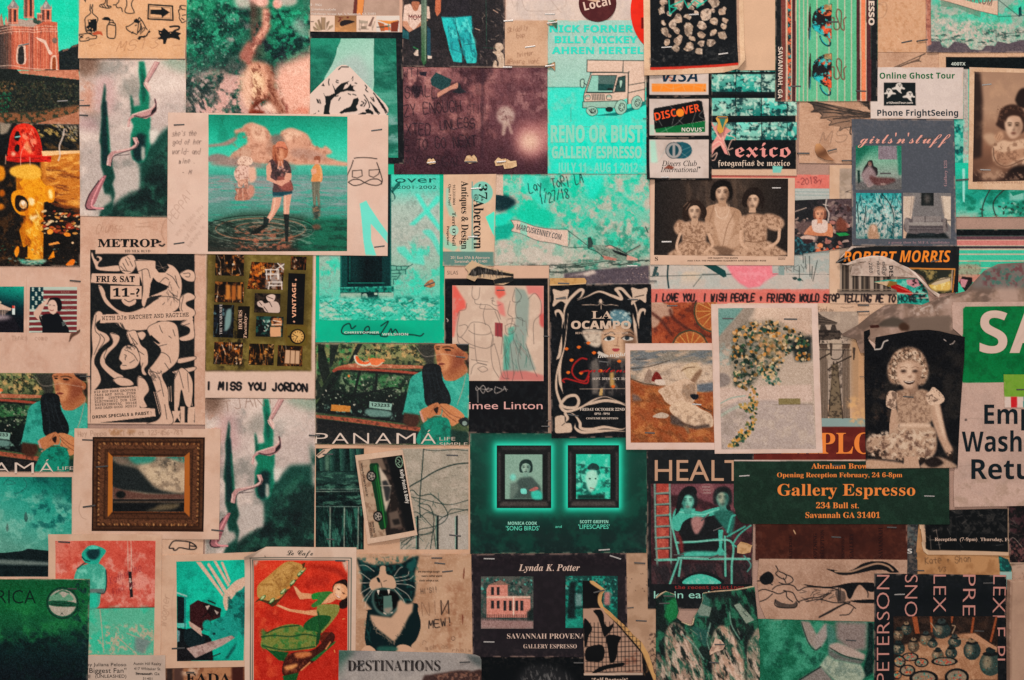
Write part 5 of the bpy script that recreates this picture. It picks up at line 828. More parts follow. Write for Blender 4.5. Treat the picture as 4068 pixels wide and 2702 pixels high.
# middle right
tile(2000,670)
c=Card('poster','turquoise washed poster of a fighter plane towing a web address banner','poster',30,'-78,44 1300,46 1302,1034 -84,1030','6fb59c')
c.grad(['86cdb6','70c2a8','8ab8a2','a0a898'],'600,50','600,900').nz('12c8a2',130,.47,.66,.95,'-78,46 1300,46 1300,620 -78,480',40,381).nz('b8b4a4',80,.5,.68,.9,seed=383).nz('2ac4a0',60,.55,.7,.8,'-78,46 1300,46 1300,760 -78,620',30,385).nz('d0b8a8',110,.55,.75,.8,'900,60 1300,60 1300,700 1000,500',50,387).nz('c8b8aa',70,.42,.65,.9,'-78,600 500,640 760,820 500,960 -78,960',40,389)
c.bl('130,370 400,370 410,520 300,500 160,470','16c4a0',12).py('150,60 330,60 400,330 360,360 280,280 180,200','52dcc2',14,.7).py('560,60 900,60 880,150 800,280 740,240 700,100','2ee0c4',10,.7).py('320,80 420,80 400,200 340,180','1fae92',10,.8)
c.bl('-78,230 30,240 110,290 80,340 -10,380 -78,360','12343a',10).bl('-78,420 30,400 90,410 40,470 0,520 -78,500','1fd0b2',5).py('-78,520 60,490 100,510 40,620 -78,640','10a890',4).nz('2f8a72',40,.5,.7,.7,'500,500 1300,480 1300,900 700,960',30,391)
c.nz('2f3e3a',24,.5,.66,.9,'-78,840 560,860 620,930 -78,970',14,393,ax=2.5).nz('3f5048',18,.52,.7,.9,'560,830 1300,780 1300,880 600,930',10,395,ax=4).py('540,935 820,900 1300,860 1300,1030 540,1030','5c5158',6).nz('6e6064',30,.5,.7,.7,'540,940 1300,900 1300,1030 540,1030').py('560,960 700,930 800,900 830,930 740,960 700,945','c8b4a8',5).ln('-78,880 300,865 600,850 900,820 1290,815',6,'26322f',.8).ln('365,880 375,920|555,850 550,920',5,'26322f',.8)
c.py('640,850 960,800 1010,815 700,868','7a9a88').ln('640,862 1010,812',6,'2a3430',.9).py('780,680 930,680 1010,700 1100,760 1190,800 1195,818 1050,820 930,800 830,740','7f9080').py('965,720 1020,735 1110,770 1100,785 1040,770 985,745','22282a').py('1100,770 1195,800 1192,818 1095,815','cf9c8c').py('870,770 1010,800 1000,820 900,810','b87a6c').py('905,690 950,682 990,700 985,712 920,708','d0a898').ln('905,695 950,682 1000,706 1100,760',6,'2a3030').py('752,620 775,615 795,670 790,700 752,710','3a4a46').ln('752,620 775,615 795,670|752,710 830,740 890,790',5,'22302e').py('1090,750 1215,680 1225,695 1110,765','8a9484').ln('1090,752 1215,682',6,'2a3030').ln('1150,580 1180,620 1170,680',10,'c8c8b8',.7,blur=4).sk('800,690 1060,700 1000,800 860,770',30,34,4,20,30,['3a4642','b8c0b0','56665e'],.8,9)
c.ln('575,552 750,685|575,705 750,698',4,'26322f',1,False).py('66,458 140,465 300,520 450,540 575,550 573,692 450,665 300,640 160,580 70,555 95,515','d8b8a6').ln('66,458 140,465 300,520 450,540 575,550 573,692 450,665 300,640 160,580 70,555 95,515 66,458',4,'3a4442').py('150,470 210,492 212,600 150,575','86ccb4',0,.8).rows([('MARCUSKENNEY.COM',112,540,50,408)],'bold','6f6a68',13.5)
for st,x,y,w,r in (('Lay, ToRi LA',232,210,500,-10),("1/27/18",330,310,270,-10)):c.hand(st,x,y,86,'1c2a2c',7,w,r,.95)
c.py('-78,46 -2,46 -2,240 -78,230','cfb09c').ln('1265,520 1285,570',8,'1c3a3a').dabs('1080,870 1290,900 1280,1000 1100,1000',30,(2,6),['b89a90','d0b4a6'],.8,9).gn(.06,5)
stp(1145,866,92,0,'at the foot of the towing plane poster','silver')
c=Card('old_postcard','sepia royal family postcard of a seated woman between two girls','postcard',41,'1304,78 2592,84 2582,862 1306,855','d6b199')
c.nz('c79f86',140,.45,.8,.5)
c.pic('1345,86 2532,90 2524,782 1338,770','2c2522').grad(['2a2523','3a302b','4e4038','3a302a','2a2422'],'1345,400','2530,400').nz('5e4c40',60,.5,.75,.8,'1620,90 2200,90 2200,400 1620,400',30,401,rot=85,ax=4)
S1,S2='c09a80','b08a70'
# woman
c.bl('1800,360 1880,320 1960,330 2080,360 2120,420 2140,600 2120,700 2000,740 1860,700 1800,520',S2,3).py('1890,310 1990,310 2060,480 2000,690 1930,690 1870,480','c8a288',6).ln('1880,330 1900,420 1960,450 2000,400 2010,320|1880,350 1920,440 1990,420',4,'e0c0a8',.8).ln('1870,340 1830,500 1860,650|2060,380 1990,520 1950,690|2090,450 2120,580',9,'8a6852',.6,blur=3)
face(c,1945,215,92,S2,'deb99e','1e1816','2a1e1a',1,2);c.bl('1842,260 1850,170 1890,120 1950,105 2010,130 2036,190 2030,260 2010,220 1985,165 1930,165 1890,200 1885,275 1870,290','1c1614',2)
c.bl('2050,600 2120,580 2140,640 2060,700 1960,720 1990,690',S1,3).bl('1790,740 1900,690 2040,720 2100,760 1900,775','7c604e',6)
# girls
for p in ('1600,650 1790,650 1860,700 1890,775 1480,775 1530,715','1590,500 1640,472 1750,470 1800,500 1800,620 1780,665 1610,665 1590,600','1518,510 1560,458 1612,480 1604,570 1560,592 1525,560','1788,480 1845,488 1875,540 1850,602 1800,580'):c.bl(p,S1,4).nz('7a5a46',18,.44,.7,.65,p,6,403,o=3)
c.ln('1570,580 1540,690 1565,765|1830,590 1860,680 1790,745',22,'cfa78c').ln('1600,640 1690,660 1790,640',9,'7a5a46',.7,blur=3)
face(c,1700,385,78,S1,'dcb79c','33251f','2a1e1a',1,2);c.bl('1590,420 1605,330 1660,285 1730,285 1790,340 1810,400 1775,460 1760,380 1720,330 1660,345 1640,400 1650,450 1620,470','33251f',3).ln('1640,300 1600,340|1660,310 1620,370',6,'a88a74',.6)
for p in ('2140,650 2330,640 2440,700 2505,775 2050,775 2100,700','2150,430 2210,400 2270,405 2330,430 2342,560 2320,655 2160,665 2140,560','2110,440 2150,420 2172,520 2125,565 2082,525','2318,412 2400,408 2482,450 2492,512 2430,556 2340,522'):c.bl(p,S1,4).nz('7a5a46',18,.44,.7,.65,p,6,405,o=3)
c.ln('2455,545 2435,650 2330,715|2112,560 2112,650 2165,715',26,'cfa78c').ln('2150,645 2240,655 2335,640',9,'7a5a46',.7,blur=3)
face(c,2215,285,80,S1,'dab499','2a1f1b','2a1e1a',-1,2);c.bl('2120,310 2140,220 2190,175 2250,170 2300,210 2320,290 2300,360 2280,280 2240,235 2190,245 2165,300 2160,345','2a1f1b',3)
c.gn(.05,5).back().rows([('HER MAJESTY THE QUEEN',1818,802,12,265),('AND T.R.H. THE PRINCESSES ELIZABETH AND MARGARET ROSE',1635,826,12,700)],'bold','5a4438').t('S',1346,820,34,'serif','4a382e',28).rows([('COPYRIGHT',2440,800,8,70),('BEAGLES',2444,812,8,60)],'bold','5a4438')
stp(1450,652,88,0,'left of the sepia woman between two girls','silver');tile(3068,670);stp(35,173,76,0,'top right of the sepia woman between two girls','silver')
tile(2000,670)
c=Card('sketch_poster','pale sketch poster with coral strips, pink splash and a marker message','poster',19,'1290,40 2910,56 2904,1212 1290,1206','d8766a')
c.nz('e08a7c',120,.45,.8,.6,seed=411).rc(1290,330,2910,1072,'c2b4a8').nz('d4bca4',120,.45,.7,.9,'1290,840 1800,840 1760,1000 1290,1000',30,413).nz('b0b4ac',90,.5,.75,.6,'1290,900 2910,900 2910,1072 1290,1072',20,415)
c.ln('1290,960 2120,938|1770,940 2125,940|1300,1000 1360,1000|1690,1050 1760,960',6,'3a4644',.8,False).ln('1465,852 1460,960 1470,1060',14,'1c3c40').py('1770,852 1880,852 1975,910 1985,960 1960,970','1c4a48').py('1345,870 1380,870 1350,960 1320,965','3a5050').ell(1370,940,14,18,'4a6464').py('1980,860 2560,860 2440,940 2330,1000 2280,1050 2180,1065 2100,1020 2040,960','e8828a',4).nz('f09aa0',40,.5,.7,.7,'2040,870 2440,870 2300,1040 2140,1050',20,417)
tile(3068,670)
c.rc(0,940,512,944,'3a4446').rc(0,180,512,930,'a9aca4').rc(195,182,512,270,'b4b4ac').ln('195,235 512,240|195,205 512,210',4,'6a8a88',.8,False).nz('c4b4a8',60,.45,.7,.8,'195,780 512,780 512,1065 0,1065 0,860 195,860',10,419)
c.ln('240,870 240,980|290,780 300,890|330,780 335,960|355,870 350,980|270,720 275,840|400,820 360,1000|245,980 270,1000|180,970 210,970',6,'26302f',.85).hand('ORKY',60,915,60,'4a4c4a',5,260,0,.7).ell(200,978,20,14,'3a4a48').ell(240,988,20,14,'2a5a54').py('55,870 105,870 105,950 55,945','8a9a94')
c.hand('-2018',220,145,56,'5a2a30',5,190,-4,.85).ln('400,120 420,100 430,120 440,95 425,140',4,'5a2a30',.8).ln('200,182 510,182',8,'9ab8b0',.8,False)
def msg(c):
 tile(2000,670);c.hand('I LOVE YOU, I WISH PEOPLE + FRIENDS WOULD STOP TELLING ME TO MOVE!',1345,1178,62,'231d22',15,2360,.2,.95,.1,11,.04)
msg(c);c.gn(.03,6)
tile(2000,670);stp(1330,1001,62,0,'at the left edge of the pale sketch poster')
tile(3068,670)
c=Card('photo_print','snapshot of a smiling baby in a white bib among toys, torn corner','photo',27,'194,276 706,268 704,700 192,768','1c1c20',cut='194,284 470,272 706,268 704,700 640,770 600,790 400,798 380,765 192,768',gloss=1)
c.nz('3a3034',60,.5,.75,.8,seed=421).py('480,272 706,268 706,520 500,480','5a484a',8).dabs('500,300 700,300 700,520 520,480',50,(8,26),['7a6260','2a2024','8a7470','4a2e2c','9a8278'],.8,11).dabs('195,430 700,500 690,780 400,790 195,600',90,(10,34),['8a7870','5a4644','a88a7c','3a2c2c','2a3034','b8786a','c0a294'],.85,13).dabs('390,680 620,700 600,790 400,795',24,(10,28),['d8704a','c8583c','b89a88','e08a5c'],.85,15)
c.py('200,500 260,470 420,480 400,580 300,620 230,560','6a5450',4).py('195,600 380,660 370,765 195,768','1a3036').nz('3a7a80',20,.55,.7,.8,'195,600 380,660 370,765 195,768').py('560,575 650,570 690,590 600,610','1f8a4a').ln('195,385 300,350',8,'c0a898',.9).py('560,480 600,430 650,470 670,560 570,560','7a4434',4)
c.bl('290,580 340,510 420,480 500,490 535,530 528,610 480,600 400,600','c8805c',3).ln('340,520 290,580|510,500 525,600',22,'d08a68',.95).bl('350,470 400,450 470,460 490,490 480,560 420,575 360,550','d8bcae').rows([('I  I',395,500,18,40)],'sans','a86a5a')
face(c,420,410,58,'cf8a6a','e4a684','7a4a38','3a2420',1,2,'a04038');c.bl('362,380 380,345 430,340 475,360 478,385 430,370','a87a60',4,.7)
c.bl('250,610 300,595 370,605 375,635 310,640 255,625','c8a898').bl('265,630 360,635 330,668 285,665','3a2024').ln('480,275 472,340 500,400 490,480',12,'cbb8ac',.9).ln('450,320 490,330',8,'cbb8ac').gn(.06,5)
def columns(c,ox,oy,sd):
 T=lambda s:' '.join('%f,%f'%(float(a.split(',')[0])+ox,float(a.split(',')[1])+oy) for a in s.split())
 c.py(T('600,850 1100,850 1100,1125 600,1125'),'a89484')
 for x,w in ((650,60),(740,50),(830,70),(930,50),(1020,60)):
  c.grad(['2a2624','8a7868','3a322e','6a5a50'],'%f,0'%(x-w/2+ox),'%f,0'%(x+w/2+ox),T('%d,860 %d,860 %d,1090 %d,1090'%(x-w/2,x+w/2,x+w/2+4,x-w/2-4)))
  for k in range(5):c.ln(T('%d,860 %d,1085'%(x-w/2+k*w/4,x-w/2+k*w/4)),3,'221e1c',.8,False)
 for y in (1078,1092,1106,1120):c.ln(T('580,%d 1110,%d'%(y,y-2)),9,['3a322e','8a7868','2a2522','6a5c52'][(y//14)%4],.9,False)
c=Card('etching_sheet','cream sheet with an etching of dark fluted columns beside the torn black card','print',23,'508,-30 1120,-30 1110,1204 508,1200','d5b095');c.nz('c49c80',130,.45,.8,.5,seed=431).rc(598,0,1120,860,'b29c8c').nz('94806f',60,.5,.7,.6,'598,0 1120,0 1120,1130 598,1130',5,433);columns(c,0,0,1);c.ln('650,210 690,195|660,205 700,215',5,'3a322e').nz('d8bca4',30,.5,.7,.5,'600,150 700,150 700,330 600,330',10,434);msg(c);tile(3068,670)
c=Card('etching_sheet','lower cream etching sheet of a temple roof and fluted columns beside the flower print','print',21,'-400,1196 1260,1200 1250,2780 -400,2780','d5b095');c.nz('c49c80',130,.45,.8,.5,seed=435).hand('Food gy',405,1270,40,'4a3c36',4,140,4,.8).rc(330,1272,765,2100,'ab9686').nz('c4ac98',50,.5,.7,.6,'400,1275 765,1275 765,1600 400,1600',5,437)
c.py('330,1280 410,1282 440,1310 500,1340 580,1370 570,1385 420,1390 330,1388','463c36').ln('400,1300 450,1320|400,1325 500,1345|400,1350 540,1365|400,1378 575,1376',4,'9a8676',.8).py('430,1390 470,1390 490,1440 420,1440','4a403a').py('530,1388 560,1388 575,1440 515,1440','4a403a').py('400,1435 600,1440 610,1460 400,1462','3a322e').py('400,1462 620,1462 600,1520 400,1530','564a42').nz('2a2422',18,.5,.68,.8,'400,1440 610,1440 700,1568 400,1568',4,438)
tile(3068,1340)
for x in (425,620):
 c.py('%d,60 %d,60 %d,720 %d,720'%(x,x+66,x+70,x+8),'8f7a6a')
 for k in range(5):c.ln('%d,90 %d,720'%(x+4+k*14,x+10+k*14),5,'3a302a',.85,False)
 c.py('%d,60 %d,60 %d,100 %d,100'%(x-12,x+76,x+66,x+2),'5a4a40')
c.bl('490,60 530,20 600,30 620,80 560,110 500,100','b8a28e').ln('500,110 520,180 560,200 610,180 640,110',8,'2a2522').ln('400,110 700,115|400,60 690,60|445,0 440,60',6,'2a2522',.8).bl('480,120 520,130 530,170 490,200','a8937f',3)
tile(3068,670)
c.ln('610,1232 660,1240 720,1230',4,'6a564a',.9).gn(.04,5)
stp(808,1215,100,1,'upper of two at the top of the temple roof etching');stp(805,1273,104,-2,'lower of two at the top of the temple roof etching')
c=Card('torn_card','ripped black card with orange hand lettering and a gilt framed picture','card',44,'556,690 1662,694 1652,1120 556,1100','14171b',cut='700,690 1662,694 1650,1100 1500,1112 1440,1120 1340,960 1240,900 1060,810 960,790 760,800 640,850 560,838 600,790',gloss=1)
c.nz('25282c',30,.5,.8,.6).rows([('ROBERT',625,830,92,480),('MORRIS',1130,832,102,455)],'boldobl','f08a35').py('1150,880 1628,890 1605,1110 1100,1110','d8883c').py('1160,892 1618,902 1596,1110 1100,1110','2a2c22').nz('a8905a',60,.42,.65,.9,'1160,895 1616,905 1600,1110 1200,1110',8,441).bl('1380,1040 1480,1000 1580,990 1576,1085 1440,1080','d8b060',5).nz('f0dca0',20,.5,.65,.8,'1400,1020 1576,990 1576,1080 1440,1078',4,443).py('1400,1030 1500,975 1585,965 1580,1000 1450,1040','c9b090').ln('1400,1032 1460,1000 1585,968',6,'3a2c1c').ln('1600,905 1590,1080',8,'d8b09a',.9,False).ln('1320,830 1480,812',8,'5a4434',.8)
c.py('580,815 720,705 940,690 700,690 600,780','c8b0a2',3).lift(600,820,60,3)
stp(612,815,110,-24,'in the ripped left tip of the black orange-lettered card');stp(1448,822,80,-14,'through the orange surname of the ripped card')
c=Card('torn_flap','curled pale torn flap with sideways dark print across the ripped black card','scrap',49,'560,770 1520,770 1520,1150 560,1150','c4ab9c',cut='575,845 640,850 760,800 880,775 985,780 1060,812 1120,850 1200,880 1270,925 1330,1000 1400,1075 1480,1120 1470,1148 1440,1130 1360,1060 1280,972 1100,962 900,958 690,952 700,870 780,840 890,825 760,832 660,862',buckle=2)
c.nz('d6c0b0',50,.45,.75,.7).nz('9a8274',20,.55,.75,.6).ln('575,845 760,800 985,780 1060,812 1200,880 1330,1000 1470,1120',14,'decabc',.9).ln('920,850 1080,870 1240,950',8,'8a7466',.6,blur=3)
c.rows([('DES',1030,868,34,100)],'bold','22282c',86).rows([('es@gr',975,830,30,128),('nkcreat',925,825,30,130),('2203',855,838,30,90)],'sans','3a4044',86)
c.lift(1100,850,90,3).lift(1350,1020,80,3).lift(720,840,60,2)
c=Card('collage_scrap','torn strip of red and teal magazine pictures below the curled flap','scrap',37,'880,960 1400,960 1400,1220 880,1220','2a9a88',cut='900,1010 1000,990 1110,985 1300,975 1380,1090 1400,1210 1110,1215 1105,1080 1000,1040')
c.nz('7ac8b0',40,.5,.6,.9).py('1190,990 1290,980 1320,1040 1260,1060 1200,1030','c98a90').nz('2a2024',30,.5,.62,.9,'1180,980 1390,980 1390,1180 1200,1180',8,445).py('900,1012 1040,1000 1060,1035 1000,1050 920,1025','c8a888').py('1040,1000 1110,1010 1100,1050 1010,1055','8a6a34').py('1050,1045 1110,1030 1180,1060 1255,1110 1230,1130 1150,1110 1060,1090','a81c18').py('1080,1040 1200,1075 1250,1110 1160,1075','d8584a',3).ln('1110,1110 1370,1112|1230,1155 1380,1150',10,'d0b8a8',.8,False).hand('MOVE!',1115,1185,60,'163438',11,230)
c.gn(.05,5)
# ================================================================== the papers, lower left
def panama(c):
 c.grad(['6a7a50','8f8a5c','4a5a3c'],'600,60','600,260').nz('c9a06a',46,.5,.7,.9,'900,60 1650,60 1560,260 900,230',20,501).nz('3f8a50',40,.48,.64,.9,'572,60 900,60 860,260 572,330',8,503).nz('1c2a20',26,.52,.66,.8,'572,55 1932,55 1600,260 572,520',6,505)
 c.py('572,340 620,450 720,300 760,300 640,520 572,560','1d2a22').py('590,60 640,60 700,320 640,420 590,250','1c2620').py('700,60 780,60 720,250 690,280','232c26').py('940,60 990,60 900,220 860,230','1e2622').py('1470,60 1640,60 1620,250 1560,250','3a3a34',5).ln('1420,80 1500,130 1540,200',12,'3a362e',.8)
 c.py('760,300 1540,300 1400,770 572,660 572,600','0f1a18').grad(['24402e','13201c','0c1416'],'900,300','900,740','800,300 1440,340 1400,760 572,670 640,560',4)
 c.nz('7a8a6a',26,.5,.64,.9,'800,310 1430,340 1400,500 760,480',14,507).nz('3f7a4a',34,.5,.66,.8,'820,320 1430,340 1420,460 900,450',10,509).dabs('700,340 1400,350 1360,640 600,600',150,(3,10),['a8b09a','2c4a34','6a8a68','0f1816','c8c0ac','16221e'],.85,21).nz('8ab09c',30,.54,.68,.8,'580,600 1350,680 1340,740 580,660',10,511)
 c.ln('960,310 910,520|1115,320 1100,470',26,'121c1a',.9,False).ln('800,300 640,570',16,'1a2420',.9,False).ln('700,500 760,480 900,520 1100,480 1250,450 1330,460',14,'0f1718',.9)
 c.bl('720,300 760,265 860,240 1000,232 1300,245 1540,255 1540,275 1300,280 1000,270 860,280 780,290','b0684c').ln('730,300 800,278 1000,285 1300,305 1500,325',22,'a04c3a').ln('760,300 1000,305 1420,340',7,'1a1a18').nz('d8a080',20,.5,.7,.7,'860,235 1530,255 1530,275 860,270')
 c.ln('572,660 900,690 1380,765',12,'15191a').py('572,690 900,720 1350,780 1500,800 1500,838 1000,770 572,715','a85a42').nz('5a3428',24,.52,.7,.8,'572,690 1500,800 1500,838 572,715').py('572,720 1000,775 1500,840 1500,948 572,948','1a1c1e',2).nz('3a3430',20,.55,.75,.7,'572,760 1500,850 1500,948 572,948')
 c.py('710,598 880,612 875,665 705,655','c8833c').py('1050,572 1250,590 1240,650 1045,625','8fb0a0').t('123233',1062,612,26,'bold','1d2826',165,3).bl('1030,640 1230,660 1220,710 1030,690','6a8a80',8).ell(865,345,10,12,'e08a4a')
 c.bl('912,165 935,160 960,200 1010,215 1068,205 1060,245 1000,258 940,240 915,200','d8d0b8').bl('925,168 945,172 970,205 1010,220 1060,208 1030,240 960,235 930,205','ea6a38').bl('1030,175 1090,185 1170,195 1180,215 1120,252 1070,245 1050,215','e87a4a').ln('1060,248 1120,255 1165,225',8,'d0c8ac').dabs('930,180 1050,215 1030,235 940,215',12,(2,4),['3a1a14'],1,3).nz('2c8a44',16,.45,.6,.9,'960,150 1140,165 1140,190 960,190',6,513)
 # the young man
 c.bl('1420,360 1520,300 1640,270 1740,330 1800,390 1932,330 1932,700 1800,720 1650,700 1480,690 1350,690 1355,640 1390,480','3aa490').nz('1f7a6c',60,.5,.7,.8,'1420,340 1560,300 1540,680 1360,680',10,515).nz('5cc0a8',60,.52,.75,.7,'1720,380 1932,380 1932,700 1780,680',16,516)
 c.bl('1640,60 1870,60 1900,160 1890,220 1920,280 1880,340 1800,385 1720,380 1690,310 1660,290 1650,230 1640,150','b8744e',2).bl('1650,100 1700,130 1760,200 1740,290 1680,290 1650,200','d8986c',14,.8).bl('1800,150 1880,130 1890,250 1800,330 1780,260','8a4c36',18,.7).py('1700,320 1890,240 1930,300 1880,345 1780,385 1730,370','b06e48',4)
 c.py('1815,55 1932,55 1932,130 1885,125 1830,85','1c1b1d',3).bl('1890,160 1932,140 1932,270 1905,230','241a18',5).ell(1745,113,30,10,'241814',6,3).ell(1658,104,16,8,'241814',6,3).ln('1640,88 1672,84|1702,90 1750,84 1795,98',10,'3a241a',.85).ell(1748,130,34,8,'8a4c34',0,5,.7).bl('1650,150 1672,140 1690,190 1660,205','9a583c',8,.7).ell(1668,206,20,7,'6a3426',0,4,.8).bl('1662,234 1690,227 1724,238 1700,248 1670,247','7c3a30',2,.9).ell(1690,262,24,6,'8a4c36',0,4,.6).bl('1790,120 1880,150 1890,250 1800,330 1740,330 1800,240','8a4a32',22,.6).ell(1905,170,20,34,'a8643f')
 c.bl('1520,270 1600,235 1680,260 1700,380 1760,500 1770,580 1720,620 1560,610 1530,450','10161a',2).ln('1560,270 1590,420 1600,580|1630,270 1660,420 1720,570|1600,300 1640,480',9,'2a3236',.7,blur=3).nz('232c30',20,.5,.75,.7,'1520,260 1680,260 1770,580 1560,610').ln('1915,290 1880,450 1830,600',6,'c09a84',.8)
 c.py('1352,670 1480,690 1500,740 1460,800 1400,800 1345,760','4a2c20',6).bl('1500,660 1560,620 1620,590 1660,585 1690,640 1680,690 1620,700 1560,740 1520,750','bf7a52').bl('1670,600 1720,590 1800,620 1880,680 1890,720 1840,760 1780,790 1720,740 1690,700 1700,650','c9855a').ln('1680,610 1780,690 1860,720|1690,640 1760,710 1820,750|1700,690 1740,740|1640,600 1600,660',7,'7a4630',.7).ln('1500,665 1530,750',16,'c9988a').bl('1620,640 1660,620 1650,680','2a1a16',3).bl('1840,740 1900,710 1932,740 1932,780 1880,790','1d2426').ell(1895,765,22,20,'8a9a90').bl('1620,715 1740,720 1775,820 1770,948 1480,948 1510,800 1560,740','0f8a72',3).nz('0a5a4c',40,.5,.7,.8,'1500,720 1770,720 1770,948 1480,948',6,517)
 c.ln('1460,80 1540,170 1700,150 1800,165 1900,180',4,'d8c0ae',.7).py('1770,820 1932,840 1932,948 1770,948','1c3a32',4)
 c.rows([('MAREN',1008,122,18,175),('KRINGS',1208,122,18,180)],'sans','2a2a22')
 c.rows([('P',560,945,92,120),('A',715,948,96,150),('N',905,948,96,140),('A',1100,948,96,145),('M',1290,948,96,170),('\u00c1',1505,948,96,135),('LIFE',1672,918,30,140),('SIMPLE',1672,966,30,250)],'thin','d8c0b0').gn(.06,5)
tile(1000,1340)
c=Card('postcard','postcard of a youth in green tee by an old car, beneath the signed doorway','postcard',47,'570,54 1934,60 1932,958 568,952','2a3a2c',group='old car postcards',gloss=1);panama(c);c.lift(1300,990,300,1.4)
stp(1880,64,100,0,'at the top right of the old car postcard under the doorway');stp(1860,176,80,6,'across the cheek of the youth on the right-hand old car postcard');stp(558,874,96,4,'at the left edge of the right-hand old car postcard')
tile(-515.6,1457)
c=Card('postcard','postcard of a youth in green tee by an old car, beneath the creased flag sheet','postcard',35,'570,54 1938,58 1936,934 568,930','2a3a2c',group='old car postcards',gloss=1);panama(c)
tile(0,1340);stp(760,348,90,0,'on the hair of the youth on the left-hand old car postcard')
tile(493.3,1340)
c=Card('photo_print','lower photo of blurred cypress trees with a curling pink ribbon, pencil word on top','photo',31,'722,543 1706,548 1700,1940 718,1932','c3b0a6',group='ribbon and cypress photos',gloss=1);cypress(c);c.hand('TJANT',890,655,90,'8a6a5c',6,480,-8,.8)
tile(0,1340)
c=Card('print','print of a gilt framed cloudy landscape on cream paper with pencil along its top','print',52,'668,810 1964,816 1952,1796 640,1790','d8b29c')
c.nz('c69c84',160,.45,.8,.5,seed=521).hand('Hey Peppa  Call me at 123-456-789',700,880,42,'8a6a58',4,930,-1,.8).ln('725,1450 705,1530 730,1600 770,1620',4,'9a7a68',.7).nz('a87a58',40,.45,.6,.8,'930,815 1210,815 1210,850 960,880',10,523)
c.pic('828,886 1826,890 1816,1728 816,1724','4a2f20',name='frame')
for i,(d,k) in enumerate(((0,'33211a'),(14,'5c3c28'),(36,'40281c'),(52,'6c4630'),(104,'4c3020'),(118,'5c3a28'),(150,'40271a'),(168,'85502e'))):c.py('%d,%d %d,%d %d,%d %d,%d'%(828+d,886+d,1826-d,890+d,1816-d,1728-d,816+d,1724-d),k)
for a,b in (((890,945),(1770,950)),((885,950),(875,1665)),((1768,955),(1758,1668)),((880,1665),(1755,1668))):
 for t in np.linspace(0,1,44):x=a[0]+(b[0]-a[0])*t;y=a[1]+(b[1]-a[1])*t;c.ell(x,y,13,8,['946440','b48256','6a4228','4c2c1c'][int(t*970)%4],40+t*90)
c.nz('2c1a12',10,.5,.7,.5).py('1640,1062 1690,1020 1690,1600 1640,1550','b0662c',3).py('965,1020 1005,1062 1003,1550 960,1600','b8702f',3).rc(828,1700,1820,1730,'3a2216',6)
c.pic('1005,1062 1644,1064 1640,1552 1002,1550','2a2e2c',res=2.2);c.s.lvl=1;c.grad(['5a5a50','8a7a68','a8927a','8a6e5c'],'1100,1070','1600,1400').bl('1160,1062 1380,1062 1340,1120 1240,1130 1180,1110','3a8a78',12).bl('1480,1062 1650,1062 1650,1110 1560,1090','3a7f70',10).nz('d0b494',60,.5,.7,.8,'1250,1130 1644,1080 1640,1330 1330,1300',16,525).nz('4a443e',40,.5,.66,.8,'1380,1090 1620,1070 1600,1200 1400,1210',14,527)
c.bl('1005,1110 1100,1140 1220,1170 1290,1220 1340,1280 1440,1350 1640,1380 1640,1400 1400,1395 1200,1370 1005,1330','262c2c',8).bl('1005,1070 1080,1070 1150,1120 1060,1130','7a6a5c',8).bl('1240,1150 1330,1120 1450,1150 1560,1200 1644,1170 1644,1375 1500,1372 1400,1340 1320,1270 1270,1210','cfb496',16,.8).nz('8a7664',44,.46,.68,.8,'1240,1130 1644,1130 1644,1375 1400,1350 1270,1220',14,528).py('1005,1330 1100,1360 1300,1395 1644,1400 1644,1440 1005,1440','6a4a40',4).py('1002,1440 1644,1440 1640,1552 1002,1552','171a1c',2).ln('1010,1465 1640,1464',12,'8a6e58',.8,blur=3).bl('1420,1490 1600,1480 1540,1530 1300,1545 1380,1515','7c6a50',8,.8).ell(1075,1400,44,34,'171a1a',0,4).gn(.06,5).back()
c.lift(1900,1760,200,1.2)
stp(784,913,96,2,'upper left of the gilt framed landscape print');stp(795,1503,112,-8,'lower left of the gilt framed landscape print');stp(910,1150,108,-5,'on the left gilt moulding of the framed landscape print');tile(0,2002);stp(1938,233,104,6,'lower right of the gilt framed landscape print')
tile(0,1340)
c=Card('painting_print','painting print of a teal stormy sky over a dark shore, cream margin','print',17,'-260,1185 668,1192 660,2152 -260,2142','d2aa94')
c.pic('-250,1240 642,1243 640,2130 -250,2130','1f8a78').grad(['0f6a5c','2a9a86','4aa490','5f9a88'],'500,1240','200,1900').nz('0c5a54',120,.45,.7,.9,'300,1240 642,1240 642,1500 100,1400',40,531).nz('7ab8a4',90,.48,.7,.8,'-250,1300 642,1450 642,1900 -250,1900',40,533).nz('0d5c58',60,.55,.72,.8,'280,1430 642,1500 642,1720 280,1700',30,535).py('-250,1930 60,1915 200,1900 250,1880 440,1900 642,1900 642,2130 -250,2130','142426',3).py('-250,1965 200,1985 430,2000 642,2010 642,2040 430,2030 150,2025 -250,2010','6f7a74',5).nz('0c1a1e',30,.5,.7,.8,'-250,2040 642,2040 642,2130 -250,2130')
c.ln('30,1310 70,1270 140,1300 60,1310|210,1260 240,1300 220,1350 150,1390 130,1380',5,'2a5a54',.8).bl('232,1550 250,1610 235,1645 215,1610','3f6a62',3).bl('68,1655 80,1700 68,1730 55,1700','5a7a70',3).gn(.07,5)
tile(0,2002)
c=Card('postcard','cream postcard of a hatted figure against coral, signed in pen','postcard',55,'437,268 1444,270 1432,1362 425,1356','d8b096')
c.nz('c49a80',140,.45,.8,.5).pic('498,327 1388,326 1370,1346 496,1342','d86a58').grad(['dc8270','d8604e','cf5a4a','d4685a'],'500,330','1300,900').nz('e8a494',90,.5,.72,.7,seed=541).nz('c04a3c',60,.55,.75,.6,seed=543)
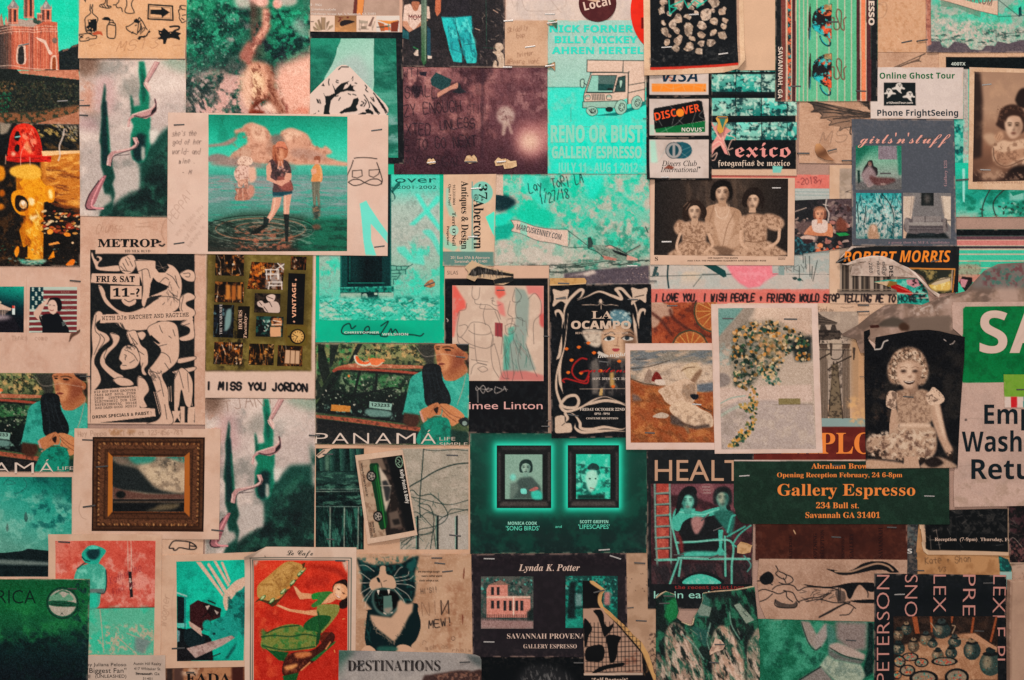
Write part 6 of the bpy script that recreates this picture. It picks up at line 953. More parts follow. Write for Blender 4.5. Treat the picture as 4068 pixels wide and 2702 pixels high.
c.py('496,935 1380,920 1372,1346 496,1342','62b494').nz('3cc09a',100,.5,.7,.8,'700,930 1380,922 1372,1200 800,1346',20,545).nz('d8a890',40,.58,.72,.7,'700,1100 1372,1060 1372,1346 700,1346',10,547).ln('890,940 910,1130 925,1320|1055,1190 1180,1300|1130,1150 1340,1230',9,'cfa08c',.7).py('1200,1185 1330,1205 1340,1240 1270,1340 1200,1300','7a8a84',10).ln('800,928 1380,918',6,'6a2c28')
c.bl('690,580 760,540 880,530 940,580 950,640 940,760 900,800 870,920 690,940 660,700','4aa890').nz('7ac8b0',40,.45,.68,.9,'690,580 940,560 930,780 690,780',8,549).ln('690,575 770,520 880,520|945,590 950,700 930,790 870,790',10,'123a3c').rc(800,755,930,790,'6a7a74',3).rc(790,800,870,920,'2cbc9c',4)
c.bl('730,440 760,400 800,370 860,370 930,400 942,430 900,490 870,530 780,530 735,490','2aa890').bl('770,440 800,405 880,400 890,450 850,495 800,490','163c40',5).ln('732,470 760,500 800,510',9,'123236').bl('790,385 830,370 880,385 870,400 800,402','5cc8b0',3)
c.ln('1138,327 1142,600|1168,327 1172,600',6,'d8b8a4',.9,False).py('1142,600 1172,600 1186,830 1160,832','2a2426').dabs('1148,640 1170,640 1180,820 1160,820',9,(7,10),['c8b0a0'],1,5)
c.hand('Katherine',985,715,66,'8a3038',4,310,-24,.9,.3).hand('find  me ...',1005,810,60,'8a3038',4,330,-22,.85,.3).gn(.06,5).back().lift(437,268,120,1.5)
stp(576,337,104,3,'over the top left of the coral figure postcard')
c=Card('postcard','dark green postcard with the letters of a continent and a round postal mark','postcard',60,'-260,656 804,667 776,1900 -260,1900','0c4a34',gloss=1)
c.rc(-260,640,810,668,'d8b096').grad(['0a5a34','0f6a3c','155c3c','0a2c2c','0c1c22'],'300,670','300,1500','-260,668 804,668 780,1900 -260,1900').nz('2a8a4c',120,.45,.75,.6,'-260,850 804,850 800,1250 -260,1250',60,551).nz('0a2424',60,.48,.7,.9,'-260,1180 804,1120 800,1600 -260,1600',40,553).nz('0b2a30',50,.55,.72,.8,'600,668 804,668 790,1300 700,1300',40,555)
c.rows([('AFRICA',-215,885,118,535)],'thin','0f2a24').ell(560,880,145,144,'0e3a2c').ell(560,880,132,131,'145a40').ell(560,878,124,120,'b4a898').bl('445,860 540,855 680,880 680,910 560,915 445,900','1f5a40').bl('440,850 500,790 540,800 570,830 620,800 660,850 600,860','6a9a7c',3).ln('500,800 560,770 620,790',14,'2a6a4c',.8).ln('480,870 640,890|460,890 660,910',5,'0f2a24')
for k in range(6):c.ln('690,%d 720,%d 750,%d 790,%d'%(850+k*22,840+k*22,860+k*24,850+k*24),3,'0f2a24',.9).ln('340,%d 380,%d 420,%d'%(800+k*20,815+k*20,805+k*20),3,'0f2a24',.7)
c.t('A',540,985,22,'sans','2a3a34',30).gn(.08,5)
stp(648,752,80,2,'over the round postal mark of the dark green postcard')
c=Card('business_card','pale realty business card tucked behind the dark green postcard','card',57,'560,1352 1476,1342 1474,1900 560,1900','c6ae9e').nz('b49a8a',140,.45,.8,.5)
c.rows([('by Juliana Peloso',776,1442,30,350),('"Biggest Fan"',770,1502,42,356),('(UNLEASHED)',850,1546,28,275),('NOSE',690,1548,28,118),('NORTH',925,1590,24,120),('Austin Hill Realty',1190,1430,24,250),('417 Whitaker St.',1194,1476,24,244),('Savannah Ga',1208,1520,24,216),('31401',1272,1564,22,86)],'sans','3a3434').ln('1215,1508 1300,1516 1345,1508',7,'2a2828')
c=Card('doodle_card','small cream card with a black felt pen finger doodle','card',50,'1420,200 1816,205 1808,480 1410,475','d8b096').nz('c49a80',90,.45,.8,.4).ln('1505,385 1540,335 1590,328 1690,340 1745,375 1740,400 1690,405 1600,390 1570,410 1545,410 1545,395 1510,395 1505,385|1690,345 1685,400|1700,375 1740,378',11,'1a1c20')
c=Card('postcard','cream postcard of a teal sunburst over a tumbled dark red shed','postcard',53,'1424,458 2330,425 2330,1445 1420,1462','d6ae94').nz('c49a80',140,.45,.8,.5).hand('Wagner',1470,1090,60,'a07c68',4,300,-82,.8,.2).ln('1560,720 1530,900 1545,1150',3,'b08c78',.7)
c.pic('1570,512 2188,495 2170,1392 1577,1398','0fb89a').grad(['10a88e','16c4a4','12b498'],'1600,520','2100,900').nz('0c8a78',100,.5,.75,.6,seed=561)
PKB='dcb49c'
for p in ('1745,512 1790,512 1990,800 1985,830','1845,540 1860,520 2020,770 2000,800','1900,507 1925,507 2045,720 2030,740','1965,520 1985,512 2055,690 2040,705'):c.py(p,PKB)
c.bl('1985,860 2010,780 2080,700 2140,665 2200,655 2200,760 2130,770 2060,850 2015,950',PKB).bl('2090,830 2140,770 2200,760 2200,1200 2080,1060 2000,1010 2050,900','1d8f80').nz('0f5a54',40,.5,.7,.9,'2030,800 2188,770 2170,1180 2020,1000',8,563)
c.py('1577,820 1640,830 1640,1070 1577,1060','122226').rc(1577,1060,1660,1100,'6ac0b0').ln('1575,790 1660,820',14,'9ac0b0').ln('1650,830 1645,1390',10,'2a7a78').py('1577,1100 1700,1120 1880,1180 1900,1390 1577,1398','12181c').bl('1640,1130 1740,1110 1830,1200 1760,1290 1660,1250','15282c')
c.py('1690,900 1760,855 1970,930 1960,1010 1880,1040 1800,1130 1690,1050','3f1c1e').py('1820,890 1970,935 1955,1000 1870,990','2a1a1c').py('1680,1040 1790,1110 1800,1180 1690,1090','c4a090').ln('1810,890 1890,1010|1800,1010 1900,920|1890,920 1890,1000|1830,890 1960,935|1855,860 1915,885',12,'231517',1,False).py('1830,910 1870,900 1845,945','c8b0a0').py('1905,940 1950,965 1930,985','b8a498').ell(1845,1080,44,50,'1a7a6c').ell(1845,1080,34,40,'0f9a84')
c.bl('1880,1080 1960,1010 2060,1010 2110,1080 2100,1180 1880,1200','219a8a',3).nz('0f6a60',40,.5,.7,.8,'1880,1010 2100,1010 2100,1190 1880,1190',8,565).py('1940,1230 2170,1180 2170,1392 1960,1380','14a890',4).py('2060,1290 2110,1225 2090,1290 2030,1380 2000,1380','0f5a54',4).py('1660,1285 1800,1250 2060,1170 2090,1190 1980,1260 1740,1370','b89a90').nz('8a6a64',30,.5,.7,.7,'1660,1285 2060,1170 2090,1190 1740,1370').py('1577,1290 1660,1290 1740,1370 1700,1398 1577,1398','1c1a1e').ln('1870,1320 1880,1390|1860,1370 1960,1330',9,'2a2024').ell(1905,1155,14,12,'123a3c').py('1577,1120 1600,1130 1600,1220 1577,1230','6a8a8c').gn(.07,5)
stp(1588,1284,116,-3,'at the foot of the teal sunburst postcard')
c=Card('poster','brown poster foot with heavy black capitals under the sunburst postcard','poster',49,'1440,1380 2320,1380 2320,1900 1440,1900','b4805e').nz('8a5a40',60,.45,.7,.9).py('1478,1460 1540,1460 1545,1900 1478,1900','3a2c28',6).py('1545,1460 1630,1455 1640,1900 1550,1900','5a4038',8).py('2060,1450 2170,1440 2170,1900 2080,1900','4a2620',8).nz('d8b49a',50,.55,.7,.8,'1620,1440 1800,1440 1750,1530 1620,1530',10,567).t('FADA',1655,1600,92,'serif','1d1a1a',400).ln('1480,1462 1700,1470',3,'7a5646')
stp(1694,1498,72,2,'on the black capitals of the brown poster foot')
# lower centre left
tile(1000,2002)
c=Card('cafe_menu','cafe card of a woman in green riding a roll through red, folded corner','card',62,'-60,376 934,386 918,1950 -60,1950','d8b8a4',cut='-60,470 0,440 130,380 934,386 918,1950 -60,1950')
c.nz('c8a48e',160,.45,.8,.5).py('-60,470 0,440 130,380 0,480 -60,500','b59a88').ln('120,460 124,470',6,'6a5a50')
c.t('Le Cafe',312,456,44,'script','16302e',236).ln('8,1950 14,492 866,500 856,1950|-10,1950 -6,475 888,480 876,1950',6,'143432',1,False)
c.pic('22,500 856,505 848,1940 20,1940','d23a26').grad(['e0452c','c93522','bd3020'],'300,520','300,1500').nz('a82a1c',120,.45,.75,.8,'120,700 800,600 780,1500 100,1500',60,571).nz('ea6a44',60,.5,.75,.5,'22,500 300,500 200,1940 22,1940',30,573).bl('470,560 620,580 760,620 850,700 850,640 760,570 560,540','8f2418',16,.8).py('800,505 856,505 852,620 820,560','d8b09c',4).py('22,500 70,502 30,560','d8b09c',4)
B,B2='c09050','8a5c2c'
c.bl('55,850 80,860 150,890 200,910 300,800 400,680 470,600 470,560 440,540','5a3a20').bl('50,800 60,720 150,640 240,560 320,512 400,520 450,545 440,610 380,680 330,740 260,830 180,860 100,850 60,830',B).bl('90,760 200,640 330,540 400,540 300,650 180,780','d0a060',14,.7).dabs('80,780 320,530 430,560 250,800',40,(3,6),[B2,'9a6a34'],.9,7).nz(B2,40,.5,.72,.6,'60,720 320,512 440,560 250,830',10,575)
for x,y in ((180,862),(100,835),(280,780),(365,700),(430,620),(460,590)):c.ell(x,y,34,15,'1f6a3c',-45).ell(x,y-3,26,9,'c8c890',-45)
for x,y in ((240,830),(330,745),(400,660),(465,580)):c.ell(x,y,18,10,'d88a4a',-30)
SKN='dd9a70'
c.py('372,730 400,740 440,790 545,800 540,840 430,850 400,800',SKN).py('215,905 240,895 340,935 480,950 585,940 590,1000 470,980 330,955',SKN).ln('380,740 430,800|230,900 340,940',6,'f0bc94',.8)
GR='3f7a3c'
c.bl('540,800 640,780 720,785 700,830 640,880 560,920 530,900 590,850 540,850',GR).bl('580,940 600,900 700,890 780,905 770,970 720,1040 660,1110 610,1145 590,1010','8a8a4a').bl('460,1090 520,1020 600,990 700,1000 690,1050 620,1130 600,1170 520,1170','1f5a30').bl('85,1220 110,1170 200,1110 330,1070 440,1080 480,1120 600,1150 600,1220 560,1280 430,1300 300,1310 160,1300 90,1270','7f8442').nz(GR,50,.48,.68,.9,'85,1110 600,1070 590,1290 90,1290',10,577)
c.ln('90,1180 200,1170 350,1180 470,1160 600,1180|130,1150 250,1100 420,1080|100,1260 300,1300 560,1270|590,960 610,1140',14,'1d4a2a',.8).py('100,1260 160,1300 330,1320 290,1400 240,1390','14562c').py('540,800 600,785 580,850 540,850','2a8a3c').py('600,1190 640,1140 720,1140 740,1190 690,1240 620,1240','6a2a1c').py('580,1150 620,1130 600,1240 570,1270','1d4a2a')
c.bl('270,1480 300,1370 380,1320 500,1310 560,1290 620,1240 700,1150 740,1170 720,1250 640,1330 560,1400 460,1460 400,1510 300,1530','4a1f18').nz('8a4a30',30,.5,.68,.8,'300,1340 560,1310 420,1500 290,1510',8,579).bl('290,1450 400,1420 400,1450 330,1480','d8905a',4).bl('380,1330 500,1315 530,1350 420,1370','c8784a',5).py('520,1390 660,1290 750,1215 740,1240 560,1400','1f6a34').ln('660,1290 700,1230|440,1480 520,1410',12,'d88a5c').py('275,1530 420,1500 400,1570 290,1590','1f5a30')
c.bl('720,740 760,690 850,685 856,900 790,930 780,880 800,850 740,800','2a1714').bl('725,770 745,715 810,712 850,750 850,820 810,850 760,850 735,825','e0a078').bl('740,740 790,725 800,800 760,820','f0bc98',8).ln('765,755 780,762|810,790 825,798',8,'3a1a14').ln('748,805 765,825 785,830',7,'f8e8dc').ln('745,800 765,832 790,836',3,'8a2a1c').py('700,800 720,790 750,850 700,880 620,890','e0a078').ln('810,1025 825,1020|735,1300 740,1320',7,'e8a060').gn(.07,5).back()
c.lift(0,420,90,6)
stp(790,506,90,2,'top right corner inside the red cafe card')
tile(1000,1340)
c=Card('photo_collage','cream sheet pairing weathered green boards with bare creepers on a pale wall','print',36,'566,948 1944,955 1952,1930 556,1926','d2a88c').nz('c09478',160,.45,.8,.5)
c.pic('572,988 1000,988 998,1888 570,1880','16302c').nz('0c1c1e',50,.45,.7,.8,seed=581)
for x in (600,690,780,870,930):c.grad(['3a6a5a','16282a'],'%d,0'%x,'%d,0'%(x+70),'%d,990 %d,990 %d,1190 %d,1190'%(x,x+60,x+50,x+10))
c.py('650,1000 695,1000 690,1190 655,1190','6a8a74',4,.8).py('572,1195 1000,1200 1000,1340 572,1340','23403a',4).nz('5a8a74',26,.52,.7,.7,'572,1200 1000,1200 1000,1500 572,1500',8,583,ax=4).nz('0d1a1c',20,.5,.68,.8,'572,1290 1000,1290 1000,1510 572,1510',8,585,ax=4).ln('572,1352 1000,1352|572,1372 1000,1370',5,'a8b0a0',.7,False).ln('572,1505 1000,1508',8,'9ab0a0',.6,False).nz('3f7a68',30,.5,.68,.8,'572,1520 1000,1520 998,1888 570,1880',6,587,rot=85,ax=4)
for x in (700,826,950):c.ln('%d,1515 %d,1880'%(x,x-4),9,'a8a494',.8).ln('%d,1515 %d,1880'%(x+12,x+8),8,'0b1416',.8)
c.sk('572,1520 1000,1520 998,1880 572,1880',60,60,3,90,8,['0b1618','5a8a78','1c3a34'],.7,7).rc(985,1500,1000,1890,'0f1416').gn(.07,5)
c.pic('1325,990 1930,990 1928,1888 1318,1888','a49888').nz('b8a898',90,.45,.75,.8,seed=591).sk('1330,1000 1925,1000 1925,1880 1330,1880',90,34,3,0,6,['5a5a50','7a6e62'],.7,9).py('1670,1580 1928,1580 1928,1888 1670,1888','b0a498',4)
for p,w in (('1530,990 1515,1200 1495,1450 1500,1600',9),('1325,1400 1420,1320 1510,1270 1640,1190 1790,1135 1930,1118',11),('1530,1000 1640,1010 1800,1000 1925,1010',6),('1325,1470 1420,1360 1490,1410 1600,1400 1700,1490 1745,1580 1700,1650 1600,1690 1480,1720 1380,1840',7),('1420,1420 1560,1450 1750,1490 1925,1450',6),('1500,1480 1580,1500 1620,1600 1615,1700 1590,1880',7),('1925,1540 1780,1530 1700,1600 1480,1500',6),('1330,1830 1450,1760 1600,1740 1700,1600 1925,1530',6),('1620,1700 1480,1560 1400,1580',5),('1330,1880 1420,1800 1600,1730',5),('1615,1700 1640,1880',6),('1500,1600 1560,1560 1640,1590',5)):c.ln(p,w,'16302e',.9)
for x in (1478,1655,1826):c.py('%d,1590 %d,1585 %d,1888 %d,1888'%(x-9,x+9,x+9,x-9),'142426').ln('%d,1600 %d,1880'%(x-14,x-14),5,'3a9a84',.6)
c.sk('1330,1400 1700,1400 1640,1880 1330,1880',30,60,4,50,50,['1c3a36','2a4a44'],.8,12).gn(.06,5).back()
stp(1785,1050,104,2,'top right of the bare creeper picture');tile(1000,2002);stp(700,314,70,4,'at the foot of the weathered green boards picture');stp(1810,281,104,6,'lower right of the bare creeper picture')
tile(1000,1340)
q=Card('paper_scrap','small torn cream shred at the top of the weathered boards picture','scrap',50,'570,985 735,985 735,1080 570,1080','cfae98',cut='575,1050 640,995 735,985 700,1000 640,1060 600,1075',buckle=2).ln('590,1050 650,1005',8,'3a3a34')
stp(680,1040,92,0,'beside the cream shred on the weathered boards picture')
c=Card('business_card','cream body shop card of a green car, hung sideways and tilted','card',54,'922,1050 1344,996 1476,1758 1032,1838','d6b49c',buckle=.6).nz('c49c82',140,.45,.8,.4)
c.pic('950,1098 1340,1046 1452,1716 1058,1786','2a2422',res=2.3).py('950,1098 1080,1080 1200,1764 1058,1786','b59880').nz('8a6c58',50,.5,.7,.8,'950,1098 1100,1080 1200,1764 1058,1786',8,601).py('1050,1085 1160,1070 1200,1180 1130,1180 1060,1130','7a6658',6).nz('5c4a42',34,.5,.68,.8,'1180,1080 1300,1060 1440,1716 1250,1740',10,603)
c.py('1200,1080 1340,1046 1452,1716 1380,1728 1260,1300','15171a',10).bl('1050,1140 1090,1120 1130,1130 1150,1240 1190,1500 1210,1640 1190,1700 1140,1690 1110,1500 1070,1300','173f28').ln('1105,1140 1130,1300 1165,1520 1190,1690',12,'2c7a38',.9).ln('1090,1150 1115,1320 1150,1540',8,'1f6a34').py('1130,1140 1200,1240 1240,1340 1215,1480 1195,1560 1170,1440','c9b4a0',3).py('1160,1280 1200,1270 1240,1350 1220,1450 1195,1460','3a3a3a',3).ln('1150,1320 1240,1320|1200,1520 1230,1440',10,'a89a8c',.8)
for x,y in ((1066,1235),(1126,1592)):
 c.ell(x,y,44,50,'161618',-8).ell(x,y,32,36,'8a8078',-8).ell(x,y,24,28,'2a2828',-8)
 for k in range(5):c.ln('%f,%f %f,%f'%(x,y,x+28*math.cos(k*1.257),y+32*math.sin(k*1.257)),7,'b8a898',1,False)
c.py('1220,1560 1300,1540 1340,1680 1240,1700','6a5a50',6).py('1250,1620 1310,1610 1325,1660 1270,1670','2a2624',3).ell(1312,1110,32,50,'a8c8a8',-8).ell(1312,1110,27,45,'16181a',-8).ln('1300,1085 1322,1105 1300,1120 1320,1140',5,'a8c8a8').back()
c.rows([('Kelly Paint & Body',1318,1180,30,305)],'bold','d8ccc0',79).rows([('"Getting the job right, is what I do!"',970,1118,16,310)],'bold','3a3230',80).rows([('Jamie Kelly',1074,1640,16,100),('(912) 412-3170',1046,1645,16,130)],'bold','3a3230',82).scribble(1296,1420,1190,16,'b8aca0',2,.8,3,79).gn(.03,5).lift(1250,1800,200,1.5)
tile(1000,2002)
c=Card('cat_flyer','tan flyer of a yawning black and white cat with added pen scrawls','flyer',40,'918,440 1956,446 1968,1360 918,1345','c39c80')
c.nz('a87e62',180,.42,.75,.7,seed=611).nz('d8b49a',12,.55,.8,.4,seed=613).nz('9a6a50',50,.5,.75,.6,'1740,700 1900,700 1900,1300 1600,1300',30,615)
G='0d2427'
c.bl('1030,960 1050,940 1440,880 1480,960 1505,1080 1470,1200 1420,1260 1400,1310 1080,1310 1010,1220 1015,1080',G,3).py('935,478 1000,520 1090,545 1240,535 1330,530 1420,475 1490,462 1470,540 1445,640 1460,740 1450,820 1420,890 1330,960 1230,1010 1180,1005 1090,960 1020,880 975,780 985,650 950,540',G,4)
c.nz('1f5a54',30,.5,.72,.7,'935,478 1490,462 1450,900 1000,900',6,617).py('960,500 1010,530 1060,590 990,600','1a4c48',8).py('1380,530 1470,480 1440,600 1400,600','1f5652',8)
c.bl('1145,560 1190,555 1200,620 1260,650 1285,720 1260,755 1160,745 1085,770 1050,740 1060,680 1130,630','c8a186',3).bl('1110,660 1130,655 1145,690 1130,700',G).ln('1175,690 1200,680|1150,700 1160,740',6,'4a4038').bl('1075,795 1115,755 1235,755 1300,785 1335,840 1320,910 1260,975 1200,1000 1120,965 1075,885','56726a',5).bl('1092,800 1120,768 1230,768 1288,792 1316,840 1304,900 1250,955 1200,978 1132,946 1094,880','060c0e',4).py('1172,820 1245,815 1255,940 1220,980 1175,970','5f7a70',3).py('1175,930 1255,920 1225,978 1185,968','9a8a7c',4).py('1114,766 1138,766 1128,815','e0ccba').py('1206,760 1232,760 1220,812','e0ccba').ln('1175,970 1195,980|1240,970 1252,965',9,'d8c0ae').nz('2a5048',20,.5,.7,.7,'1090,800 1170,800 1170,950 1100,900')
c.py('1300,870 1330,850 1380,890 1440,880 1430,960 1400,1000 1340,1120 1290,1200 1260,1225 1180,1160 1100,1100 1060,1030 1050,985 1150,1000 1240,1010 1290,950','c8a186',5).sk('1060,1010 1120,1120 1260,1230 1400,1020 1380,1060 1260,1250 1100,1140',70,34,3,70,40,['c8a186',G,'b08c74'],.8,5)
c.ln('1060,680 980,620 950,615|1050,700 960,705|1060,740 990,780 970,800|1070,760 1000,840 985,870|1080,770 1020,860 1010,920|1270,660 1380,640 1400,600|1280,690 1400,670 1440,640|1285,710 1400,720 1450,745|1285,740 1380,800 1420,860|1270,760 1340,840 1360,880|1090,600 1020,550 960,545|1270,640 1310,580 1340,560',5,'d8c4b2',.9).bl('980,1310 1010,1265 1060,1265 1100,1310','d0a488',3).bl('1285,1310 1295,1265 1350,1250 1410,1270 1445,1310','d0a488',3).sk('1000,1050 1060,1050 1060,1250 1010,1200',30,40,3,80,20,['2a6a60','0c2022'],.7,6).bl('1130,1270 1280,1270 1280,1310 1130,1310','2a5a50',8)
c.rows([('are mornings tough?',1480,610,17,195),('need a softer alarm',1512,649,17,182),('clock? adopt a cat.',1492,689,17,172)],'bold','2a2624').hand("Hi'S!!",1508,795,42,'2a2422',4,150,-4,.9).hand('NIN',1520,985,120,'5a4034',7,250,-2,.4).ln('1685,860 1690,985 1750,860 1755,975',9,'2a2220',.9,False).hand('MEW!',1575,1100,66,'231f20',8,225,-4,1).hand('meh as',1550,1298,40,'7a5a48',4,210,-4,.8).hand('rhaim',1785,1315,30,'7a5a48',4,180,0,.7).ell(1793,1197,18,20,'5a4438').ell(1793,1197,14,16,'bc947a').bl('1880,640 1890,565 1895,600 1888,670','7a4434').bl('1872,985 1884,1010 1876,1075','7a4434').ln('1520,1250 1530,1215 1555,1230|1480,460 1560,465 1600,460',4,'8a6a58')
stp(1648,480,96,0,'upper of three near the top of the cat flyer');stp(1674,528,96,6,'second of three near the top of the cat flyer');stp(1742,600,94,-6,'lowest of three near the top of the cat flyer')
c=Card('brochure','grey travel brochure with embossed dark capitals and a leafy hill','brochure',67,'776,1300 2046,1322 2046,1960 768,1960','8d8684',cut='776,1300 1900,1326 1990,1335 2030,1350 2044,1380 2046,1960 768,1960',gloss=1)
c.grad(['4a5a54','908884','a09690'],'776,1300','1000,1500').nz('b0a49c',120,.45,.75,.7,seed=621).py('776,1300 900,1302 820,1400 776,1560','2f5a4c',30,.8).py('1900,1326 2046,1350 2046,1460 1960,1400','5f6462',20)
c.bl('1520,1568 1600,1520 1720,1500 1850,1480 1960,1485 2060,1510 2060,1960 1500,1960','4a3430',5).nz('8a6454',26,.48,.66,.9,'1540,1560 1720,1500 1960,1488 2046,1520 2046,1960 1520,1960',5,623).rows([('DESTINATIONS',862,1488,92,820)],'light','4a4442').rows([('DESTINATIONS',854,1482,92,820)],'light','2b2626').gn(.05,5).lift(2000,1340,140,2)
stp(1898,1402,92,-4,'right of the capitals on the grey travel brochure');stp(965,1432,80,-24,'through the first capitals of the grey travel brochure')
# ================================================================== the papers, lower centre right
tile(1000,670)
c=Card('gallery_card','black gallery card of a fine line drawing on coral and grey washes','card',43,'1714,866 2648,862 2648,2352 1722,2352','16181c')
c.nz('24272a',40,.5,.8,.6).py('1714,862 2648,862 2648,976 1716,980','d2aa92').ln('1714,975 1716,2350',8,'d2aa92',1,False).ln('2640,980 2646,2350',10,'c8a68e',1,False).t('SILAS',1740,942,32,'thin','6a5a50',96).ln('1735,1335 1748,1350 1740,1362',6,'d8c0b0')
c.pic('1785,1040 2598,1044 2597,1890 1786,1888','ccae9a').nz('d8bba6',90,.45,.75,.8,seed=631)
c.py('1785,1040 1815,1042 1860,1120 1900,1180 1910,1240 1850,1270 1820,1350 1800,1500 1785,1500','e0685c',8).nz('cf8c80',60,.45,.7,.8,'1785,1150 1900,1150 1850,1300 1785,1500',8,633).py('2170,1042 2240,1050 2260,1120 2200,1160 2165,1110','e06a5c',5).py('2180,1170 2240,1200 2260,1320 2200,1290','d8847a',6).py('2440,1042 2598,1044 2597,1400 2560,1380 2580,1180 2520,1110 2460,1120','d8837a',8).py('2560,1300 2597,1290 2597,1420 2570,1400','c8605a',6)
c.py('2340,1060 2430,1080 2470,1160 2460,1400 2440,1560 2530,1790 2400,1820 2240,1820 2250,1600 2340,1440 2350,1300','8c9c92',5,.85).py('2280,1420 2340,1400 2330,1520 2290,1560','4fae98',6,.8).py('2240,1480 2300,1500 2290,1790 2240,1800','4aa68e',8,.7).py('2165,1370 2235,1375 2230,1500 2165,1490','9a4448',3).py('2230,1800 2440,1800 2597,1840 2597,1890 2200,1885','c87c74',4).nz('8a7a74',24,.52,.7,.5,'2270,1330 2400,1330 2380,1460 2270,1470',4,635)
for p in ('1830,1310 1850,1265 1900,1255 1915,1200|1965,1050 1960,1130 1985,1165 2020,1150 2030,1060|1985,1170 1990,1200 2030,1210 2110,1215 2170,1260|1850,1280 1830,1400 1830,1470 1860,1500 1920,1420 1900,1390 1845,1400|1920,1420 1960,1370 2040,1370 2110,1400 2125,1460 2060,1480 1980,1470 1930,1440|2040,1200 2030,1240 2080,1250 2180,1260 2215,1340|1980,1380 1985,1560 2000,1700 2020,1730 2090,1750|2080,1220 2060,1300 2080,1390|2130,1450 2150,1520 2140,1580|1830,1470 1850,1560 1980,1600|1860,1500 1940,1560 2080,1600 2160,1560',
    '2130,1160 2150,1150 2140,1200 2180,1220 2215,1210|2135,1175 2160,1180|2165,1270 2215,1400 2230,1500 2220,1650|2150,1480 2130,1600 2145,1760 2200,1860|2160,1560 2200,1700 2230,1850 2290,1870|1950,1830 1970,1760 2020,1730 2090,1745|2010,1780 2060,1760 2100,1790 2050,1810 2010,1780|1955,1700 2100,1720|2190,1380 2190,1500|2240,1560 2280,1870|2300,1560 2330,1800 2320,1890|2400,1560 2370,1700 2410,1870|2440,1560 2500,1760 2540,1850|2460,1160 2520,1110 2570,1180 2575,1290 2510,1370 2510,1560|2340,1080 2320,1170 2350,1190 2390,1180|2300,1180 2280,1290 2320,1330 2300,1420|2255,1400 2300,1380 2350,1400 2330,1460 2270,1470 2255,1400|2280,1340 2400,1330 2410,1400|2350,1060 2400,1140 2350,1220 2360,1320 2430,1360'):c.ln(p,4,'4a4442',.75)
c.sk('2240,1430 2460,1400 2500,1800 2240,1850',40,90,3,80,18,['4a4a48','2a6a5c','7a4440'],.6,8).back()
c.rows([('Aimee Linton',1832,2140,66,756)],'sans','e0a8a0').ln('2000,1938 2020,1960 2000,1972 1994,1950|2010,1975 2012,2080|2020,1960 2080,1965 2140,1960|2030,1955 2060,1930 2080,1960 2060,2000 2035,1970|2140,1965 2100,1985 2090,1965 2110,1950|2170,1940 2160,1975 2175,2000 2230,1970 2180,1945|2240,1970 2250,1940 2265,1980|2250,1960 2275,1965',5,'d8c8bc',.9)
tile(2000,670)
stp(380,1492,50,2,'on the black edge beside the line drawing card');tile(2000,1340);stp(374,792,72,0,'at the lower right of the line drawing card');stp(404,744,44,0,'above the lower right corner of the line drawing card')
tile(1000,670)
c=Card('paper_scrap','ragged pale scrap of grey engraving across the top of the line drawing card','scrap',48,'1885,820 2340,820 2340,1050 1885,1050','c8a888',cut='1895,880 1960,820 2060,860 2200,900 2330,930 2330,1000 2240,1035 2160,1030 2150,990 2010,970 1985,1005 1910,975 1930,920',buckle=2)
c.py('1925,950 1960,900 2010,870 2100,890 2200,915 2330,940 2330,960 2200,950 2060,940 1990,960','2b2826',3).sk('1930,950 2010,875 2200,915 2300,950 2060,945',40,50,4,85,10,['6a625c','15181a','9a9086'],.9,9).py('2150,990 2200,975 2330,960 2330,1010 2160,1030','2a2a2a',3).lift(1980,960,50,2)
stp(2215,1082,70,0,'below the ragged engraving scrap')
tile(2000,670)
c=Card('tape','strip of yellowed paper tape along the top of the dark ornate flyer','tape',58,'408,972 738,974 738,1045 408,1042','c69a66',cut='412,975 722,974 738,1000 732,1026 690,1030 600,1036 410,1042').nz('a87e4e',40,.5,.75,.6).ln('412,1036 600,1034 732,1022',8,'d8b48c',.8)
stp(535,1022,100,2,'on the yellowed tape of the dark ornate flyer')
c=Card('event_flyer','dark event flyer with ornate pale scrolls round a painted pale face','flyer',45,'408,1034 1312,1028 1332,2388 428,2398','15181c')
c.nz('22262a',40,.5,.8,.6);CR='cdb09a'
for x,y,s in ((510,1150,1),(1208,1135,-1)):
 c.bl('%f,%f %f,%f %f,%f %f,%f %f,%f %f,%f %f,%f %f,%f'%(x-70,y-75,x,y-60,x+70,y-72,x+60,y,x+55,y+60,x,y+30,x-70,y+78,x-60,y),CR).ln('%f,%f %f,%f %f,%f'%(x-40,y+10,x,y,x+40,y-8),7,'2a2420')
def scroll(c,s,w=26):
 c.ln(s,w,CR,1,True,taper=.6)
for s in ('545,1420 540,1280 570,1190 620,1130 680,1080 710,1090 690,1140 660,1160','660,1170 740,1140 850,1095 960,1130 1050,1160 1020,1100 1000,1075 1050,1070 1100,1120 1160,1190 1190,1290 1185,1400','520,1420 530,1330 500,1270 465,1275 470,1320','1205,1420 1200,1330 1220,1265 1255,1260 1255,1300','575,1290 565,1400 540,1600 480,1800 470,1950 500,2060 540,2120 640,2125 670,2070 640,2020 570,2030 520,2080 510,2120 560,2160 680,2130 800,2060 900,2030 1000,2060 1120,2110','1150,1290 1170,1400 1190,1600 1240,1800','520,1480 500,1650 470,1700','580,2160 640,2200 680,2260 690,2310 780,2320 900,2300 1040,2320 1100,2300','690,2120 780,2090 900,2065 1020,2080 1110,2120','540,1600 500,1760 505,1900 530,2000','640,2270 640,2310 700,2345 800,2340 950,2330 1100,2340','560,2160 550,2180 570,2220 550,2260'):scroll(c,s)
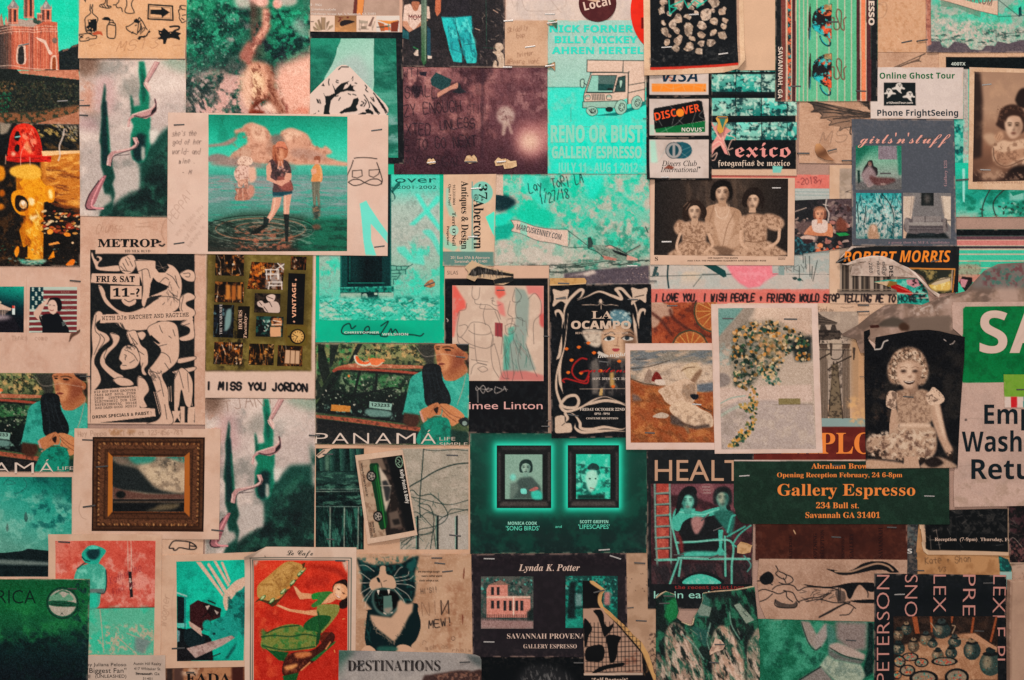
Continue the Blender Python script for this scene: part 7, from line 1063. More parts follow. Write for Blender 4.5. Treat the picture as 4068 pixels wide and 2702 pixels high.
c.bl('465,2210 540,2200 550,2260 600,2270 605,2340 540,2350 465,2350 460,2280',CR).ln('520,2285 545,2265',6,'2a2420').ln('865,1165 870,1250|845,1190 890,1190|780,1210 840,1215 865,1195 900,1215 960,1210|700,1215 780,1210|960,1210 1020,1220',5,CR).ell(865,1180,14,18,CR)
# painted face
c.bl('960,1270 1040,1255 1100,1280 1140,1350 1120,1400 1000,1400 950,1330','5f8088',8).nz('b8c4bc',24,.48,.66,.9,'950,1260 1140,1280 1130,1400 960,1400',8,641).bl('700,1450 800,1430 900,1460 870,1560 830,1590 760,1560','cbb6a2',8).nz('9a8a7c',20,.5,.7,.7,'700,1440 900,1450 850,1590 720,1560',6,642)
c.bl('880,1450 1000,1390 1110,1410 1170,1480 1180,1560 1150,1640 1090,1720 1010,1760 930,1700 880,1600','b58e72',5).bl('900,1460 1000,1420 1080,1450 1060,1560 1080,1640 1000,1720 930,1640 900,1560','d0a88a',16,.9).bl('1080,1470 1170,1480 1175,1580 1100,1700','6f5444',16,.8).ln('900,1480 960,1455 990,1475|1060,1470 1120,1455 1160,1480',10,'4a382e',.9).bl('895,1515 930,1490 985,1500 980,1525 920,1535','d8ccc0').bl('1055,1510 1090,1490 1150,1500 1145,1525 1090,1530','cbbcae').ell(938,1512,22,18,'2a343a').ell(1100,1508,22,18,'2a343a').ln('890,1520 930,1492 985,1502|1050,1510 1090,1490 1155,1504',7,'1c1816').ln('1020,1500 1010,1570 985,1575 1030,1580',7,'8a6450',.8).bl('965,1605 1005,1598 1035,1608 1010,1630 980,1625','a8484a',2)
c.py('760,1720 860,1680 1100,1700 1200,1760 1250,2010 790,2020','2c2a2c',20).nz('6a625c',40,.5,.68,.8,'760,1690 1100,1690 1090,2010 790,2020',12,643,rot=85,ax=2).py('780,1720 830,1690 860,1800 840,2000 790,2010','7a7068',8,.8).py('860,1960 885,1950 880,2020 850,2020','c09a64',3).py('945,1820 980,1800 990,1940 950,1940','b8935c',5).py('835,1640 850,1625 940,1665 930,1680 850,1660','cbbcae')
for x,y in ((755,1552),(670,1590),(805,1640),(605,1705),(1030,1715),(690,1820),(865,1800),(560,1605),(975,1940),(575,1815)):c.bl('%d,%d %d,%d %d,%d %d,%d'%(x-18,y,x,y-14,x+20,y-4,x+2,y+14),'e0702c',2)
c.ln('740,1695 690,1690 630,1740 610,1810 650,1870 720,1890 750,1850 760,1800 690,1810|760,1850 740,1910 640,1890 560,1870 525,1885 540,1900',14,'b02a28',.95)
c.rows([('LA',785,1335,66,185)],'serif',CR).rows([('OCAMPO',602,1425,70,530)],'heavy',CR).ln('800,1268 960,1268|625,1390 1110,1390',3,'2a2624',.6,False).rows([("RETURNS TO GALLERY ESPRESSO WITH",640,1472,17,468)],'serif',CR).rows([('ardens',770,1812,42,330)],'script','b02a28').rows([('the night',840,1685,34,250)],'bital','d8cabe',-4).rows([('SEPT. 30TH - OCT. 31ST',792,1880,20,320),('FRIDAY OCTOBER 22ND',680,2154,24,398),('6PM - 9PM',810,2190,18,135),('COSTUME RECEPTION',736,2230,16,285)],'serif','d8c4b4').ln('680,1962 1080,1958',4,CR).gn(.04,5)
stp(512,1155,92,-4,'on the upper left leaf of the dark ornate flyer');stp(1150,1165,90,0,'on the upper right leaf of the dark ornate flyer');stp(890,1720,90,6,'near the middle of the dark ornate flyer');tile(2000,1340);stp(620,694,96,10,'on the lower left scroll of the dark ornate flyer')
tile(2000,670)
c=Card('photo_print','rust orange print of citrus slices partly under the beach print','print',34,'1308,1192 1900,1190 1900,1700 1308,1700','8f3f20',gloss=1)
c.nz('b05a34',70,.45,.7,.8,seed=651).nz('5a2416',60,.5,.72,.8,seed=653).bl('1312,1192 1440,1200 1500,1250 1500,1310 1420,1320 1370,1400 1312,1400','b8907a',8).ln('1312,1280 1400,1350 1500,1480|1480,1260 1520,1340 1700,1460 1860,1500',26,'4a1f16',.8,blur=5)
for x,y,r in ((1880,1270,190),(1660,1600,165)):
 c.ell(x,y,r,r,'2a4a34').ell(x,y,r-10,r-10,'8a4222').ell(x,y,r-26,r-26,'a85a2c')
 for k in range(14):a=k*.449;c.ln('%f,%f %f,%f'%(x,y,x+(r-24)*math.cos(a),y+(r-24)*math.sin(a)),6,'d8a860',.9)
 t=np.linspace(0,6.28,30);c.ln(np.stack([(x+(r-22)*np.cos(t))/SC+OX,(y+(r-22)*np.sin(t))/SC+OY],1),5,'d8b070',.8)
c.gn(.06,5);stp(1500,1221,92,0,'on the rust orange citrus print')
tile(2000,1340)
c=Card('art_print','white bordered beach painting of a seated figure in a white dress','print',60,'1083,55 1890,52 1894,1000 1090,998','dcbcae').nz('cba898',200,.4,.8,.4)
c.pic('1126,116 1870,114 1878,938 1130,936','b57a48').py('1126,116 1870,114 1872,500 1130,420','8a8074').nz('c2a48c',50,.42,.62,.95,'1126,114 1870,114 1872,480 1130,400',6,661,ax=3,rot=-8).nz('6a7074',36,.5,.68,.8,'1126,114 1870,114 1872,420 1130,300',6,662,ax=4,rot=-10).py('1250,250 1500,220 1872,240 1872,440 1600,400 1450,440 1200,370','cfb29a',10).nz('a08a7a',30,.5,.68,.7,'1250,240 1872,240 1872,420 1250,380',8,663,ax=3).ln('1126,280 1300,260 1480,205',10,'4a423c',.7).py('1720,420 1872,400 1874,490 1730,480','6a6e74',6)
c.py('1128,370 1250,420 1480,440 1600,520 1874,480 1878,938 1130,936','9c5632',6).nz('ba7848',60,.45,.7,.8,'1128,420 1876,520 1878,938 1130,936',10,664).nz('7a4a2c',50,.52,.7,.7,'1128,400 1876,480 1878,938 1130,936',8,665,rot=30,ax=2).py('1140,500 1200,520 1230,560 1150,570','7a6258',6).ln('1128,370 1250,410 1380,430',8,'4a3424',.8)
c.bl('1280,300 1310,290 1320,340 1320,400 1250,395','9a8070',3).bl('1340,320 1365,308 1390,330 1410,390 1320,390','7a2a24',3).bl('1350,380 1420,380 1440,420 1360,420','d8c0ae',3)
c.bl('1590,280 1640,235 1720,230 1765,290 1750,350 1690,390 1640,360 1610,320','d0b294',3).ln('1580,300 1640,270 1700,265',9,'7a5c44').bl('1660,390 1740,290 1765,310 1700,410','8a6a54',5).bl('1380,470 1480,420 1600,370 1690,400 1720,440 1710,540 1660,600 1540,620 1450,580 1410,520','d2b096',3).py('1600,420 1710,410 1715,530 1640,560 1580,500','9f8470',8).nz('b08e74',26,.5,.7,.7,'1380,450 1720,400 1700,590 1440,590',4,666).bl('1660,510 1730,510 1730,545 1690,555','22262c',2)
c.bl('1480,620 1560,570 1680,590 1760,640 1850,690 1862,790 1760,800 1600,760 1500,680','d6b498',3).nz('a58872',36,.48,.68,.8,'1480,600 1850,680 1850,790 1560,760',4,667).py('1480,680 1560,720 1600,760 1700,790 1830,770 1840,800 1720,820 1600,800 1490,770','5c4c44',4).ln('1700,580 1780,630 1850,660',6,'3a2e2a').bl('1330,700 1400,670 1470,690 1440,720 1350,715','c0a894',3).py('1600,780 1640,860 1660,850 1640,790','8a6a50',4).gn(.08,5).back().lift(1100,990,200,1)
stp(1222,192,88,0,'upper left of the white bordered beach painting');stp(1720,597,80,4,'beside the white dress of the beach painting','silver');stp(1300,850,86,2,'lower left of the white bordered beach painting')
c=Card('art_print','white bordered painting of orange flowers cascading down a pale balcony wall','print',62,'1846,-296 2793,-300 2838,1029 1878,1035','dcbeb0').nz('cba898',200,.4,.8,.4)
c.pic('1908,-258 2738,-262 2780,992 1938,996','bda694').py('1908,-258 2140,-262 2020,-80 1908,20','74988e',4).py('2140,-262 2240,-262 2100,0 1960,120 1908,160 1908,0','9a8a7c',8).grad(['d8b8a2','c8a894'],'2400,-260','2700,-100','2240,-262 2738,-262 2738,0 2200,40',10).nz('8fa098',60,.5,.7,.7,'1908,60 2100,40 2000,330 1910,330',10,671).bl('1915,330 1980,325 2020,380 1990,430 1915,440','8f8078',6)
c.py('1910,450 2738,420 2750,570 1915,600','cdb0a0',6).py('1925,640 2100,560 2400,560 2752,600 2780,992 1938,996','b4a096',8).nz('c4ae9e',70,.45,.7,.7,'1930,620 2760,590 2780,992 1938,996',10,673).nz('948478',50,.5,.72,.5,'1930,650 2200,620 2200,992 1938,996',10,675).ln('1925,590 2030,540 2150,520',12,'8fa898',.7).ln('1928,700 2030,640 2150,590',20,'a8b8a4',.7,blur=4).rc(2445,545,2640,598,'8a7a54',3).ln('2390,603 2755,595',5,'7a6a60',.8)
P1='2050,-40 2160,-130 2380,-160 2700,-20 2730,200 2600,220 2560,110 2420,330 2280,330 2160,470 2060,440 2020,200'
c.py(P1,'5a5a48',20,.45).nz('22302a',60,.5,.66,.9,P1,14,679).dabs(P1,70,(10,26),['cbb09c','b0a090','bca898'],.75,30,.6,None,4).py('2560,40 2738,-20 2738,200 2600,210','262c2c',10).dabs(P1,430,(8,22),['b87a3c','2a5040','24382e','cf8e48','d8b890','1f3028','7a5c34','3f5c40','8a6a40','202a26','d8a878','2f4034'],.9,31,.8,None,2)
P2='2090,600 2180,590 2260,560 2240,800 2160,900 2080,960 2000,985 2010,930 2120,820 2200,720 2150,660'
c.dabs(P2,150,(8,18),['c98a44','2a5040','a88a50','d89a50','5a6a48','1f3a30','d8a868'],.9,33,.8,None,2).dabs('2180,440 2260,420 2270,600 2190,600',30,(8,16),['b8844c','3a5a48','c99a60'],.9,34,.8)
c.dabs('2240,250 2340,200 2420,300 2480,400 2390,440 2260,330',90,(8,18),['c9a474','2a5a4c','d0b088','7a8a74','1f3f38','d8b090'],.9,35,.8,None,2).dabs('2240,-40 2500,0 2500,200 2380,260 2260,240',60,(12,26),['c88a58','d0a878','9a8a78','6a6a5c','e0b48c'],.6,36,.8,None,4).gn(.07,5).back()
tile(2000,670);stp(1996,1334,96,0,'upper left of the orange flower painting');tile(3068,670);stp(160,1340,116,1,'upper right of the orange flower painting')
CARDS_ETCH=[k for k in CARDS if k.label.startswith('lower cream etching')][0];c=CARDS_ETCH
tile(3068,1340)
c.py('405,720 1150,724 1150,800 405,800','8fa09a',2).py('-700,798 1150,796 1150,1090 -700,1092','6a2a24').nz('7c362c',60,.45,.75,.7,'-700,798 1150,796 1150,1090 -700,1092',0,681).rc(700,0,830,720,'b8885e',20,.6).nz('d8a878',50,.45,.65,.9,'660,540 830,520 830,800 690,760',14,683)
c.rows([('EXPLORE',80,1035,184,1160)],'serif','ec8844')
c.ln('545,220 500,700|575,220 625,720',12,'3a302a',.9,False).ln('410,200 510,145|495,290 560,240 700,170',12,'3a302a').py('510,50 535,55 530,170 515,165','4a3e36').py('715,90 740,92 730,205 718,200','4a3e36').py('530,240 585,240 620,720 505,720','75644f',0,.85).nz('2a2320',20,.5,.7,.6,'500,230 620,230 620,720 500,720',3,684)
stp(795,352,40,0,'on the left of the dark child cutout')
tile(3068,670)
c=Card('torn_wrapping','crumpled grey brown torn wrapping behind the child cutout and green sign','paper',46,'560,820 2600,820 2600,1640 560,1640','93796a',cut='600,1480 760,1390 880,1290 1000,1215 1180,1200 1320,1215 1480,1150 1720,1090 1800,1000 1880,910 2000,850 2240,835 2600,830 2600,1640 780,1640 740,1520',buckle=2.2)
c.nz('b5988a',160,.42,.72,.9,seed=691).nz('6a584e',90,.5,.72,.8,seed=693,rot=-25,ax=2).py('1760,1060 1880,910 2000,850 2600,830 2600,1060 2100,1060','7f746e',16).nz('4a7a6c',40,.55,.7,.8,'1850,900 2240,840 2240,1050 1880,1050',10,695).nz('7a4448',40,.58,.72,.7,'1850,900 2240,840 2240,1050 1880,1050',10,697).py('1210,1330 1580,1310 1580,1500 1210,1480','7a685c',8).bl('940,1400 980,1350 1060,1325 1140,1340 1180,1400 1060,1410','5a4f46',6).bl('1120,1400 1160,1370 1210,1400 1200,1440 1140,1440','4a3428',5).py('860,1395 940,1390 950,1415 870,1420','4a2a24',3).nz('d0b8aa',30,.56,.72,.6,'1250,1200 1600,1130 1500,1300 1200,1330',10,699).ln('1310,1255 1350,1235 1390,1220',6,'d8ccc0',.8).lift(1450,1180,80,3).lift(900,1330,70,2.5).lift(2000,880,90,2)
c=Card('wall_sign','pale wall sign with a green panel and bold black hand-washing words','sign',52,'1600,1190 2760,1180 2760,2974 1612,3012','c4a394',cut='1590,1190 2760,1180 2760,2990 1616,3010 1612,2800 1640,2400 1668,1900 1690,1500 1600,1420',buckle=.8)
c.nz('b3978a',200,.42,.75,.7,seed=701).nz('a08674',60,.52,.75,.5,'1600,2700 2300,2700 2300,3000 1612,3000',30,703).ln('1650,2650 1850,2640 2240,2690|1680,2220 2240,2240',6,'a88e80',.6).ell(1722,2236,12,12,'6a5a54',0,2)
c.py('1690,1250 1710,1228 2760,1218 2760,1902 1700,1905 1684,1885','067a44').nz('0a6438',60,.45,.75,.7,'1690,1228 2760,1218 2760,1902 1690,1905',0,705).t('SAFETY',1838,1640,372,'bold','d2b4a4',1850)
c.rows([('Employees',1885,2272,172,1120),('Wash Hands',1685,2518,178,1230),('Return',1770,2762,176,800)],'bold','16242a').gn(.03,6)
c=Card('label_strip','small bright green label above a red striped strip on the pale wall sign','label',57,'2056,1832 2620,1832 2620,2126 2064,2126','7aa23c')
c.nz('6a9030',40,.5,.75,.5).rc(2060,2030,2620,2130,'d8bfb2').rc(2120,2030,2175,2126,'c8282e').rc(2230,2030,2260,2126,'2a8a84');stp(2215,1966,90,0,'on the small bright green label of the wall sign')
c=Card('photo_cutout','black cutout photo of a curly haired smiling child in a frilled dress','photo',68,'800,1420 1712,1420 1712,2672 800,2672','15161a',cut='808,1450 860,1430 862,1480 840,1510 905,1560 915,1500 1080,1470 1250,1440 1380,1434 1480,1445 1600,1475 1705,1497 1700,1700 1668,2200 1645,2662 830,2668 820,2100',buckle=.8)
S1,S2='bf9a82','d8b59c'
c.nz('2c2826',130,.5,.75,.9,seed=711).nz('4a3c34',60,.58,.75,.8,'820,1900 1100,1900 1050,2400 820,2400',30,713).py('850,1500 900,1490 910,1560 905,1610 850,1530','c8a898').ln('905,1610 960,1600 985,1545 1020,1528',10,'d8c8bc').ln('1520,1520 1540,1535|1575,1565 1600,1555 1615,1535',6,'d0bcb0')
tile(3068,1340)
c.py('1165,430 1290,420 1305,495 1240,520 1165,500','9a7a66',4).bl('1020,300 1050,190 1090,130 1160,95 1240,90 1310,120 1360,190 1388,290 1370,380 1320,425 1120,415 1050,400','a8866f',4).nz('dcbfa6',22,.44,.64,.9,'1020,300 1050,190 1090,130 1160,95 1240,90 1310,120 1360,190 1388,290 1370,380 1320,425 1120,415 1050,400',10,715,o=3).nz('4a382e',20,.52,.68,.8,'1020,300 1050,190 1090,130 1160,95 1240,90 1310,120 1360,190 1388,290 1370,380 1320,425 1120,415 1050,400',10,717,o=3)
c.bl('1105,330 1112,250 1160,205 1255,205 1318,260 1325,340 1292,410 1240,455 1185,450 1132,405',S1,4).bl('1115,320 1150,230 1230,220 1270,300 1270,400 1200,440 1140,390',S2,18,.9).nz('8a6c58',20,.5,.66,.9,'1110,190 1320,190 1330,260 1260,215 1160,215 1105,290',5,718)
for x in (1165,1268):c.ell(x,302,27,11,'2a1e1a',-3,4).ln('%d,272 %d,262 %d,272'%(x-30,x,x+30),7,'7a5c4a',.7).ell(x,318,26,7,'8a6654',0,4,.6)
c.ell(1222,352,20,8,'6a4a3c',0,4,.8).bl('1165,388 1215,394 1268,384 1248,412 1212,420 1182,410','3a201c',2).ln('1178,394 1215,400 1254,392',8,'e0ccba').bl('1290,300 1325,310 1300,400 1250,450 1270,390','7a5c4a',14,.6)
c.bl('1060,640 1100,640 1122,770 1100,900 1050,925 1038,800',S1,3).bl('1385,600 1480,570 1520,740 1560,900 1605,1000 1570,1060 1510,970 1440,800',S1,4).py('1440,600 1475,590 1520,780 1545,940 1500,840',S2,8).bl('1095,500 1180,468 1240,520 1300,470 1350,465 1400,520 1405,760 1120,772 1108,640','b8967e',4).nz('8a6c5a',20,.45,.68,.8,'1095,480 1400,480 1405,760 1120,770',5,719)
c.bl('1015,520 1050,475 1110,500 1098,560 1092,642 1040,630 1010,605',S2,3).bl('1365,520 1400,480 1440,445 1530,535 1500,590 1400,600',S2,3).nz('6a5448',22,.48,.66,.8,'1010,470 1110,490 1092,645 1010,610',3,725).nz('6a5448',22,.48,.66,.8,'1365,520 1440,445 1530,535 1400,600',3,727)
c.bl('830,950 860,890 1040,860 1130,795 1410,790 1462,900 1440,1040 1300,1095 1000,1085 850,1020','b8967e',5).rc(1122,765,1410,800,S2,4).nz('6a5044',30,.46,.68,.85,'835,870 1120,830 1460,830 1440,1080 850,1060',6,721).nz('dcbfa6',34,.5,.68,.8,'835,870 1120,810 1460,830 1440,1090 850,1070',6,722).nz('2e2420',30,.5,.64,.95,'830,1020 1000,960 1010,1080 1450,1060 1640,1000 1640,1165 830,1165',5,723).bl('832,1090 940,1090 1160,1120 1160,1168 832,1168','c09a80',6).py('1170,1060 1290,1060 1312,1166 1165,1166',S1,3).bl('1330,1130 1430,1070 1530,1080 1640,1160 1330,1166','b0907a',8).bl('1350,1110 1440,1060 1520,1120 1420,1160','2a2220',8)
c.gn(.05,5).lift(1650,1500,100,1.5)
tile(3068,1340);stp(1208,530,92,4,'on the chest of the child cutout')
c=Card('gallery_card','dark green gallery card with orange serif lines, rounded lower left','card',64,'-345,1085 1572,1098 1574,1664 -345,1664','21362b',cut='-345,1090 1500,1098 1572,1098 1570,1600 1574,1664 -230,1660 -280,1645 -310,1610 -345,1500')
c.nz('2a4436',60,.45,.75,.6).py('-345,1085 830,1088 830,1100 -345,1102','c8b0a4').rows([('Abraham Brown',345,1168,46,540),('Opening Reception February, 24 6-8pm',40,1244,40,1114),('Gallery Espresso',45,1408,102,1225),('234 Bull st.',388,1520,50,380),('Savannah GA 31401',293,1606,50,662)],'serif','ec8a48').gn(.03,5)
stp(570,1140,76,0,'over the painter name on the dark green gallery card');stp(1396,1413,92,2,'right of the big orange words on the dark green gallery card','silver');tile(2000,1340);stp(2140,1232,92,-4,'on the left end of the dark green gallery card','silver')
# lower row, centre to right
c=Card('gallery_card','dark teal card of two framed portraits in turquoise glow','card',39,'-298,845 1290,866 1272,1918 -296,1926','06372e',gloss=1)
c.grad(['0a4a3e','083e34','062a28'],'500,860','500,1900').nz('0a5a48',120,.45,.75,.5)
for x0,x1,y0,y1 in ((-60,425,962,1520),(572,1028,960,1518)):
 for b,a,k in ((110,.5,'0c7a64'),(60,.8,'10b090'),(26,.9,'3fe8c4')):c.rc(x0-b*.7,y0-b*.7,x1+b*.7,y1+b*.7,k,b*.6,a)
for i,(x0,x1,y0,y1) in enumerate(((-60,425,962,1520),(572,1028,960,1518))):
 c.pic('%d,%d %d,%d %d,%d %d,%d'%(x0,y0,x1,y0,x1,y1,x0,y1),'17191a',name='framed_portrait').py('%d,%d %d,%d %d,%d %d,%d'%(x0+50,y0+40,x1-50,y0+40,x1-28,y0+12,x0+28,y0+12),'3a3634',5).py('%d,%d %d,%d %d,%d %d,%d'%(x0+40,y1-60,x1-40,y1-60,x1-20,y1-14,x0+20,y1-14),'4f4844',8).rc(x0+14,y0+60,x0+34,y1-60,'4a4442',4).rc(x1-26,y0+60,x1-12,y1-60,'5a524e',4).rc(x0+68,y0+76,x1-62,y1-76,'0c1214')
 a,b,d,e=x0+74,y0+80,x1-78,y1-80;c.rc(a,b,d,e,'8aa896' if i==0 else '2cc0a0')
 if i==0:
  face(c,200,1160,60,'7fa090','a8c0ac','1c3430','1a2a2a',1);c.py('150,1250 250,1240 330,1330 345,1440 60,1440 80,1330','4a5a54',5).bl('250,1370 330,1370 340,1440 260,1435','3fc0a8',4).bl('155,1350 200,1350 205,1390 160,1390','7ad8c4').ell(85,1245,26,30,'7fd0bc',0,4).py('60,1300 120,1290 140,1350 80,1440 60,1440','6a7a70',4).bl('230,1360 290,1330 310,1350 260,1370','b06a64',3)
 else:
  c.nz('7ad8bc',40,.48,.68,.9,'%d,%d %d,%d %d,%d %d,%d'%(a,b,d,b,d,e,a,e),0,731).nz('0f5a50',40,.52,.7,.9,'%d,%d %d,%d %d,%d %d,%d'%(a,b+80,d,b+120,d,e,a,e),0,733).bl('750,1150 790,1120 840,1135 850,1180 760,1180','1c4440',3).bl('735,1220 780,1180 830,1200 835,1300 780,1380 740,1320','a8dcc4',4).ell(768,1258,10,8,'2a4a44').ell(820,1258,8,8,'2a4a44').ln('770,1340 800,1345',7,'8a5a54').rc(660,1400,900,1440,'0c3a34',8)
 c.gn(.05,5)
c.back();tile(2000,2002)
c.rows([('MONICA COOK',40,185,27,258),('SCOTT GRIFFIN',680,171,27,252)],'bold','9ad8c0').rows([("'SONG BIRDS'",22,235,38,298),("'LIFESCAPES'",666,221,38,278),('and',462,212,22,56)],'sans','6ad8b8')
stp(896,408,100,-4,'at the foot of the framed portraits card','silver')
c=Card('backing_sheet','plain tan backing sheet pocked with pinholes between the maroon black card and kevin poster','paper',15,'1060,400 1420,400 1420,1900 1060,1900','b8957c');c.label='plain tan backing sheet pocked with pinholes, right of the two-house card'
c.nz('a07e66',120,.45,.75,.6).dabs('1095,580 1280,580 1280,780 1095,780',12,(3,6),['3a2c28'],.9,4).nz('4a3a34',24,.55,.68,.8,'1290,1150 1360,1150 1360,1600 1290,1600',4,735)
stp(1212,525,96,3,'upper on the plain tan backing sheet');stp(1226,1040,96,3,'lower on the plain tan backing sheet');stp(1130,922,56,-6,'middle left on the plain tan backing sheet')
c=Card('gallery_card','aubergine gallery card of two small house photos and script title','card',41,'-286,446 1092,436 1106,1362 -274,1362','231c22',gloss=1).nz('2f262c',50,.45,.75,.6)
for a,b,d,e,q in ((-200,645,266,1110,0),(552,640,1015,1104,1)):
 c.pic('%d,%d %d,%d %d,%d %d,%d'%(a,b,d,b,d,e,a,e),['5a5a54','0f4a44'][q])
 pp='%d,%d %d,%d %d,%d %d,%d'%(a,b,d,b,d,e,a,e);c.nz(['2a4a44','1f9a84'][q],40,.48,.68,.9,pp,0,741+q).dabs('%d,%d %d,%d %d,%d %d,%d'%(a,b,d,b,d,b+190,a,b+190),60,(8,18),['1c3a36','2a6a5c','7a8a7c','14282a','5ab0a0'],.8,5)
 if q==0:
  c.py('-130,720 -30,680 40,720 40,830 240,845 240,1010 -150,1010 -150,760','d08878').py('-130,720 -30,680 60,720','8a6a5c').rc(-150,820,240,838,'e0b4a0')
  for x in (-110,-60,0,50,105,150):c.rc(x,860 if x>-30 else 740,x+26,950 if x>-30 else 810,'2a2a2c')
  for x in (-110,-60):c.rc(x,860,x+26,930,'2a2a2c')
  c.rc(85,820,95,990,'e8c4b0').py('-200,1020 266,1040 266,1110 -200,1110','9a7a74',4).ln('|'.join('%d,985 %d,1035'%(x,x) for x in range(-190,262,16)),5,'2a2426',.9,False).py('210,960 266,920 266,1035 215,1035','1c2a28',5)
 else:c.py('590,700 640,690 640,1000 660,1020 570,1020','0c2224',4).rc(640,800,700,910,'6a8a84',4).rc(552,1020,1015,1104,'1f9a84',8,.7).rc(640,940,1015,990,'0c5a4c',6,.8).rc(895,780,950,900,'b07a74',4)
 c.gn(.08,5)
c.back().rows([('Lynda K. Potter',135,595,58,545)],'bital','d8b8a8').rows([('SAVANNAH PROVENANCE',32,1198,44,830),('GALLERY ESPRESSO',178,1284,36,474)],'light','d8b8a8')
stp(995,474,104,18,'upper right of the two-house card','silver');tile(1000,2002);stp(2113,487,96,1,'upper left of the two-house card','silver');stp(2112,1228,96,1,'lower left of the two-house card','silver')
tile(2000,2002)
c=Card('photo_print','nearly black portrait photo of a dim grey haired head, bottom edge','photo',38,'-220,1362 760,1364 760,1960 -220,1960','0e1216').bl('130,1568 200,1460 330,1430 480,1460 600,1530 660,1700 600,1960 120,1960','2a2a2c',30).nz('6a6664',16,.52,.7,.8,'150,1568 220,1460 340,1430 470,1460 600,1540 640,1900 140,1900',20,745,rot=80,ax=3).ln('330,1540 300,1600|400,1530 430,1600',8,'8a8682',.6,blur=3);stp(668,1412,86,0,'on the nearly black portrait photo')
c=Card('torn_card','black and pale splattered abstract card ripped down its right side','card',48,'704,682 1400,684 1400,1900 716,1900','17181b',cut='704,684 800,684 830,705 905,760 880,800 870,860 890,915 950,960 1000,1010 1080,1080 1110,1110 1150,1160 1230,1230 1290,1330 1320,1420 1340,1500 1380,1560 1400,1640 1400,1900 716,1900')
c.ln('800,684 830,705 905,760 875,820 880,890 960,970 1060,1060 1110,1120 1180,1200 1260,1300 1310,1420 1370,1568 1400,1650',66,'c89a68').nz('a87a4c',30,.5,.7,.5,'870,860 1110,1080 1400,1600 1300,1600 900,940').py('706,930 885,925 900,960 1000,1060 1230,1330 1240,1500 720,1505','b08c78').nz('8a5a48',60,.5,.7,.8,'1060,1200 1230,1340 1240,1500 1080,1500',10,747)
c.ln('|'.join('730,%d 900,%d 1220,%d'%(y,y+8,y-4) for y in range(1090,1500,44)),6,'1d1c1e',.8).ln('|'.join('%d,%d %d,1490'%(x,1040+(x*37)%90,x+4) for x in range(740,1230,34)),6,'1d1c1e',.8,False)
for p in ('800,950 860,940 890,980 900,1060 930,1090 980,1060 960,1120 900,1180 880,1130 840,1010','715,1030 760,1050 790,1110 760,1170 740,1250 720,1260','740,1280 860,1250 900,1300 880,1390 800,1400 730,1380','920,1170 1040,1180 1020,1250 1000,1380 950,1410 930,1300','790,1500 880,1440 1060,1410 1060,1440 920,1470 840,1500'):c.bl(p,'141518')
c.py('716,1505 1240,1502 1240,1520 716,1524','c8ac98').t('"Self Portrait"',785,1585,38,'bold','c8ac98',320).lift(900,760,60,2)
stp(850,774,100,-14,'at the torn top of the splattered abstract card')
c=Card('art_poster','black poster of green tinted seated figures, red brick, big pale capitals','poster',42,'1274,-490 2225,-496 2210,931 1284,931','14171b',gloss=1)
c.nz('202428',40,.5,.8,.6).rows([('HEALTH',1346,-206,184,950)],'sans','c0977c').rows([('the recent paintings of',1522,755,26,700)],'mono','a8403c').rows([('kevin early',1338,838,64,560)],'sans','9ad0bc')
c.pic('1310,-180 2212,-180 2206,712 1316,712','3a1f24').nz('6a3a40',80,.45,.72,.8).py('1320,-178 2212,-180 2212,120 1700,-60 1500,-80','7a4a50',8)
for k in range(7):c.rc(1362,-180+k*98,1470,-100+k*98,'a8483c',3).nz('c86a54',30,.5,.7,.7,'1362,%d 1470,%d 1470,%d 1362,%d'%(-180+k*98,-180+k*98,-100+k*98,-100+k*98),3,751+k)
c.ln('1345,-180 1355,300 1380,700|1478,-180 1490,300 1490,610|'+'|'.join('1350,%d 1480,%d'%(-92+k*98,-100+k*98) for k in range(7)),16,'7a9a8c',.9)
c.bl('1740,-150 1790,-185 1860,-170 1870,-110 1800,-80 1750,-110','8a5a5c').rows([('mine',1770,-145,18,66),('mine',1775,-118,18,66),('mine',1780,-92,18,66)],'sans','b89a94')
GN='4fb09a'
c.py('1316,540 2206,520 2206,712 1316,712','2c2428',10).nz('5a3a3c',40,.5,.7,.7,'1316,540 2206,520 2206,712 1316,712',8,761,rot=70,ax=3)
c.bl('1560,120 1680,60 1850,80 1980,0 2020,60 1940,220 1950,440 1640,440 1570,300','15181b',3).bl('1500,200 1520,60 1600,20 1700,40 1690,100 1600,160 1560,240',GN,3).py('1530,40 1760,70 1840,45 1960,15 2015,80 2020,150 1990,140 1960,80 1850,105 1700,130 1570,100',GN,2).ln('1560,70 1760,95 1850,70 1960,35',10,'8fd8c0',.8).bl('1670,140 1720,110 1790,140 1750,240 1710,270 1680,220','a87a74',4).py('1910,230 1955,230 1945,390 1970,430 1890,445 1920,380',GN,3).bl('1590,440 1700,420 1940,430 1960,460 1600,470',GN,4)
face(c,1640,-25,84,'4a9a88','8fd0b8','14181c','14282a',-1,1,'7a3a3c');c.bl('1530,80 1560,-80 1620,-150 1700,-150 1720,-90 1640,-100 1590,-20 1570,60 1520,110','12161a',3);face(c,1950,-50,84,'4a8a7c','a8a890','1c2022','14282a',1,1)
c.bl('1870,80 2020,60 2060,140 2020,300 1980,240','2a6a5e',6).ln('1995,250 2030,120 2060,100',18,GN,.9)
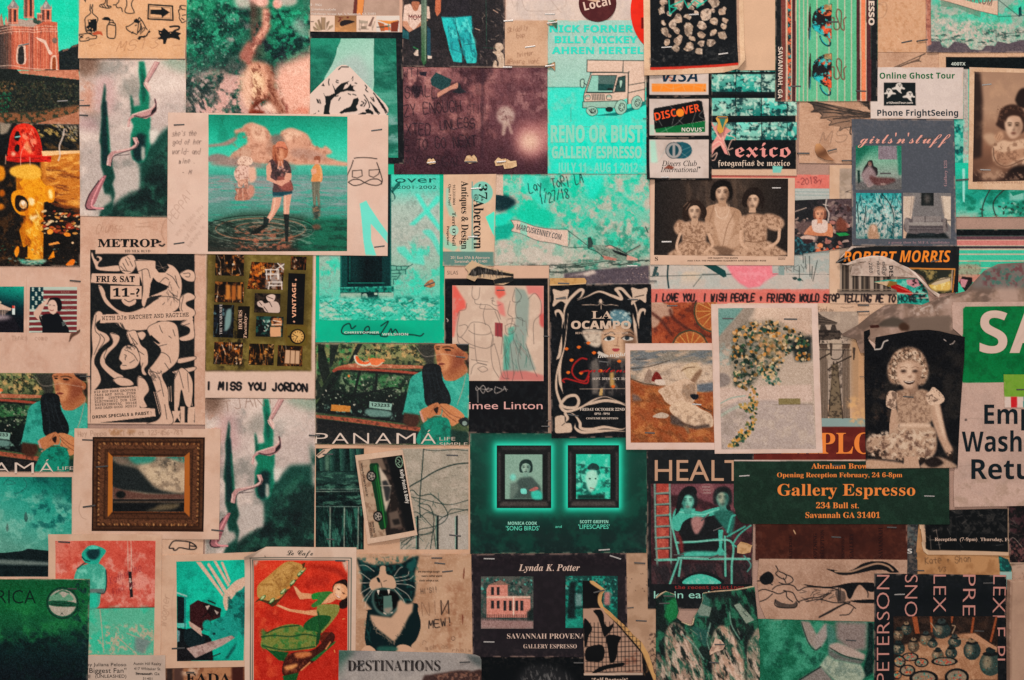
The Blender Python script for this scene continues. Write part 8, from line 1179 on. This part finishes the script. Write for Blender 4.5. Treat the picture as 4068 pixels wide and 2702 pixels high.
c.ln('1480,90 1500,200 1560,450|1540,345 1700,338 2020,330 2030,560 2030,710|1555,480 1800,490 2190,490|1560,490 1480,710|1580,500 1560,640|1970,290 1975,640|1380,500 1540,495',18,'6ac0a8',.9).ln('1545,338 2010,322|1560,476 2190,482',6,'b0e0cc',.7).ln('1990,290 2150,200|2040,360 2100,270 2200,190|2040,360 2070,380',14,GN,.9).bl('1570,712 1610,650 1760,600 1900,640 1950,712','12171a').bl('1605,712 1650,650 1760,625 1880,660 1920,712','4fb8a0').nz('9ad0bc',20,.5,.7,.6,'1605,712 1760,625 1920,712').bl('1560,260 1600,360 1590,440 1570,380','7a2a28',4).ln('2140,460 2200,540 2170,600',12,'5aa898',.8).gn(.07,5).back()
for x,y,a,w in ((1908,222,-22,'right knee'),(1560,452,-2,'chair leg'),(1870,470,-22,'right foot'),(1795,120,-40,'folded arm')):stp(x,y,92,a,'near the %s in the green tinted figures poster'%w)
q=Card('paper_scrap','folded yellowed scrap at the right of the green tinted figures poster','scrap',55,'2070,330 2220,330 2220,460 2070,460','c8a078',cut='2080,370 2110,335 2170,350 2215,370 2205,380 2195,430 2130,445 2078,435',buckle=2).nz('a88058',30,.5,.7,.7)
c=Card('torn_print','torn green painting print of upright bulb shapes over the figures poster','print',54,'1350,720 2264,720 2280,1960 1350,1960','1a2a26',cut='1355,830 1380,795 1440,770 1520,800 1540,870 1560,950 1540,1010 1590,1050 1672,1075 1690,1010 1740,930 1765,870 1775,790 1900,770 2060,760 2190,725 2230,730 2250,900 2280,1200 2280,1960 1355,1960',gloss=1)
c.nz('0e1c1c',60,.45,.68,.9,seed=771).nz('2f7a5c',50,.5,.7,.8,seed=773,rot=80,ax=2).ln('1355,830 1440,772 1520,800|1590,1050 1672,1075 1700,1000 1770,850 1775,790 2060,760 2220,728',12,'d0b090')
for p,k in (('1440,1180 1480,1080 1540,1060 1640,1160 1740,1330 1790,1568 1800,1960 1480,1960 1450,1500','a88a78'),('1850,1250 1880,1130 1950,1080 2040,1160 2120,1320 2150,1568 2140,1960 1900,1960 1860,1500','c09a84'),('2170,1300 2200,1200 2280,1150 2280,1960 2180,1960','9a8a78'),('1360,1370 1420,1400 1520,1568 1520,1960 1360,1960','8a7264')):
 c.bl(p,k,6,.95).nz('2a5a48',44,.47,.66,.9,p,6,775,rot=65,ax=2.5).nz('15211f',34,.54,.7,.9,p,6,777,rot=65,ax=3).nz('d8b8a4',30,.56,.7,.8,p,10,779,rot=70,ax=3)
c.py('1450,870 1530,820 1560,1000 1480,1060 1430,1000','1f7a48',8).py('1690,1010 1830,1000 1840,850 1780,800 1760,900','3a6a5c',5).py('1700,900 1760,885 1850,920 1830,1000 1740,990','7a8a7c',3).py('1680,1080 1800,1120 1840,1060 1800,1280 1680,1130','2a5a50',8).py('2050,900 2100,880 2230,1030 2160,1065','8a9484',3).ln('2110,890 2150,950 2130,960 2170,1000',5,'2a3a34').ln('1840,1060 1810,1200 1830,1290|1590,1160 1700,1260 1780,1380|2010,960 2030,1080 2100,1200',12,'7a9a88',.8).ln('1860,800 1890,1000 1950,1010|1990,800 2000,950',22,'12201f',.8,blur=4).sk('1440,1100 2240,1100 2240,1568 1440,1568',80,60,5,75,20,['c8a890','2a6a54','14201e','7a9a84'],.6,13).gn(.08,5).lift(1420,790,60,2).lift(2200,740,80,2)
stp(1430,882,92,-2,'on the torn left tip of the green bulb print');stp(1470,816,100,2,'above the torn left tip of the green bulb print');stp(1870,1410,86,4,'between two bulbs of the green print');stp(1922,1246,92,0,'on the pale shred of the green bulb print')
q=Card('paper_scrap','pale torn shred stuck on the bulbs of the green print','scrap',59,'1820,1180 1975,1180 1975,1350 1820,1350','d2b09a',cut='1880,1190 1930,1205 1970,1250 1950,1290 1870,1320 1835,1342 1830,1310 1860,1250',buckle=1.5).nz('8a6a5c',24,.5,.7,.6)
tile(3068,2002)
c=Card('brown_card','brown card with rows of faint sideways print under the dark green card','card',34,'-150,60 1198,60 1198,520 -150,500','4c2820').nz('5c3226',40,.45,.75,.7).nz('3a1e1a',120,.5,.75,.6)
c.rows([(s,x,480,h,w) for s,x,h,w in (('OPENING',398,34,220),('RECEPTION',460,32,250),('GALLERY',720,34,220),('SAVANNAH',980,36,270),('SATURDAY',175,26,200),('ESPRESSO',640,24,190))],'serif','30191a',-90).ln('190,235 205,265',8,'e0b890')
stp(568,296,84,3,'on the faint sideways print of the brown card');stp(1060,208,84,2,'upper right of the brown card')
c=Card('drawing','pale sheet with a brush drawing of a lying pirate and curved blade','drawing',36,'-150,484 1196,496 1196,1052 -150,1018','b8937e',cut='-120,488 1196,496 1196,1052 500,1036 -60,1020 -110,900 -135,700').nz('a07c68',140,.42,.75,.7).nz('c8a690',14,.5,.8,.4);I='1b1c1f'
c.bl('480,578 540,585 640,600 720,580 800,530 900,508 1000,515 1070,550 1120,600 1110,610 1050,612 1000,590 900,590 800,610 680,632 600,630 540,605',I).ln('560,600 700,600 820,560 930,530 1020,550 1070,590',16,'a8866f')
c.bl('-110,650 -40,600 10,640 0,700 -60,720 -100,700',I).bl('20,850 90,880 180,890 215,860 210,920 60,920',I,3,.6).bl('560,780 640,780 650,860 590,870',I,3,.5).bl('700,860 900,850 900,880 760,880',I).ln('30,550 50,590 30,620 60,650 110,670 120,630 60,600|110,625 170,650 180,690 120,715 60,700|100,660 120,700|-150,690 -60,680 0,720|0,760 40,730 120,715 190,730 230,770 300,740 420,740 520,750 580,760|0,780 60,800 120,780 130,830 180,870|30,850 20,890 60,920 180,925 215,910 220,880|100,770 180,790 215,850 240,880|230,870 320,840 420,830 500,790|300,870 420,850 560,880 690,870|430,850 520,790|690,880 620,900 520,960 415,1010|640,880 700,900 740,930|600,990 680,980 720,930|760,870 900,880|820,740 850,790 850,830|-150,790 -80,760 0,780|-150,880 -60,850 0,800',9,I,.9).bl('280,715 400,730 520,735 620,715 720,700 905,705 905,780 840,770 780,720 740,760 700,840 670,830 650,770 590,745 480,750 350,740',I).ln('590,750 585,870|605,750 600,860',8,I).ln('420,1005 520,950 640,890',16,I,.8).sk('250,750 560,760 520,860 240,860',20,60,5,-15,20,[I],.7,9).gn(.04,5)
c=Card('painting_print','green toned painting print of a torso with crossed arms in pale shorts','print',32,'-560,1015 912,1040 905,1960 -560,1960','1f6a50')
c.nz('4a9a7c',140,.42,.7,.8,seed=781).nz('12483a',120,.48,.7,.8,'0,1200 500,1150 450,1568 0,1560',50,783).py('560,1040 850,1050 840,1300 700,1320 560,1200','8a7a74',16).py('850,1050 905,1060 900,1500 790,1568 850,1300','0f2a28',8)
c.py('250,1040 330,1045 400,1170 420,1260 390,1300 320,1240 280,1140','9a8a80',5).py('470,1060 540,1090 500,1170 440,1270 380,1305 380,1180','a0928a',5).ln('260,1060 320,1230 380,1300 430,1270',10,'2a3a36',.8).py('480,1070 530,1080 560,1160 560,1260 500,1340 490,1200','4a7a6c',6).py('510,1250 580,1230 720,1290 830,1340 820,1390 660,1360 500,1290','b09a8e',6).py('500,1290 640,1360 820,1395 780,1430 560,1390 500,1350','6a6a64',8).ln('510,1280 640,1350 810,1395',9,'22332f',.9).py('490,1345 560,1390 790,1430 830,1530 700,1700 540,1560 420,1440','a0a894',5).nz('6f8074',30,.5,.7,.7,'490,1345 790,1430 820,1530 560,1560 430,1440',5,785).py('230,1568 430,1445 540,1568 540,1960 100,1960','857a74',6).ln('430,1450 240,1568',14,'1c2f2b',.8).gn(.08,5);stp(700,1214,92,4,'on the torso of the green toned painting')
c=Card('exhibition_card','black card of thin sideways capitals over a photo of painted pottery','card',60,'905,617 2072,632 2090,1960 905,1960','10161b',gloss=1).nz('1a2026',40,.5,.8,.5)
c.rows([(s,x,628,112,w) for s,x,w in (('SNO',1175,375),('LEX',1430,335),('PRE',1692,365),('LEXLE PL',1958,830))],'thin','c48a80',90).rows([('NOSRETEP',1,1,1)] and [('PETERSON',1040,1590,112,960)],'thin','c48a80',-90)
c.pic('1075,998 2000,1000 2008,1900 1085,1900','2a1d18');c.s.lvl=4;c.nz('4a3428',60,.5,.7,.7).py('1180,1250 1700,1150 1800,1150 2000,1290 2004,1568 1090,1568 1090,1420','a87a5c',8).nz('c49878',60,.5,.7,.6,'1180,1250 2000,1250 2004,1900 1090,1900',8,791)
for p in ('1240,1000 1285,1000 1310,1150 1270,1155','1400,1000 1420,1000 1430,1140 1410,1140','1780,1010 1800,1010 1780,1150 1760,1150','1985,1000 2000,1010 1950,1230 1930,1225','1590,1000 1610,1000 1600,1060 1590,1060'):c.py(p,'9a5230')
R=np.random.RandomState(5)
for x,y,r,s in ((1505,1100,82,.9),(1190,1100,50,1),(1365,1190,56,1),(1255,1250,52,1.1),(1120,1150,46,1.2),(1620,1210,60,.8),(1425,1230,46,.8),(1470,1330,56,.9),(1590,1310,54,1),(1775,1280,78,1.1),(1940,1390,100,1.1),(1120,1270,60,.9)):
 k=['5a4a3c','3a4a44','6a5a48','2a3a38'][R.randint(4)];c.ell(x,y+r*.3,r,r*s,k,0,2).ell(x-r*.3,y+r*.2,r*.4,r*s*.6,'b09478',0,r*.15,.7).ell(x,y+r*(.3-s*.8),r*.72,r*.22,'14181a').ell(x,y+r*(.2-s),r*.45,r*.3,['1c2a2a','8a7058','3a4442'][R.randint(3)]).ell(x,y-r*s*.95,r*.14,r*.14,'1a1c1e')
 c.dabs('%f,%f %f,%f %f,%f %f,%f'%(x-r*.7,y,x+r*.7,y,x+r*.6,y+r,x-r*.6,y+r),16,(3,8),['1f7a74','14181a','c8a888','7a5a44'],.8,int(x))
for x,y,rx,ry in ((1225,1360,76,40),(1325,1410,64,44),(1130,1400,56,56),(1200,1480,72,54),(1530,1400,120,40),(1345,1550,130,72),(1640,1540,110,80),(1110,1520,40,40)):
 c.ell(x,y,rx,ry,'15191b',0,1).ell(x,y,rx*.78,ry*.74,'8f7c68').dabs('%f,%f %f,%f %f,%f %f,%f'%(x-rx*.7,y,x,y-ry*.7,x+rx*.7,y,x,y+ry*.7),26,(4,12),['c8502c','1f8a7c','2a2a2c','d88a4c','8a9a84','c04038'],.85,int(x+y))
c.py('1700,1160 1800,1150 2000,1280 1990,1300','b8886a',3).ln('1650,1200 1730,1205|1410,1060 1460,1130|1600,1150 1625,1090 1600,1080',9,'a88a70').gn(.06,5).back()
stp(1130,804,92,-2,'lower left on the thin sideways capitals card','silver');stp(1915,702,88,-2,'upper right on the thin sideways capitals card');stp(1840,1130,84,2,'in the pottery photo of the thin sideways capitals card')
c=Card('kraft_note','kraft note with a pencilled pair of names above the pottery card','note',43,'1285,150 2125,170 2130,760 1290,760','b98a62',cut='1300,180 2095,190 2110,500 2130,600 2125,760 1292,760 1290,500 1275,470').nz('9a6e4a',90,.45,.75,.7).hand('Kate + Shan',1360,530,58,'4a382c',4,420,-2,.9).hand('9/3',1470,600,40,'4a382c',4,80,0,.8).py('2010,460 2090,490 2125,570 2120,602 2020,600','1c4a48',3).py('2020,602 2125,600 2125,760 2030,760','9ab4ac',3).nz('2a8a7c',20,.5,.65,.8,'2010,460 2125,500 2120,602 2020,600')
c=Card('scratched_card','scratched black card in a cream edged sleeve with a reception line','card',47,'1296,30 2098,40 2094,470 1340,450','c8a488',cut='1300,60 2098,40 2094,425 2090,455 1380,450 1340,420 1310,300')
c.py('1350,30 2092,40 2088,425 1390,410 1360,395','14171a').nz('3a3836',30,.5,.72,.9,'1350,50 2092,40 2088,270 1350,250',4,793).sk('1355,60 2085,60 2085,410 1365,400',50,50,3,30,60,['6a625c','9a8e84','3a3a3a'],.7,17).ln('1630,40 1640,410',4,'2a2a2a',.8).rows([('Reception  (7-9pm)  Thursday, February',1442,328,28,800)],'serif','c8ac9a').ln('1400,280 1410,400|1455,230 1490,400|1390,320 1530,318|1430,240 1460,230',4,'c0a898',.8).ln('1310,180 1325,340 1375,440',12,'d8b898').lift(1320,300,60,2)
c=Card('photo_print','very dark brown scratched print at the right edge beneath the wall sign','print',44,'2090,-60 2700,-60 2700,530 2104,528','1c1a1c').nz('4a3034',30,.48,.68,.9,seed=797).nz('8a5a54',20,.58,.72,.7,'2100,330 2700,330 2700,520 2110,520',4,798).sk('2100,60 2240,60 2240,500 2110,500',24,60,3,50,50,['5a504c','8a7a70'],.7,3).ln('2090,350 2140,300 2220,380',5,'a89488',.8).ln('2104,522 2700,526',8,'d0b098')
c=Card('grey_strip','narrow grey scuffed strip with one white letter beside the brown card','print',28,'1190,40 1305,40 1300,700 1192,700','3a3a3c').nz('5f6664',40,.48,.68,.9,'1190,150 1305,150 1300,370 1192,370',4,799).rows([('S',1200,440,42,42)],'bold','c8c0b8').nz('7a6a60',20,.56,.7,.6);stp(1305,592,90,2,'between the grey lettered strip and the kraft note')
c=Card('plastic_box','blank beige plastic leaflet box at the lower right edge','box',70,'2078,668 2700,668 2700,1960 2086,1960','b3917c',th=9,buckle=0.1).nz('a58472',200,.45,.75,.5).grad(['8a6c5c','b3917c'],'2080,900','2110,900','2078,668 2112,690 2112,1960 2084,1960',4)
c=Card('paper_sheet','crumpled pale sheet corner above the beige plastic box','paper',26,'2100,520 2700,520 2700,720 2100,720','b89a88',buckle=2).nz('8f7464',50,.45,.7,.8)
# build: materials
def mat(name,rough,bump=0.0,spec=0.35,metal=0.0,base=None,wear=0.08,coat=0.0):
 m=bpy.data.materials.new(name);m.use_nodes=True;nt=m.node_tree;N=nt.nodes;L=nt.links
 b=N['Principled BSDF'];b.inputs['Roughness'].default_value=rough;b.inputs['Specular IOR Level'].default_value=spec
 b.inputs['Metallic'].default_value=metal;b.inputs['Coat Weight'].default_value=coat;b.inputs['Coat Roughness'].default_value=0.3
 tc=N.new('ShaderNodeTexCoord')
 n1=N.new('ShaderNodeTexNoise');n1.inputs['Scale'].default_value=900;n1.inputs['Detail'].default_value=3
 n2=N.new('ShaderNodeTexNoise');n2.inputs['Scale'].default_value=55;n2.inputs['Detail'].default_value=6;n2.inputs['Roughness'].default_value=.65
 L.new(tc.outputs['Object'],n1.inputs['Vector']);L.new(tc.outputs['Object'],n2.inputs['Vector'])
 mx=N.new('ShaderNodeMath');mx.operation='ADD';L.new(n1.outputs['Fac'],mx.inputs[0]);L.new(n2.outputs['Fac'],mx.inputs[1])
 mr=N.new('ShaderNodeMapRange');mr.inputs['From Min'].default_value=.6;mr.inputs['From Max'].default_value=1.4
 mr.inputs['To Min'].default_value=1-wear;mr.inputs['To Max'].default_value=1+wear
 L.new(mx.outputs[0],mr.inputs['Value'])
 if base is None:
  at=N.new('ShaderNodeAttribute');at.attribute_name='ink';src=at.outputs['Color']
 else:
  rg=N.new('ShaderNodeRGB');rg.outputs[0].default_value=(*base,1);src=rg.outputs[0]
 v=N.new('ShaderNodeVectorMath');v.operation='SCALE';L.new(src,v.inputs[0]);L.new(mr.outputs[0],v.inputs['Scale'])
 L.new(v.outputs[0],b.inputs['Base Color'])
 rr=N.new('ShaderNodeMapRange');rr.inputs['From Min'].default_value=.3;rr.inputs['From Max'].default_value=.7
 rr.inputs['To Min'].default_value=rough-.06;rr.inputs['To Max'].default_value=rough+.08
 L.new(n2.outputs['Fac'],rr.inputs['Value']);L.new(rr.outputs[0],b.inputs['Roughness'])
 if bump:
  bp=N.new('ShaderNodeBump');bp.inputs['Strength'].default_value=bump;bp.inputs['Distance'].default_value=.0006
  L.new(mx.outputs[0],bp.inputs['Height']);L.new(bp.outputs[0],b.inputs['Normal'])
 return m
MATTE=mat('printed_matte_paper',.7,.12,.1)
GLOSS=mat('printed_glossy_card',.5,.05,.12)
INK=mat('printing_ink',.6,0,.1,wear=.06)
WALLM=mat('wall_paint',.8,.5,.2,base=(.42,.25,.19),wear=.2)
STEEL=mat('staple_steel',.42,0,.5,1.0,(.34,.31,.29))
DARK=mat('staple_dark_wire',.45,0,.5,.7,(.075,.07,.068))
def w3(X,Y,h):
 return np.stack([(X-CX)*K,-h,(CY-Y)*K+ZC],-1)
def mesh_np(name,co,faces_tri=None,faces_quad=None,col=None,mats=MATTE,smoothf=True):
 me=bpy.data.meshes.new(name)
 fl=[]
 nt=0 if faces_tri is None else len(faces_tri);nq=0 if faces_quad is None else len(faces_quad)
 idx=np.concatenate([x.ravel() for x in (faces_tri,faces_quad) if x is not None and len(x)]).astype(np.int32)
 st=np.concatenate([np.arange(nt)*3,nt*3+np.arange(nq)*4]).astype(np.int32)
 me.vertices.add(len(co));me.vertices.foreach_set('co',np.ascontiguousarray(co,np.float32).ravel())
 me.loops.add(len(idx));me.polygons.add(nt+nq)
 me.polygons.foreach_set('loop_start',st);me.loops.foreach_set('vertex_index',idx)
 me.polygons.foreach_set('use_smooth',np.full(nt+nq,smoothf))
 me.update(calc_edges=True)
 if col is not None:
  col=np.clip((col-.04)/.96,0,1);col=col+.16*(col*col*(3-2*col)-col)   # inks without the sheen the lamps add
  at=me.color_attributes.new('ink','BYTE_COLOR','POINT')
  at.data.foreach_set('color_srgb',np.concatenate([np.clip(col,0,1),np.ones((len(col),1))],1).astype(np.float32).ravel())
 me.materials.append(mats)
 return me
def link(name,me,parent=None,loc=None):
 o=bpy.data.objects.new(name,me);COL.objects.link(o)
 if parent:o.parent=parent
 return o
# the wall itself
import bmesh
bm=bmesh.new()
bmesh.ops.create_cube(bm,size=1)
for v in bm.verts:v.co=(v.co.x*3.4,v.co.y*.05+.0255,v.co.z*2.6+ZC)
me=bpy.data.meshes.new('wall');bm.to_mesh(me);bm.free();me.materials.append(WALLM)
o=link('wall',me);o['kind']='structure';o['label']='painted wall behind the pasted papers'
# all printed lines become flat meshes
lines={f:['H'] for f in FONTS};slot={f:[None] for f in FONTS}
for c in CARDS:
 for T in c.texts:
  T['m']=[]
  for r in T['rows']:lines[T['font']].append(r[0]);slot[T['font']].append((T,r))
tobs=[]
for f in FONTS:
 cu=bpy.data.curves.new('t','FONT');cu.body='\n'.join(fstr(q,f) for q in lines[f]);cu.offset=FONTS[f][2];cu.resolution_u=3;cu.space_line=4
 ob=bpy.data.objects.new('t',cu);COL.objects.link(ob);tobs.append((f,ob))
dg=bpy.context.evaluated_depsgraph_get();dg.update()
CAP={}
for f,ob in tobs:
 ev=ob.evaluated_get(dg);me=ev.to_mesh()
 n=len(me.vertices);co=np.empty(n*3,np.float32);me.vertices.foreach_get('co',co);co=co.reshape(-1,3)[:,:2].astype(float)
 me.calc_loop_triangles();t3=np.empty(len(me.loop_triangles)*3,np.int32);me.loop_triangles.foreach_get('vertices',t3);t3=t3.reshape(-1,3)
 ev.to_mesh_clear()
 ln=np.round((-co[:,1]+0.35)/4).astype(int);co[:,1]+=ln*4
 CAP[f]=co[ln==0,1].max()
 for k in range(1,len(lines[f])):
  v=ln==k
  if not v.any():continue
  mp=np.cumsum(v)-1;slot[f][k][0]['m'].append((slot[f][k][1],co[v],mp[t3[v[t3[:,0]]]]))
for f,ob in tobs:
 cu=ob.data;bpy.data.objects.remove(ob);bpy.data.curves.remove(cu)
# drape every paper over what already hangs on the wall
HS=6.0;HX0,HY0=-900.0,-800.0;HW,HH=980,740
H=np.zeros((HH,HW))
gx,gy=np.meshgrid(HX0+np.arange(HW)*HS,HY0+np.arange(HH)*HS)
def dil(a,r):
 for ax in (0,1):
  b=a.copy()
  for k in range(1,r+1):
   b=np.maximum(b,np.roll(a,k,ax));b=np.maximum(b,np.roll(a,-k,ax))
  a=b
 return a
class HField:
 def __init__(s,h,i0,j0):s.h,s.i0,s.j0=h,i0,j0
 def at(s,X,Y):
  x=np.clip((X-HX0)/HS-s.i0,0,s.h.shape[1]-1.001);y=np.clip((Y-HY0)/HS-s.j0,0,s.h.shape[0]-1.001)
  i=x.astype(int);j=y.astype(int);fx=x-i;fy=y-j;h=s.h
  return (h[j,i]*(1-fx)+h[j,i+1]*fx)*(1-fy)+(h[j+1,i]*(1-fx)+h[j+1,i+1]*fx)*fy
seed=100
def build_surf(s,hf,gloss,parent,loc,th,flat=None):
 X,Y=s.X.copy(),s.Y.copy();nv,nu=s.nv,s.nu
 id_=np.arange((nv+1)*(nu+1)).reshape(nv+1,nu+1)
 q=np.stack([id_[:-1,:-1],id_[1:,:-1],id_[1:,1:],id_[:-1,1:]],-1).reshape(-1,4)
 if s.cut is not None:
  cxs=(X[:-1,:-1]+X[1:,1:])/2;cys=(Y[:-1,:-1]+Y[1:,1:])/2
  q=q[inside(cxs,cys,s.cut).ravel()]
 e=np.concatenate([q[:,[0,1]],q[:,[1,2]],q[:,[2,3]],q[:,[3,0]]])
 key=np.minimum(e[:,0],e[:,1]).astype(np.int64)*(id_.size+1)+np.maximum(e[:,0],e[:,1])
 uq,inv,cnt=np.unique(key,return_inverse=True,return_counts=True)
 be=e[cnt[inv]==1]
 X=X.ravel();Y=Y.ravel()
 if s.cut is not None:
  bv=np.unique(be);p=s.cut;bd=np.full(len(bv),1e9);nx=X[bv].copy();ny=Y[bv].copy();x,y=X[bv],Y[bv]
  a=p[-1]
  for b in p:
   d=b-a;t=np.clip(((x-a[0])*d[0]+(y-a[1])*d[1])/(d @ d+1e-9),0,1)
   qx=a[0]+t*d[0];qy=a[1]+t*d[1];ds=np.hypot(qx-x,qy-y);k=ds<bd
   bd[k]=ds[k];nx[k]=qx[k];ny[k]=qy[k];a=b
  k=bd<s.res*1.5
  X[bv[k]]=nx[k];Y[bv[k]]=ny[k]
 h=hf.at(X,Y)+s.zoff
 co=w3(X,Y,h);C=s.C.reshape(-1,3)
 # paper edge: a skirt of its own vertices round the rim
 bv,ri=np.unique(be,return_inverse=True);ri=ri.reshape(-1,2);nb=len(bv);n0=len(co)
 top=co[bv];bot=top.copy();bot[:,1]+=th*0.001
 ec=C[bv]*0.6+hx('c9a692')*0.4
 co=np.concatenate([co,top,bot]);C=np.concatenate([C,ec,ec])
 sk=np.stack([n0+ri[:,1],n0+ri[:,0],n0+nb+ri[:,0],n0+nb+ri[:,1]],-1)
 q=np.concatenate([q,sk])
 used=np.zeros(len(co),bool);used[q.ravel()]=True;mp=np.cumsum(used)-1
 me=mesh_np(s.name,co[used]-loc,None,mp[q],C[used],GLOSS if gloss else MATTE)
 return me
for c in sorted(CARDS,key=lambda k:k.z):
 s=c.main;seed+=7
 if s.cut is None:# rubbed, nicked paper edges
  a,b,_,d4=s.q;d=np.minimum(np.minimum(s.u,1-s.u)*np.hypot(*(b-a)),np.minimum(s.v,1-s.v)*np.hypot(*(d4-a)))
  s.put((slice(None),slice(None)),smooth(9,1,d)*smooth(.46,.7,fbm(s.X,s.Y,34,seed,4)),'cdab96',.5)
  s.put((slice(None),slice(None)),smooth(70,0,d)*smooth(.62,.72,fbm(s.X,s.Y,9,seed+1,2)),'c0a08c',.09)
 pts=s.cut if s.cut is not None else s.q
 lo,hi=pts.min(0),pts.max(0)
 i0=max(0,int((lo[0]-HX0)/HS)-12);i1=min(HW,int((hi[0]-HX0)/HS)+14)
 j0=max(0,int((lo[1]-HY0)/HS)-12);j1=min(HH,int((hi[1]-HY0)/HS)+14)
 W=(slice(j0,j1),slice(i0,i1));X,Y=gx[W],gy[W]
 ins=inside(X,Y,pts)
 big=blurm(ins.astype(float),1)>0.01
 base=np.where(big,H[W],0)
 d=dil(base,4)
 h=np.maximum(blurm(d,3),dil(base,1))+0.00004
 h=blurm(h,1);h=np.maximum(h,dil(base,1))
 b=fbm(X,Y,260.0,seed,3)
 h=h+smooth(.35,.95,b)*c.buckle*0.001+0.00012
 for (x,y,r,mm) in c.lifts:
  h=h+np.exp(-((X-x)**2+(Y-y)**2)/(r*r))*mm*0.001
 h=h+c.th*0.001
 hf=HField(h,i0,j0)
 H[W]=np.where(blurm(ins.astype(float),1)>0.01,np.maximum(H[W],h),H[W])
 ctr=pts.mean(0);loc=w3(ctr[0:1],ctr[1:2],np.array([0.0]))[0]
 if c.pics or c.texts:
  root=bpy.data.objects.new(c.name,None);COL.objects.link(root);root.location=loc;root.empty_display_size=.02
  link('sheet',build_surf(s,hf,c.gloss,root,loc,c.th+.25),root)
 else:
  s.name=c.name
  root=link(c.name,build_surf(s,hf,c.gloss,None,loc,c.th+.25));root.location=loc
 root['label']=c.label;root['category']=c.cat
 if c.group:root['group']=c.group
 for p in c.pics:
  p.zoff=0.00009+0.00006*getattr(p,'lvl',0);m=build_surf(p,hf,c.gloss,root,loc,0.07)
  o=link(p.name,m,root)
  if p.label:o['label']=p.label
 for T in c.texts:
  cos,tris,n=[],[],0;cp=CAP[T['font']];r=math.radians(T['rot'])
  for (st,x,y,hh,w,al),co,t3 in T['m']:
   co=co.copy();sy=hh/cp;x0=co[:,0].min();bw=co[:,0].max()-x0
   sx=w/bw if w else sy
   tx=(co[:,0]-x0)*sx;ty=co[:,1]*sy;tx=tx+ty*T['shear']
   W_=bw*sx
   if al=='c':tx=tx-W_/2
   elif al=='r':tx=tx-W_
   xx=x+tx*math.cos(r)+ty*math.sin(r);yy=y+tx*math.sin(r)-ty*math.cos(r)
   cos.append(np.stack([xx,yy],1));tris.append(t3+n);n+=len(co)
  if not cos:continue
  co=np.concatenate(cos);tr=np.concatenate(tris)
  # drop what runs off the edge of the sheet
  cen=co[tr].mean(1);tr=tr[inside(cen[:,0],cen[:,1],pts)]
  if not len(tr):continue
  used=np.zeros(len(co),bool);used[tr.ravel()]=True;mp=np.cumsum(used)-1;tr=mp[tr];co=co[used]
  p3=w3(co[:,0],co[:,1],hf.at(co[:,0],co[:,1])+0.00022)-loc
  cc=np.tile(hx(T['col']),(len(co),1))
  o=link(T['name'],mesh_np(T['name'],p3,tr,None,cc,INK,False),root)
  if T['label']:o['label']=T['label']
# staples
def staple_mesh(m):
 b=bmesh.new();pts=[]
 for k in range(5):t=k/4*math.pi/2;pts.append((-0.5+0.05-0.05*math.sin(t+0) if 0 else-0.5+0.05*(1-math.sin(t)),0.05*0+0.05*math.cos(t)*1.0))
 pts=[(-0.5,0.14)]+pts;pts=pts+[(-x,y) for x,y in reversed(pts)]
 prev=None;wd=0.062;tk=0.025
 for i,(x,y) in enumerate(pts):
  a=pts[max(0,i-1)];c2=pts[min(len(pts)-1,i+1)];dx,dy=c2[0]-a[0],c2[1]-a[1];l=math.hypot(dx,dy);nx,ny=-dy/l*tk,dx/l*tk
  ring=[b.verts.new((x+sx*nx,y+sx*ny,sz*wd)) for sx,sz in ((1,-.6),(1,.6),(.6,1),(-.6,1),(-1,.6),(-1,-.6),(-.6,-1),(.6,-1))]
  if prev:
   for k in range(8):b.faces.new((prev[k],prev[(k+1)%8],ring[(k+1)%8],ring[k]))
  else:b.faces.new(ring)
  prev=ring
 b.faces.new(prev)
 bmesh.ops.recalc_face_normals(b,faces=b.faces)
 me=bpy.data.meshes.new('staple');b.to_mesh(me);b.free();me.materials.append(m)
 return me
ST={'dark':staple_mesh(DARK),'silver':staple_mesh(STEEL)}
for (x,y,L,ang,where,tone) in STAPLES:
 a=math.radians(ang);i=np.array([-.5,-.25,0,.25,.5])*L
 xs=np.clip(((x+i*math.cos(a)-HX0)/HS).round().astype(int),0,HW-1);ys=np.clip(((y+i*math.sin(a)-HY0)/HS).round().astype(int),0,HH-1)
 hh=H[ys,xs].max()
 o=link('staple',ST[tone]);sc=L*K
 o.location=w3(np.array([x]),np.array([y]),np.array([hh+0.0002+sc*.02-sc*0.03]))[0]
 o.scale=(sc,sc,sc*(1.0 if L>40 else 1.2));o.rotation_euler=(0,a,0)
 o['label']=('%s wire staple %s'%({'dark':'dark','silver':'shiny silver'}[tone],where));o['category']='staple';o['group']='staples holding papers to the wall'
